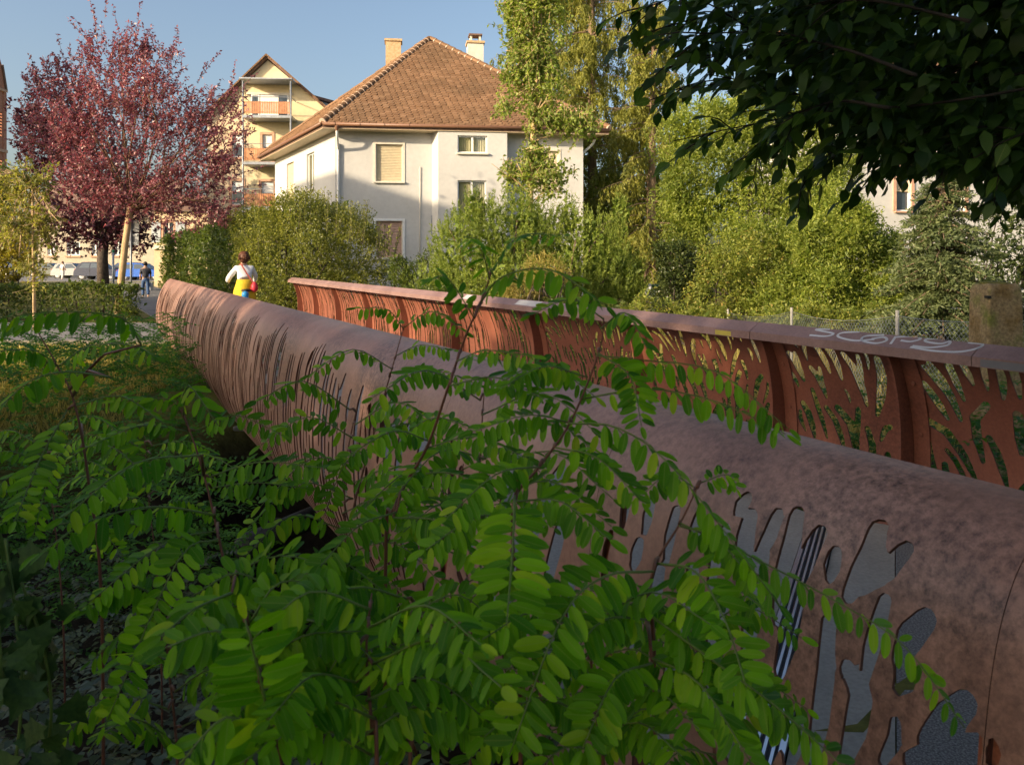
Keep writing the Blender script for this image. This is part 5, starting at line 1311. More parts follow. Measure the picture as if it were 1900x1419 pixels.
under('dark_ground_cover', 'dark ivy like ground cover in the deep shade below the saplings', 1500, reg_tn(1.6, 6.2, -3.5, 1.1), 0.7, 0.05, 0.03, M['lf_ivy'], 63)
under('ditch_plants', 'green plants in the ditch behind the far parapet', 2600, reg_tn(1.0, 11, 4.85, 6.4), 1.1, 0.06, 0.03, M['lf_under'], 61)
under('bank_herbs', 'green herbs along the grassy bank by the road', 900, lambda r, n: (r.uniform(-8.2, -3.4, n) - 0.25*(r.random(n)), r.uniform(10, 15.3, n)), 0.6, 0.05, 0.028, M['lf_under'], 62)
bush('low_shrubs', 'low yellow green shrubs in front of the yews behind the fence', lobes_px([(1480, 600, 90, 45), (1590, 610, 80, 45), (1300, 590, 60, 35), (1210, 580, 50, 30)], 14.2, 0.8), 1100, 500, 0.09, 0.045, M['lf_mixed'], 27)

# ------------------------------------------------------------------ street furniture, cars, people
def pole_sign(x, y0, d, name, label, plates, ztop_y, r=0.03, capm=None):
    b = on_ground(PX(x, y0, d)); top = PX(x, ztop_y, d); root = thing(name, b, label, 'sign')
    mb = MB(); mb.tube([b, (b[0], d, top[2])], r, 10); mb.build('pole', M['galv'], root, True)
    mb = MB(); mb.lathe((b[0], d, top[2]), [(r*1.2, -0.05), (r*1.2, 0.03), (r*0.4, 0.06)], 10); mb.build('cap', capm or M['galv'], root)
    for (x0, x1, ya, yb, m) in plates:
        p, q = PX(x0, ya, d), PX(x1, yb, d); mb = MB(); mb.box(((p[0]+q[0])/2, d + 0.05, (p[2]+q[2])/2), (abs(q[0]-p[0]), 0.012, abs(p[2]-q[2]))); s_ = mb.build('sign_plate', m, root, bevel=0.02)
        for z in (p[2] - 0.06, q[2] + 0.06):
            m2 = MB(); m2.box(((p[0]+q[0])/2, d + 0.03, z), (abs(q[0]-p[0])*0.8, 0.03, 0.03)); m2.build('bracket', M['galv'], s_)
pole_sign(243, 592, 23.2, 'road_sign', 'grey backs of two road sign plates on a galvanised pole by the plum trunk', [(236, 257, 409, 430, M['galv']), (236, 256, 433, 455, M['galv'])], 406)
pole_sign(210, 560, 31, 'marker_post', 'slim grey post with a green cap behind the low hedge', [], 466, 0.045, plain('green_cap', (0.03, 0.2, 0.1), 0.5))

def car(name, label, d, x, yg, L, H, Wd, head, paint, seed=0):
    """hatchback seen from the side; head = +1 nose to the right"""
    zg = CAMH - (yg - HZ)/FPX*d; c = np.array(((x-CX)/FPX*d, d, zg)); root = thing(name, c, label, 'car')
    X = lambda u: c[0] + head*(u - 0.5)*L
    prof_ = [(0.0, 0.22), (0.01, 0.5), (0.05, 0.62), (0.10, 0.92), (0.19, 0.99), (0.36, 1.0), (0.52, 0.96), (0.68, 0.66), (0.90, 0.55), (0.985, 0.42), (1.0, 0.22)]
    n = len(prof_); V = []; Fc = []
    ys = [(-0.5, 0.90), (-0.47, 1.0), (0, 1.02), (0.47, 1.0), (0.5, 0.90)]
    for (wy_, k) in ys:
        for (u, h) in prof_:
            inset = 0.0 if h < 0.62 else (h - 0.62)/0.38*0.12
            V.append((X(u), d + np.sign(wy_)*(abs(wy_) - inset*abs(wy_)/0.5)*Wd, zg + h*H*(1 if h < 0.3 or abs(wy_) < 0.48 else 0.985)))
    for i in range(4):
        for j in range(n): Fc.append((i*n + j, i*n + (j+1) % n, (i+1)*n + (j+1) % n, (i+1)*n + j))
    Fc.append(tuple(range(n-1, -1, -1))); Fc.append(tuple(range(4*n, 5*n)))
    me = bpy.data.meshes.new('body'); me.from_pydata([tuple(map(float, v)) for v in V], [], Fc); me.update(); me.materials.append(paint); me.polygons.foreach_set('use_smooth', [True]*len(me.polygons))
    b = add('body', me, root); b.modifiers.new('e', 'EDGE_SPLIT').split_angle = 0.6
    yf = d - 0.5*Wd
    def side(pts, nm, mat, off=0.012):
        mb = MB(); mb.poly([(X(u), yf + (max(h - 0.62, 0)/0.38*0.12)*Wd*0.97 - off, zg + h*H) for u, h in pts]); return mb.build(nm, mat, root)
    side([(0.12, 0.66), (0.34, 0.665), (0.345, 0.93), (0.19, 0.92)], 'side_window', M['glass']); side([(0.37, 0.665), (0.645, 0.67), (0.51, 0.92), (0.37, 0.935)], 'side_window', M['glass'])
    mb = MB(); ins = 0.42*Wd; mb.quad((X(0.69), d - ins, zg + 0.67*H), (X(0.69), d + ins, zg + 0.67*H), (X(0.535), d + ins*0.9, zg + 0.965*H), (X(0.535), d - ins*0.9, zg + 0.965*H)); mb.build('windscreen', M['glass'], root)
    for u in (0.18, 0.81):
        for sy in (-1, 1):
            p = np.array((X(u), d + sy*0.43*Wd, zg + 0.2*H)); r = 0.2*H; mb = MB(); mb.lathe(p, [(r*0.6, -0.1), (r, -0.08), (r, 0.08), (r*0.6, 0.1)], 20, ((1, 0, 0), (0, 0, 1), (0, sy, 0))); w_ = mb.build('wheel', M['tyre'], root)
            m2 = MB(); m2.lathe(p, [(r*0.68, 0.06), (r*0.68, 0.105), (r*0.2, 0.115)], 16, ((1, 0, 0), (0, 0, 1), (0, sy, 0))); m2.build('rim', M['alloy'], w_)
            m2 = MB(); m2.lathe(p, [(r*1.22, 0.03), (r*1.22, 0.092), (r*1.0, 0.094)], 20, ((1, 0, 0), (0, 0, 1), (0, sy, 0))); m2.build('wheel_arch', M['black'], w_)
    for sy in (-1, 1):
        mb = MB(); mb.box((X(0.965), d + sy*0.38*Wd, zg + 0.45*H), (0.10, 0.28, 0.13)); mb.build('headlight', M['white_paint'], root, bevel=0.02)
        mb = MB(); mb.box((X(0.025), d + sy*0.42*Wd, zg + 0.55*H), (0.07, 0.2, 0.2)); mb.build('tail_light', plain('red_lens_%s%d' % (name, sy), (0.4, 0.02, 0.02), 0.3), root, bevel=0.02)
    side([(0.352, 0.25), (0.36, 0.25), (0.362, 0.64), (0.354, 0.64)], 'door_gap', M['black'], 0.006)
    return root
def paint(n, c): return plain(n, c, 0.22, 0.6, 0.3)
car('silver_car', 'silver three door hatchback parked across the street', 74, 139, 517, 3.7, 1.5, 1.65, 1, paint('silver_paint', (0.28, 0.28, 0.28)))
car('dark_green_car', 'dark green grey car behind the silver hatchback', 79, 96, 514, 4.3, 1.45, 1.7, 1, paint('green_grey_paint', (0.09, 0.10, 0.08)))
car('grey_estate_car', 'grey car half hidden behind the silver hatchback roof', 82, 160, 513, 4.3, 1.5, 1.7, -1, paint('grey_paint', (0.2, 0.21, 0.23)))
car('navy_car', 'dark navy car showing beside the thick dark trunk', 70, 188, 519, 4.1, 1.6, 1.7, 1, paint('navy_paint', (0.02, 0.025, 0.05)))
car('blue_car', 'bright blue car behind the walking pedestrian', 68, 268, 520, 4.2, 1.5, 1.7, 1, paint('blue_paint', (0.02, 0.10, 0.42)))
car('parked_blue_car', 'blue car parked between the two sign posts', 72, 228, 517, 4.0, 1.5, 1.7, -1, paint('mid_blue_paint', (0.04, 0.10, 0.30)))
car('white_van', 'white high sided van at the edge of the picture', 60, -8, 522, 3.0, 2.05, 1.8, 1, paint('white_van_paint', (0.7, 0.68, 0.66)))

def skin_mesh(name, pts, edges, rad, mat, parent, sub=1, world=None):
    me = bpy.data.meshes.new(name); me.from_pydata([tuple(map(float, p)) for p in pts], edges, []); me.update()
    if mat: me.materials.append(mat)
    o = add(name, me, parent, world); m = o.modifiers.new('skin', 'SKIN'); m.use_smooth_shade = True
    sv = me.skin_vertices[0].data
    for i, r in enumerate(rad):
        sv[i].radius = (r, r) if np.isscalar(r) else r
        sv[i].use_root = (i == 0)
    s_ = o.modifiers.new('sub', 'SUBSURF'); s_.levels = sub; s_.render_levels = sub
    return o
def hair_mesh(name, c, r, mat, parent, seed, curl=0.12, n=1.0):
    rng = np.random.default_rng(seed); fo = []
    mb = MB(); mb.lathe(c - np.array((0, 0, r[2])), [(0.05*r[0], 0), (0.7*r[0], 0.3*r[2]), (r[0], r[2]), (0.86*r[0], 1.5*r[2]), (0.5*r[0], 1.88*r[2]), (0.05*r[0], 2*r[2])], 14)
    V = np.array(mb.v); k = V - c; V = c + k*(1 + rng.normal(size=(len(V), 1))*curl)*np.array((1, r[1]/r[0], 1)); mb.v = [tuple(v) for v in V]
    for i in range(int(70*n)):
        dd = rdir(rng, 1)[0]; dd[2] = abs(dd[2])*1.1 - 0.35; a = c + dd*np.array(r)*0.9; b = a + dd*r[0]*0.22 + rng.normal(size=3)*r[0]*0.1; mb.tube([a, (a+b)/2 + rng.normal(size=3)*r[0]*0.1, b], [r[0]*0.12, r[0]*0.1, r[0]*0.03], 4)
    return mb.build(name, mat, parent, True)
def frame(base, fwd):
    f_ = unit(np.array((fwd[0], fwd[1], 0.0))); r_ = np.array((f_[1], -f_[0], 0.0)); return lambda x, y, z: np.asarray(base, float) + r_*x + f_*y + np.array((0, 0, z))
def walker(label, base, fwd, h, shirt, trous, hair, seed, phase=0.16):
    L = frame(base, fwd); s = h/1.72; q = lambda x, y, z: L(x*s, y*s, z*s); root = thing('person', base, label, 'person')
    B = [q(0, 0, .95), q(0, .01, 1.15), q(0, .02, 1.36), q(0, .03, 1.48), q(0, .04, 1.56), q(0, .05, 1.66),
         q(-.17, .02, 1.38), q(-.22, -.06, 1.13), q(-.22, .04, .90), q(.17, .02, 1.38), q(.22, .05, 1.13), q(.22, .16, .92),
         q(-.09, 0, .90), q(-.10, phase, .50), q(-.10, phase*0.6, .08), q(-.10, phase*0.6 + .14, .04), q(.09, 0, .90), q(.10, -phase*0.4, .50), q(.10, -phase*1.9, .13), q(.10, -phase*1.9 + .12, .05)]
    E = [(0, 1), (1, 2), (2, 3), (3, 4), (4, 5), (2, 6), (6, 7), (7, 8), (2, 9), (9, 10), (10, 11), (0, 12), (12, 13), (13, 14), (14, 15), (0, 16), (16, 17), (17, 18), (18, 19)]
    R = [.14, .13, .14, .055, .085, .08, .06, .045, .032, .06, .045, .032, .085, .058, .04, .035, .085, .058, .04, .035]
    skin_mesh('body', B, E, [r*s for r in R], M['skin'], root)
    T = [q(0, 0, .93), q(0, .01, 1.15), q(0, .02, 1.36), q(0, .03, 1.44), q(-.18, .02, 1.37), q(-.225, -.06, 1.13), q(.18, .02, 1.37), q(.225, .05, 1.13)]
    skin_mesh('shirt', T, [(0, 1), (1, 2), (2, 3), (2, 4), (4, 5), (2, 6), (6, 7)], [.165*s, .155*s, .165*s, .07*s, .075*s, .06*s, .075*s, .06*s], shirt, root)
    T = [q(0, 0, .98), q(0, 0, .90), B[12], B[13], q(-.10, phase*0.6, .12), B[16], B[17], q(.10, -phase*1.8, .18)]
    skin_mesh('trousers', T, [(0, 1), (1, 2), (2, 3), (3, 4), (1, 5), (5, 6), (6, 7)], [.15*s, .155*s, .105*s, .08*s, .07*s, .105*s, .08*s, .07*s], trous, root)
    for sx, yy in ((-1, phase*0.6), (1, -phase*1.9)):
        skin_mesh('shoe', [q(sx*.1, yy - .05, .05), q(sx*.1, yy + .16, .04)], [(0, 1)], [.05*s, .04*s], M['black'], root)
    hair_mesh('hair', q(0, .025, 1.64), (.098*s, .105*s, .11*s), hair, root, seed, 0.05, 0.5)
    return root, q
brown = plain('brown_hair', (0.10, 0.035, 0.015), 0.6); dark_h = plain('dark_hair', (0.02, 0.014, 0.01), 0.6)
gp = PX(270, 553, 35.5); gp[2] = gz(gp) + 0.0
p1, q1 = walker('pedestrian in dark shirt and jeans walking away along the path, bag in hand', gp, (UX, UY), 1.66, plain('charcoal_shirt', (0.05, 0.05, 0.06), 0.8), plain('blue_jeans', (0.05, 0.10, 0.22), 0.8), dark_h, 1)
hb_ = thing('carrier_bag', q1(.26, .18, .5), 'pale carrier bag hanging from the pedestrian hand on the path', 'bag')
c = q1(.26, .17, .56); mb = MB(); mb.box(c, (0.10, 0.28, 0.36)); mb.build('bag', plain('pale_plastic', (0.5, 0.5, 0.54), 0.5), hb_, bevel=0.04)
mb = MB(); mb.tube([c + (0, -.08, .17), q1(.22, .16, .88), c + (0, .08, .17)], 0.008, 5); mb.build('handle', M['white_paint'], hb_)
gp = PX(116, 521, 70); walker('small figure in white clothes standing beside the silver hatchback', gp, (0.3, 1), 1.72, plain('white_shirt', (0.7, 0.68, 0.64), 0.8), plain('pale_trousers', (0.62, 0.58, 0.52), 0.8), brown, 2, 0.08)
gp = PX(152, 519, 77); walker('small dark haired figure behind the silver hatchback', gp, (1, 0.1), 1.7, plain('pink_shirt', (0.5, 0.3, 0.28), 0.8), plain('grey_trousers', (0.2, 0.2, 0.22), 0.8), dark_h, 3, 0.1)

# cyclist riding away at the end of the bridge, on her bicycle
cb = TN(20.2, 3.45, 0.05); L = frame(cb, (UX, UY))
per = thing('person', cb, 'cyclist in white top and yellow skirt with curly brown hair riding away', 'person')
pt = [L(0, 0, 1.0), L(0, .05, 1.2), L(0, .12, 1.42), L(0, .14, 1.53), L(0, .15, 1.62), L(0, .16, 1.74), L(-.17, .12, 1.44), L(-.33, .16, 1.22), L(-.31, .46, 1.1), L(-.29, .56, 1.08),
      L(.17, .12, 1.44), L(.29, .20, 1.24), L(.29, .46, 1.1), L(.28, .56, 1.08), L(-.10, .05, .95), L(-.12, .40, .78), L(-.12, .22, .40), L(-.12, .38, .34), L(.10, .05, .95), L(.12, .36, .62), L(.12, .14, .20), L(.12, .30, .15)]
ed = [(0, 1), (1, 2), (2, 3), (3, 4), (4, 5), (2, 6), (6, 7), (7, 8), (8, 9), (2, 10), (10, 11), (11, 12), (12, 13), (0, 14), (14, 15), (15, 16), (16, 17), (0, 18), (18, 19), (19, 20), (20, 21)]
skin_mesh('body', pt, ed, [.15, .13, .13, .055, .085, .085, .06, .042, .032, .03, .06, .042, .032, .03, .09, .062, .042, .035, .09, .062, .042, .035], M['skin'], per, 2)
top = [L(0, -.01, 1.14), L(0, .03, 1.2), L(0, .11, 1.42), L(0, .13, 1.49), L(-.18, .11, 1.44), L(-.345, .15, 1.22), L(-.37, .28, 1.10), L(.18, .11, 1.44), L(.30, .2, 1.24), L(.31, .42, 1.1)]
skin_mesh('shirt', top, [(0, 1), (1, 2), (2, 3), (2, 4), (4, 5), (5, 6), (2, 7), (7, 8), (8, 9)], [(.21, .15), (.18, .14), (.165, .13), .075, .08, .072, .06, .08, .06, .05], surf('white_knit', (0.66, 0.66, 0.68), (0.76, 0.76, 0.78), 30, 0.9), per, 2)
mb = MB(); ring = 18; rows_ = [(1.16, .18, .145, 0), (1.02, .215, .175, 0), (.9, .25, .22, .03), (.76, .27, .26, .06), (.64, .28, .29, .09)]
for (z, rx, ry, yo) in rows_:
    for j in range(ring):
        a = 2*math.pi*j/ring; k = 1 + (0.06*math.sin(a*6) if z < 0.95 else 0); mb.v.append(tuple(L(rx*k*math.cos(a), yo + ry*k*math.sin(a), z)))
for i in range(len(rows_)-1):
    for j in range(ring): mb.f.append((i*ring+j, i*ring+(j+1) % ring, (i+1)*ring+(j+1) % ring, (i+1)*ring+j))
sk = mb.build('skirt', plain('yellow_skirt', (0.62, 0.42, 0.02), 0.8), per, True); sk.modifiers.new('solid', 'SOLIDIFY').thickness = 0.008
hair_mesh('hair', L(0, .10, 1.70), (.14, .135, .15), brown, per, 5, 0.10, 1.6)
bag = thing('shoulder_bag', L(.2, -.2, .98), 'red shoulder bag on a strap across the cyclist back', 'bag')
mb = MB(); mb.lathe(L(.20, -.17, .98) - np.array((0, 0, .14)), [(.02, 0), (.07, .03), (.09, .10), (.085, .17), (.05, .24), (.02, .26)], 12); mb.build('bag', plain('red_bag', (0.5, 0.03, 0.05), 0.5), bag, True)
mb = MB(); st = smooth_line([L(-.10, .20, 1.50), L(-.09, .06, 1.55), L(-.04, -.05, 1.44), L(.06, -.125, 1.25), L(.17, -.19, 1.08)], 5)
for a, b in zip(st[:-1], st[1:]): mb.box((a + b)/2, (np.linalg.norm(b-a)*1.15, 0.035, 0.008), (unit(b-a), unit(np.cross((b-a), (UX, UY, 0))), (UX, UY, 0)))
mb.build('strap', plain('red_brown_strap', (0.35, 0.08, 0.06), 0.6), bag)
bike = thing('bicycle', cb, 'bicycle ridden by the cyclist on the bridge end, mostly behind the parapet', 'bicycle')
blk = M['black']
for yy in (-.42, .66):
    mb = MB(); ci = [L(0, yy + .33*math.cos(a), .35 + .33*math.sin(a)) for a in np.linspace(0, 2*math.pi, 25)]; mb.tube(ci, 0.018, 6, False); w_ = mb.build('wheel', M['tyre'], bike, True)
    mb = MB()
    for k in range(12): mb.tube([L(0, yy, .35), L(0, yy + .32*math.cos(k*.5236), .35 + .32*math.sin(k*.5236))], 0.002, 3)
    mb.build('spokes', M['steel'], w_)
    mb = MB(); mb.tube([L(0, yy + .36*math.cos(a), .35 + .36*math.sin(a)) for a in np.linspace(0.5, 2.9, 10)], 0.022, 5); mb.build('mudguard', plain('blue_mudguard%d' % (yy > 0), (0.05, 0.30, 0.55), 0.3), bike)
mb = MB()
for a, b in (((0, -.42, .35), (0, 0, .30)), ((0, 0, .30), (0, -.12, .86)), ((0, 0, .30), (0, .50, .75)), ((0, -.10, .75), (0, .48, .82)), ((0, -.42, .35), (0, -.11, .8)), ((0, .50, .98), (0, .54, .6)), ((0, .54, .6), (0, .66, .35))): mb.tube([L(*a), L(*b)], 0.018, 6)
mb.build('frame', plain('blue_frame', (0.04, 0.2, 0.4), 0.3), bike, True)
mb = MB(); mb.tube([L(-.29, .52, 1.06), L(-.2, .54, 1.06), L(0, .52, 1.0), L(.2, .54, 1.06), L(.29, .52, 1.06)], 0.014, 6); mb.build('handlebar', blk, bike, True)
mb = MB(); mb.lathe(L(0, -.17, .855), [(.02, 0), (.11, .015), (.125, .045), (.09, .07), (.01, .075)], 14); mb.build('saddle', blk, bike, True)
mb = MB(); mb.lathe(L(-.05, -.34, .70), [(.02, 0), (.075, .02), (.085, .10), (.07, .16), (.02, .18)], 12); mb.build('saddle_bag', plain('blue_saddle_bag', (0.03, 0.25, 0.55), 0.4), bike, True)
mb = MB(); mb.box(L(0, -.36, .66), (0.14, 0.30, 0.015), (TN(0, 1), TN(1, 0), (0, 0, 1))); mb.build('luggage_rack', M['steel'], bike)

# mossy concrete post, chain-link fence, garden figure
po = thing('mossy_post', on_ground(PX(1847, 640, 6.7)), 'stout mossy concrete post standing behind the handrail', 'post')
b_ = on_ground(PX(1847, 640, 6.7)); w = 0.145; zt = CAMH - (530-HZ)/FPX*6.7
mb = MB(); tp_ = [(-w*.95, zt), (-w*.9, zt + .02), (w*.75, zt + .03), (w*.92, zt - .02)]
sec = [(b_[2] - .3, 1.12), (0.6, 1.1), (zt - 0.12, 1.0), (zt - .03, .97), (zt + .02, .86)]
for (z, k) in sec:
    for (sx, sy) in ((-1, -1), (1, -1), (1, 1), (-1, 1)): mb.v.append((b_[0] + sx*w*k, b_[1] + sy*w*k, z))
for i in range(len(sec)-1):
    for j in range(4): mb.f.append((i*4+j, i*4+(j+1) % 4, i*4+4+(j+1) % 4, i*4+4+j))
mb.f.append((16, 17, 18, 19)); mb.build('shaft', M['moss_post'], po, bevel=0.018)
mb = MB(); mb.lathe((b_[0] - .01, b_[1], zt + .015), [(.12, 0), (.11, .012), (.05, .02)], 12); mb.build('moss_cap', surf('moss', (0.09, 0.08, 0.015), (0.2, 0.17, 0.03), 30, 1.0, 0.8, 60), po)
mb = MB(); mb.box((b_[0] - w*1.0, b_[1] - w*0.9, zt - .09), (.03, .05, .02)); mb.build('iron_hook', M['black'], po)
fe = thing('chain_link_fence', on_ground(PX(1665, 620, 8.6)), 'galvanised chain-link fence with thin posts in front of the spruce', 'fence')
FPTS = [np.array((4.75, 6.9)), np.array((4.24, 8.6)), np.array((4.15, 11.6)), np.array((4.2, 15.2))]; FT_ = [1.24, 1.14, 0.98, 0.72]
for k, (p, z) in enumerate(zip(FPTS, FT_)):
    mb = MB(); mb.tube([(p[0], p[1], gz(p) - .1), (p[0], p[1], z + (.03 if k else .0))], .02 if k else .018, 8); mb.build('post', surf('old_white_post%d' % k, (0.30, 0.28, 0.25), (0.42, 0.40, 0.35), 6, 0.7), fe, True)
wires = []
for k in range(3):
    a, b, za, zb = FPTS[k], FPTS[k+1], FT_[k] - .03, FT_[k+1] - .03
    Ls = np.linalg.norm(b - a); cell = .055 if k == 0 else .07; hh = 1.0; e_ = (b - a)/Ls; nn = np.array((e_[1], -e_[0]))
    mbw = MB(); N_ = int(Ls/cell); rows = int(hh/cell)
    sagz = lambda u: za + (zb - za)*u - (.09 if k else .05)*4*u*(1-u)
    for i in range(-rows, N_):
        for sg in (1, -1):
            pts = []
            for r_ in (0, rows):
                u = (i + r_)*cell if sg == 1 else (i + rows - r_)*cell
                pts.append((u, r_*cell))
            (u0, h0), (u1, h1) = pts
            lo, hi = max(0.0, min(u0, u1)), min(Ls, max(u0, u1))
            if hi - lo < .02: continue
            f_ = lambda u: h0 + (h1-h0)*(u-u0)/(u1-u0)
            P_ = lambda u, h: np.array((*(a + e_*u + nn*.004*sg), sagz(u/Ls) - hh + h))
            mbw.tube([P_(u, f_(u)) for u in np.linspace(lo, hi, 4)], .0022, 3, False)
    mbw.build('mesh', M['galv'], fe)
    mb = MB(); mb.tube([np.array((*(a + e_*u*Ls), sagz(u))) for u in np.linspace(0, 1, 8)], .0035, 5); mb.build('top_wire', M['galv'], fe)
gf = thing('garden_statue', on_ground(PX(1197, 545, 17.5)), 'small white seated garden statue beside the ivy bush', 'statue')
b_ = on_ground(PX(1197, 545, 17.5)); zt = CAMH - (520-HZ)/FPX*17.5; c = np.array((b_[0], 16.9, zt - .33))
mb = MB(); mb.box(c + (0, 0, -.35), (.3, .3, .55)); mb.build('plinth', M['concrete'], gf, bevel=.02)
skin_mesh('figure', [c + (0, 0, 0), c + (0, .01, .12), c + (0, 0, .2), c + (0, -.01, .28), c + (-.09, -.05, .1), c + (-.07, -.13, .02), c + (.09, -.05, .1), c + (.06, -.14, .02), c + (-.05, -.12, -.02), c + (.06, -.12, -.02)], [(0, 1), (1, 2), (2, 3), (1, 4), (4, 5), (1, 6), (6, 7), (0, 8), (0, 9)], [.085, .075, .035, .05, .028, .024, .028, .024, .05, .05], M['statue'], gf, 2)
bb = thing('garden_table', on_ground(PX(1218, 545, 17.8)), 'small green garden table next to the white statue', 'table')
c = PX(1220, 530, 17.8); mb = MB(); mb.box(c, (.42, .4, .05)); mb.build('top', plain('green_paint', (0.06, 0.17, 0.08), 0.5), bb, bevel=.01)
for sx in (-1, 1):
    for sy in (-1, 1): mb = MB(); mb.box(c + (sx*.18, sy*.17, -.42), (.04, .04, .78)); mb.build('leg', plain('green_leg%d%d' % (sx, sy), (0.06, 0.17, 0.08), 0.5), bb)

# ------------------------------------------------------------------ foreground: locust saplings
def leaflet_mesh(name, wid, mat, fold=0.16, curl=0.10, tip=0.0, nseg=7):
    """oval leaflet along +y, unit length, folded along the midrib"""
    V = []; Fc = []
    for i in range(nseg + 1):
        u = i/nseg; w = wid*0.5*max(0.05, 1 - abs(2*u - 1)**2.4)**0.55
        if tip: w = wid*0.5*max(0.03, (math.sin(math.pi*u**0.8))**0.9*(1 - tip*u*u))
        z = -curl*u*u
        V += [(-w, u, z + fold*w), (-w*0.5, u, z + fold*w*0.35), (0, u, z), (w*0.5, u, z + fold*w*0.35), (w, u, z + fold*w)]
    for i in range(nseg):
        for j in range(4): a = i*5 + j; Fc.append((a, a+1, a+6, a+5))
    me = bpy.data.meshes.new(name); me.from_pydata(V, [], Fc); me.update(); me.polygons.foreach_set('use_smooth', [True]*len(me.polygons)); me.materials.append(mat)
    return me
LFT = [leaflet_mesh('leaflet', w, M['lf_locust'], f_, c_) for w, f_, c_ in ((0.37, 0.16, 0.10), (0.40, 0.32, 0.20), (0.34, 0.08, 0.05), (0.41, 0.22, -0.06))]
def mat_from(x, y, z, p, s):
    m = Matrix.Identity(4)
    for k in range(3): m[k][0], m[k][1], m[k][2], m[k][3] = float(x[k]*s), float(y[k]*s), float(z[k]*s), float(p[k])
    return m
rngF = np.random.default_rng(77)
def frond(root, pts, dpt, npairs, size, droop=0.4, sway=0.0, petiole=0.16, name='leaf'):
    """pinnate leaf: pts pixel polyline base->tip, dpt (d0, d1), leaflets size in metres"""
    npairs = int(round(npairs*1.6)); size = size*0.68
    k = len(pts); ds = np.linspace(dpt[0], dpt[1], k)
    c3 = smooth_line([PX(x, y, d) for (x, y), d in zip(pts, ds)], 8); c3 = np.array(c3)
    seg = np.concatenate([[0], np.cumsum(np.linalg.norm(np.diff(c3, axis=0), axis=1))]); L = seg[-1]
    at = lambda s: np.array([np.interp(s*L, seg, c3[:, j]) for j in range(3)])
    mb = MB(); mb.tube(c3[::2] if len(c3) % 2 else np.concatenate([c3[::2], c3[-1:]]), [0.0021*size/0.042*(1 - 0.55*i/max(1, len(c3[::2])-1)) for i in range(len(c3[::2]) + (0 if len(c3) % 2 else 1))], 5)
    st = mb.build(name, M['green_stem'], root, True)
    up = np.array((0, 0, 1.0)); camv = np.array((0, -1.0, 0.25))
    for i in range(npairs + 1):
        s = petiole + (1 - petiole)*i/npairs
        p = at(min(s, 1.0)); t = unit(at(min(1, s + 0.02)) - at(max(0, s - 0.03)))
        nrm = unit(up*0.75 + camv*0.55 + rngF.normal(size=3)*0.10); nrm = unit(nrm - t*(nrm @ t))
        side = np.cross(t, nrm)
        kk = 0.72 + 0.34*math.sin(math.pi*min(1, 0.15 + 0.8*s))
        sides = (-1, 1) if i < npairs else (0,)
        for sg in sides:
            if rngF.random() < 0.03: continue
            if sg == 0: dr = unit(t + rngF.normal(size=3)*0.1)
            else:
                dv = droop*rngF.uniform(0.6, 1.3)
                dr = unit(side*sg*(1 - 0.65*dv) + t*rngF.uniform(0.15, 0.42) - up*dv + rngF.normal(size=3)*0.09)
            nz = unit(nrm*(0.9) + camv*0.3 + (side*sg*droop*0.9 if sg else 0) + rngF.normal(size=3)*0.16); nz = unit(nz - dr*(nz @ dr)); x = np.cross(dr, nz)
            sc = size*kk*rngF.uniform(0.78, 1.16)
            add('leaflet', LFT[rngF.integers(0, 4)], st, mat_from(x, dr, nz, p + dr*0.002, sc))
    return c3[0]

def sapling(label, stem, ds, r0=0.005, extra=()):
    r0 = min(r0, 0.0036)
    base = PX(*stem[0], ds[0]); g = np.array((base[0], base[1], min(gz(base), base[2] - 0.05)))
    root = thing('locust_sapling', g, label, 'sapling', 'black locust saplings in the foreground')
    st = smooth_line([g] + [PX(x, y, d) for (x, y), d in zip(stem, np.linspace(ds[0], ds[1], len(stem)))], 6)
    mb = MB(); n = len(st); mb.tube(st, [r0*(1 - 0.72*i/(n-1)) for i in range(n)], 7); mb.build('stem', M['red_twig'], root, True)
    return root, np.array(st)
def grow(sp, fr):
    root, st = sp
    for q in fr:
        pts, dp, n, size, droop = q
        b = frond(root, pts, dp, n, size, droop)
        j = np.argmin(np.linalg.norm(st - b, axis=1)); a = st[j]
        if np.linalg.norm(a - b) > 0.015:
            mb = MB(); mb.tube([a, a + (b-a)*0.5 + np.array((0, 0, 0.03*np.linalg.norm(b-a)*3)), b], [0.0032, 0.0026, 0.002], 5); mb.build('twig', M['red_twig'], root, True)

SA = sapling('locust sapling at the left edge in front of the sunlit grass', [(190, 1180), (165, 900), (139, 751), (108, 682), (66, 608)], (1.5, 1.5))
grow(SA, [([(262, 640), (225, 590), (110, 578), (-12, 592)], (1.35, 1.2), 8, .046, .75), ([(108, 680), (165, 642), (245, 640), (290, 662)], (1.5, 1.35), 8, .042, .6), ([(108, 680), (62, 650), (-15, 652)], (1.5, 1.4), 7, .042, .6),
          ([(205, 700), (125, 690), (60, 705), (2, 752)], (1.25, 1.1), 6, .05, .6), ([(142, 752), (225, 735), (310, 790)], (1.5, 1.4), 8, .042, .45), ([(125, 760), (75, 850), (28, 965)], (1.5, 1.3), 9, .05, .15),
          ([(150, 800), (100, 860), (60, 1000)], (1.7, 1.6), 9, .042, .25), ([(150, 830), (210, 830), (290, 900)], (1.6, 1.5), 8, .042, .3), ([(66, 610), (30, 600), (-10, 620)], (1.5, 1.5), 6, .036, .5)])
SB = sapling('locust sapling with red brown stem left of the pipe', [(455, 1230), (419, 1058), (388, 918), (360, 821), (337, 762)], (1.35, 1.45))
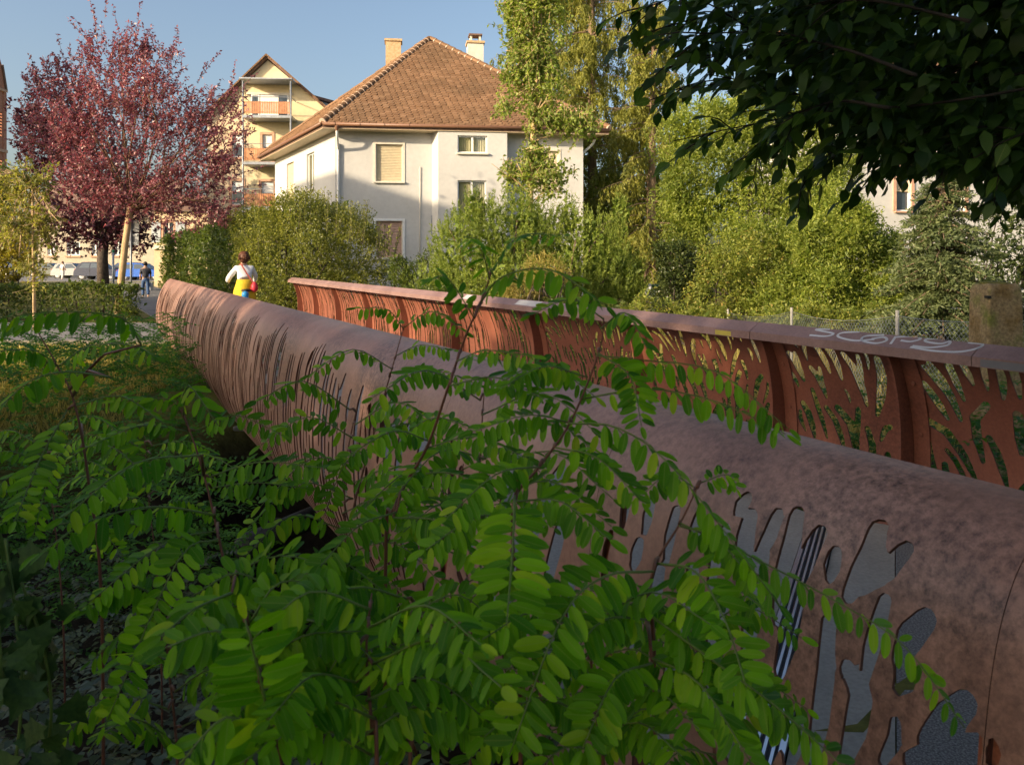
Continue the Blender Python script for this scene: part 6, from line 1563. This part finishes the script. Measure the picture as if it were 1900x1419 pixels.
grow(SB, [([(370, 845), (250, 860), (118, 960)], (1.25, 1.05), 8, .052, .55), ([(398, 955), (290, 940), (170, 965), (75, 1025)], (1.25, 1.0), 9, .055, .8), ([(362, 800), (435, 770), (520, 805)], (1.45, 1.4), 8, .04, .3),
          ([(388, 885), (480, 857), (605, 868)], (1.4, 1.3), 10, .045, .35), ([(392, 905), (470, 895), (565, 905)], (1.45, 1.4), 9, .042, .3), ([(340, 775), (350, 715), (405, 790)], (1.45, 1.35), 6, .046, .5), ([(340, 770), (310, 740), (215, 745)], (1.5, 1.45), 8, .04, .5),
          ([(405, 1000), (330, 1040), (195, 1345)], (1.2, 1.05), 12, .048, .1), ([(400, 985), (300, 1010), (150, 1130)], (1.35, 1.2), 10, .046, .3), ([(420, 1070), (520, 1030), (640, 1060)], (1.3, 1.2), 9, .046, .35), ([(350, 800), (260, 790), (160, 830)], (1.5, 1.4), 9, .042, .4),
          ([(430, 1100), (360, 1130), (300, 1180)], (1.0, .9), 5, .06, .4)])
SC = sapling('locust sapling reaching up in front of the slit panel', [(640, 1090), (652, 962), (692, 809), (728, 681), (750, 604)], (1.75, 1.85))
grow(SC, [([(750, 612), (718, 574), (662, 572)], (1.85, 1.8), 6, .042, .6), ([(750, 608), (800, 578), (862, 615)], (1.85, 1.8), 6, .042, .5), ([(728, 685), (655, 648), (575, 695)], (1.8, 1.65), 8, .044, .5), ([(725, 690), (820, 690), (900, 720)], (1.8, 1.75), 8, .042, .4),
          ([(695, 800), (790, 770), (880, 800)], (1.8, 1.75), 8, .044, .4),
          ([(690, 830), (640, 860), (600, 960)], (1.75, 1.6), 8, .044, .2), ([(655, 980), (740, 960), (830, 1010)], (1.65, 1.55), 9, .046, .4), ([(735, 660), (780, 640), (840, 650)], (1.85, 1.8), 7, .04, .5)])
SD = sapling('tall locust sapling whose tip crosses the handrail of the far parapet', [(715, 1090), (732, 942), (792, 830), (832, 717), (865, 621), (893, 560), (912, 505)], (1.35, 1.15), .0075)
grow(SD, [([(893, 560), (930, 515), (1020, 500), (1125, 568)], (1.15, .95), 9, .045, .5), ([(908, 515), (890, 450), (865, 440)], (1.1, .95), 5, .034, .5), ([(912, 506), (960, 440), (1045, 436)], (1.1, .95), 6, .03, .3), ([(880, 590), (830, 515), (800, 520)], (1.15, 1.1), 6, .034, .4),
          ([(848, 670), (900, 650), (985, 660)], (1.2, 1.1), 8, .04, .5), ([(835, 715), (920, 700), (1010, 740)], (1.2, 1.1), 8, .042, .45), ([(800, 820), (730, 800), (640, 850)], (1.3, 1.2), 8, .042, .4), ([(795, 830), (880, 810), (980, 850)], (1.3, 1.2), 9, .042, .4),
          ([(765, 880), (850, 880), (940, 940)], (1.3, 1.2), 9, .044, .4), ([(735, 950), (660, 980), (560, 1090)], (1.25, 1.1), 10, .046, .25), ([(730, 960), (820, 970), (900, 1060)], (1.25, 1.15), 9, .046, .4)])
SE = sapling('locust sapling with long drooping leaves in front of the smooth skin', [(965, 1200), (953, 1042), (955, 926), (1000, 866), (1060, 780), (1112, 650), (1120, 590)], (1.15, 1.15), .0065)
grow(SE, [([(1108, 660), (1190, 668), (1330, 690), (1462, 795)], (1.15, 1.0), 11, .042, .75), ([(1080, 740), (1200, 722), (1330, 745), (1458, 805)], (1.15, 1.0), 10, .045, .7), ([(1115, 610), (1160, 580), (1200, 645)], (1.15, 1.05), 7, .04, .6), ([(1120, 592), (1060, 555), (985, 585)], (1.15, 1.1), 7, .038, .45),
          ([(1055, 785), (1150, 795), (1260, 880), (1445, 1120)], (1.1, .95), 12, .048, .75), ([(1060, 785), (980, 770), (880, 800)], (1.15, 1.1), 9, .042, .4), ([(1000, 866), (920, 880), (830, 960)], (1.1, 1.0), 9, .046, .3), ([(955, 920), (952, 1010), (940, 1160)], (1.05, .85), 8, .062, .05),
          ([(957, 930), (1040, 930), (1130, 1000)], (1.1, 1.0), 9, .046, .45), ([(1030, 830), (1110, 850), (1190, 930)], (1.1, 1.05), 8, .044, .5), ([(1090, 700), (1010, 680), (930, 720)], (1.15, 1.1), 9, .04, .4), ([(1110, 655), (1170, 700), (1190, 790)], (1.1, 1.0), 8, .042, .2), ([(955, 960), (880, 960), (790, 1020)], (1.1, 1.05), 9, .044, .3)])
SG = sapling('locust sapling with arching leaf across the big cut-outs', [(1215, 1300), (1200, 1150), (1215, 1050), (1262, 970), (1300, 890)], (1.1, 1.1), .006)
grow(SG, [([(1262, 970), (1400, 1035), (1560, 1120), (1680, 1200), (1790, 1350)], (1.08, .95), 13, .046, .55), ([(1220, 1045), (1290, 1060), (1345, 1150), (1385, 1275)], (1.05, .9), 9, .058, .1), ([(1205, 1140), (1330, 1230), (1440, 1310), (1570, 1425)], (1.0, .9), 10, .052, .5),
          ([(1212, 1060), (1120, 1070), (1040, 1150), (945, 1400)], (1.02, .85), 11, .056, .1), ([(1205, 1120), (1270, 1170), (1330, 1330)], (1.05, .95), 9, .05, .3), ([(1300, 895), (1350, 880), (1365, 905)], (1.15, 1.15), 5, .032, .3), ([(1290, 905), (1240, 880), (1190, 920)], (1.15, 1.1), 7, .036, .4),
          ([(1205, 1150), (1120, 1150), (1050, 1230)], (1.05, .95), 9, .048, .3), ([(1210, 1220), (1300, 1270), (1400, 1425)], (1.0, .9), 9, .052, .4), ([(1210, 1230), (1140, 1260), (1080, 1390)], (1.0, .9), 9, .05, .2), ([(1260, 975), (1330, 1000), (1400, 1080)], (1.08, 1.0), 9, .042, .5)])
SH = sapling('low locust sapling with large broad leaflets at the bottom', [(520, 1480), (505, 1400), (490, 1300), (470, 1200), (455, 1150)], (.85, .9), .006)
grow(SH, [([(500, 1370), (490, 1290), (455, 1150)], (.85, .8), 6, .062, .15), ([(505, 1400), (560, 1330), (650, 1180)], (.9, 1.0), 8, .055, .2), ([(500, 1380), (420, 1330), (330, 1420)], (.85, .8), 6, .06, .3), ([(480, 1240), (560, 1180), (670, 1170)], (.95, .95), 8, .052, .35), ([(470, 1200), (400, 1170), (310, 1200)], (.9, .85), 6, .055, .4), ([(460, 1160), (520, 1080), (620, 1090)], (1.0, 1.05), 8, .05, .35)])
SI = sapling('dense dark locust sapling low in the middle', [(760, 1500), (765, 1380), (750, 1240), (770, 1120)], (1.1, 1.2), .006)
fr_ = []
for k in range(11):
    t_ = k/10; b = (760 + rngF.normal()*12, 1400 - 290*t_); a = rngF.uniform(-1, 1); l = rngF.uniform(130, 240); sx = 1 if k % 2 else -1
    fr_.append(([b, (b[0] + sx*l*.5, b[1] - 30 + a*20), (b[0] + sx*l, b[1] + 50 + a*50)], (1.15, rngF.uniform(.95, 1.2)), 9, .05, rngF.uniform(.2, .6)))
grow(SI, fr_)
SJ = sapling('shaded locust sapling low behind the other leaves', [(1010, 1500), (1010, 1350), (990, 1200), (1000, 1090)], (1.35, 1.45), .006)
fr_ = []
for k in range(11):
    t_ = k/10; b = (1003 + rngF.normal()*10, 1390 - 290*t_); a = rngF.uniform(-1, 1); l = rngF.uniform(130, 250); sx = 1 if k % 2 else -1
    fr_.append(([b, (b[0] + sx*l*.5, b[1] - 30 + a*20), (b[0] + sx*l, b[1] + 50 + a*50)], (1.4, rngF.uniform(1.2, 1.5)), 9, .05, rngF.uniform(.2, .6)))
grow(SJ, fr_)
SK = sapling('shaded locust sapling low between the pipe and the parapet', [(590, 1480), (600, 1330), (610, 1200), (640, 1080), (650, 1010)], (1.4, 1.55), .006)
fr_ = []
for k in range(10):
    t_ = k/9; b = (598 + 48*t_ + rngF.normal()*8, 1380 - 350*t_); a = rngF.uniform(-1, 1); l = rngF.uniform(130, 230); sx = 1 if k % 2 else -1
    fr_.append(([b, (b[0] + sx*l*.5, b[1] - 30 + a*20), (b[0] + sx*l, b[1] + 50 + a*50)], (1.45, rngF.uniform(1.25, 1.5)), 9, .048, rngF.uniform(.2, .6)))
grow(SK, fr_)
def rand_fronds(n, b0, b1, jx, lr, dp, size, dr=(.2, .6)):
    out = []
    for k in range(n):
        t_ = k/(n-1); b = (b0[0] + (b1[0]-b0[0])*t_ + rngF.normal()*jx, b0[1] + (b1[1]-b0[1])*t_); a = rngF.uniform(-1, 1); l = rngF.uniform(*lr); sx = 1 if k % 2 else -1
        out.append(([b, (b[0] + sx*l*.5, b[1] - l*.2 + a*20), (b[0] + sx*l, b[1] + l*.15 + a*45)], (dp, dp - rngF.uniform(-.1, .25)), 9, size, rngF.uniform(*dr)))
    return out
SM = sapling('bushy locust sapling on the bank at the left edge of the picture', [(120, 1250), (110, 1050), (95, 920), (85, 800)], (2.3, 2.4), .006)
grow(SM, rand_fronds(12, (110, 990), (85, 810), 10, (110, 200), 2.35, .05))
SN = sapling('bushy locust sapling on the bank behind the red stem', [(300, 1250), (290, 1050), (275, 920), (268, 800)], (2.6, 2.7), .006)
grow(SN, rand_fronds(11, (285, 980), (268, 810), 10, (100, 180), 2.6, .05))
SO = sapling('dense locust sapling in front of the lower cut-outs', [(1330, 1500), (1310, 1350), (1290, 1220), (1270, 1110)], (1.25, 1.3), .006)
grow(SO, rand_fronds(10, (1315, 1400), (1270, 1120), 10, (120, 220), 1.25, .05))
SP = sapling('locust sapling in the middle between the two tall stems', [(870, 1500), (880, 1300), (870, 1100), (850, 950), (860, 860)], (1.55, 1.7), .006)
grow(SP, rand_fronds(10, (875, 1350), (858, 870), 10, (130, 230), 1.6, .05))

for (lab, st, dp, fr) in (('feathery locust sapling rising in front of the middle of the near parapet', [(905, 1300), (900, 1050), (890, 880), (900, 700)], 1.45, (10, (898, 960), (898, 715), 14, (150, 240))),
                          ('feathery locust sapling with fine sprays over the slit panel', [(650, 1300), (645, 1050), (640, 880), (665, 740)], 1.7, (9, (643, 980), (662, 760), 12, (130, 210))),
                          ('leafy locust sapling spreading low in front of the pipe', [(560, 1500), (555, 1300), (540, 1150), (545, 1060)], 1.15, (10, (556, 1350), (544, 1080), 12, (140, 230))),
                          ('leafy locust sapling low between the two central stems', [(700, 1500), (690, 1350), (680, 1200), (690, 1100)], .95, (9, (692, 1400), (688, 1130), 12, (150, 260))),
                          ('leafy locust sapling low in front of the long drooping leaf', [(1120, 1500), (1110, 1350), (1095, 1200), (1100, 1100)], 1.1, (9, (1112, 1400), (1098, 1120), 12, (140, 230))),
                          ('leafy locust sapling low on the left near the vine', [(330, 1500), (325, 1350), (310, 1200), (315, 1100)], 1.3, (9, (326, 1380), (314, 1120), 12, (130, 220)))):
    grow(sapling(lab, st, (dp, dp + .05), .005), rand_fronds(fr[0], fr[1], fr[2], fr[3], fr[4], dp, .05))

# vine with lobed leaves at the lower left edge
def lobed_leaf(name, mat):
    pr_ = [(0, 0), (.16, .02), (.42, -.06), (.36, .16), (.56, .30), (.36, .42), (.30, .56), (.16, .62), (0, 1.0)]
    pts = [(x, y, 0.12*x*x - .15*y*y) for x, y in pr_] + [(-x, y, 0.12*x*x - .15*y*y) for x, y in pr_[-2:0:-1]]
    ctr = (0, .35, -.03); V = [ctr] + pts; n = len(pts); Fc = [(0, 1 + i, 1 + (i+1) % n) for i in range(n)]
    me = bpy.data.meshes.new(name); me.from_pydata(V, [], Fc); me.update(); me.materials.append(mat); return me
lob = lobed_leaf('leaf', M['lf_vine'])
vb_ = PX(20, 1419, 1.1); vine = thing('vine', np.array((vb_[0], vb_[1], gz(vb_))), 'pale green vine with lobed leaves hanging at the dark lower left corner', 'vine')
vs = [([(20, 1480), (40, 1300), (30, 1150), (10, 1000)], (1.15, 1.2)), ([(70, 1480), (95, 1330), (80, 1200), (40, 1080)], (1.2, 1.2)), ([(-20, 1450), (0, 1250), (-10, 1100)], (1.0, 1.0))]
for pl_, dp in vs:
    ln = np.array(smooth_line([PX(x, y, d) for (x, y), d in zip(pl_, np.linspace(*dp, len(pl_)))], 8)); mb = MB(); mb.tube(ln, .0025, 5); mb.build('stem', M['green_stem'], vine, True)
    for k in range(16):
        p = ln[rngF.integers(0, len(ln))] + rngF.normal(size=3)*.02; dr = unit(np.array((rngF.normal()*.5, rngF.normal()*.3 - .2, -.9))); nz = unit(np.array((rngF.normal()*.5, -1, .5))); nz = unit(nz - dr*(nz @ dr))
        add('leaf', lob, vine, mat_from(np.cross(dr, nz), dr, nz, p, rngF.uniform(.035, .06)))

# ------------------------------------------------------------------ overhanging branches, top right
ov = thing('overhanging_tree', (3.4, -1.5, 0), 'dark leafy branches of a tree hanging into the upper right of the view', 'tree')
LFB = [leaflet_mesh('leaf', w, M['lf_beech'], f_, c_, 0.55) for w, f_, c_ in ((0.58, 0.2, 0.14), (0.64, 0.35, 0.2), (0.54, 0.1, 0.08))]
tb = on_ground(np.array((3.4, -1.5))); mb = MB(); mb.tube([tb, (3.45, -1.45, 1.5), (3.3, -1.2, 3.2), (3.0, -.8, 5.5)], [.24, .2, .17, .1], 10); mb.build('trunk', M['bark_dark'], ov, True)
TW = [([(2150, -60), (1850, 0), (1600, 35), (1350, 25), (1165, 70)], 3.1, 1), ([(2150, 60), (1800, 120), (1600, 120), (1400, 95), (1215, 130)], 3.0, 1), ([(2100, 100), (1800, 150), (1480, 175), (1320, 150), (1195, 190)], 3.2, 1),
      ([(2100, 130), (1750, 190), (1520, 210), (1400, 230), (1250, 262)], 3.1, 1), ([(2100, 180), (1780, 220), (1600, 250), (1520, 290), (1480, 335)], 3.0, 1), ([(2100, 200), (1850, 250), (1720, 275), (1640, 305)], 2.9, 1),
      ([(2100, 210), (1900, 240), (1790, 275), (1740, 300)], 3.1, 1), ([(2100, 250), (1950, 290), (1890, 330), (1865, 355)], 3.2, 1), ([(2150, -120), (1800, -60), (1450, -40), (1130, -10)], 3.2, 1), ([(1700, 140), (1560, 90), (1400, 60), (1260, 70)], 2.8, 0),
      ([(1650, 200), (1540, 190), (1450, 240), (1400, 285)], 2.8, 0), ([(1800, 40), (1600, 0), (1300, -10), (1180, 20)], 2.9, 0)]
br = MB(); cand = []
for pl_, dd, main in TW:
    ds = np.linspace(dd - .5, dd + .35, len(pl_)) + rngF.normal()*.1
    ln = np.array(smooth_line([PX(x, y, q) for (x, y), q in zip(pl_, ds)], 10)); n = len(ln)
    if main: ln = np.concatenate([np.array(smooth_line([np.array((3.3, -1.2, 3.2)) + rngF.normal(size=3)*.1, (np.array((3.3, -1.2, 3.4)) + ln[0])/2 + np.array((0.2, 0, .3)), ln[0]], 5))[:-1], ln]); n = len(ln)
    br.tube(ln, [.0055*(1 - .8*i/(n-1)) + .001 for i in range(n)], 6)
    for _ in range(13):                                          # side twigs in a flat spray
        i = rngF.integers(int(n*.35), n-1); a = ln[i]; t = unit(ln[min(i+1, n-1)] - ln[i-1]); b = a + unit(t*.8 + np.array((rngF.normal()*.35, rngF.normal()*.7, rngF.normal()*.25 - .25)))*rngF.uniform(.15, .34)
        br.tube([a, (a+b)/2 + (0, 0, .012), b], [.004, .003, .0015], 4)
        for j in range(6): cand.append((a + (b-a)*(j + .6)/6, unit(b-a), j))
    for i in range(int(n*.5), n, 2): cand.append((ln[i], unit(ln[min(i+1, n-1)] - ln[i-1]), i//2))
br.build('branches', surf('black_bark', (0.012, 0.010, 0.008), (0.03, 0.024, 0.018), 9, 0.9), ov, True)
rngF.shuffle(cand)
edge_x = lambda y: np.interp(y, [-60, 0, 220, 290, 330, 380, 430], [1120, 1120, 1200, 1330, 1560, 1800, 1870])
cnt = 0; fo = Foliage()
for p, t, j in cand:
    sd = unit(np.cross(t, (0, 0, 1.0)))*(1 if j % 2 else -1); dr = unit(t*.75 + sd*.6 + np.array((-.15, 0, -.5)) + rngF.normal(size=3)*.16); nz = unit(np.array((0, -.35, .8)) + rngF.normal(size=3)*.25); nz = unit(nz - dr*(nz @ dr))
    s_ = rngF.uniform(.06, .095)
    if cnt < 300: add('leaf', LFB[rngF.integers(0, 3)], ov, mat_from(np.cross(dr, nz), dr, nz, p, s_)); cnt += 1
    else: fo.put([p], [dr], [nz], s_, s_*.55, rngF.random())
# dense leaf mass further in
n = 17000; xs = rngF.uniform(1180, 2300, n*3); ys = rngF.uniform(-260, 420, n*3)
lim = np.interp(xs, [1180, 1300, 1420, 1520, 1580, 1700, 1800, 1900, 2300], [40, 120, 190, 215, 255, 300, 312, 350, 460]) + rngF.normal(size=n*3)*14
ok = ys < lim; xs, ys = xs[ok][:n], ys[ok][:n]; dens = np.clip((xs - 1250)/330, .06, 1); ok = rngF.random(len(xs)) < dens; xs, ys = xs[ok], ys[ok]
ds = rngF.uniform(2.6, 4.6, len(xs)); P = np.stack([(xs-CX)/FPX*ds, ds, CAMH - (ys-HZ)/FPX*ds], 1)
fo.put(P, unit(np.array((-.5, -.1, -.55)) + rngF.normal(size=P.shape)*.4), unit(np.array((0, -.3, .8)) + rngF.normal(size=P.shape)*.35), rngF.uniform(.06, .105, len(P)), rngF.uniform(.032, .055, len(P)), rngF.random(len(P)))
# upper crown above and behind the camera
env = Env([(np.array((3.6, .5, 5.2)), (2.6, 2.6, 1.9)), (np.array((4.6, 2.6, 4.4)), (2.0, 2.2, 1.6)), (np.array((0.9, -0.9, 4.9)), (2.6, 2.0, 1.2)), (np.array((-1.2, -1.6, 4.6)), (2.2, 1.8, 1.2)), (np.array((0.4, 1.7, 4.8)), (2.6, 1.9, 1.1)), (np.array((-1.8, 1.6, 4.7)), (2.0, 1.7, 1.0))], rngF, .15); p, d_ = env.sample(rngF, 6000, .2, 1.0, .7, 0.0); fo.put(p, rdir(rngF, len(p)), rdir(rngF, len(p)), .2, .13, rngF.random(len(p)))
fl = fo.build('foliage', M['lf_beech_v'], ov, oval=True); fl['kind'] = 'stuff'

# unseen thickets added beside and behind the standpoint to keep the low foreground dark
bush('blocker_thicket_left', 'added unseen thicket beside the standpoint, blocking low light from the left', [(np.array((-2.7, 0.5, 0.7)), (1.5, 1.3, 1.9)), (np.array((-4.4, 2.0, 0.2)), (1.3, 1.2, 1.4))], 900, 1500, 0.13, 0.08, M['lf_hedge'], 91, zmin=-1.2)
bush('blocker_thicket_back', 'added unseen thicket behind the standpoint, blocking low light from the back', [(np.array((-0.6, -2.0, 0.4)), (2.2, 1.1, 1.7)), (np.array((1.6, -2.4, 0.4)), (1.6, 1.1, 1.7))], 900, 1500, 0.13, 0.08, M['lf_hedge'], 92, zmin=-1.2)
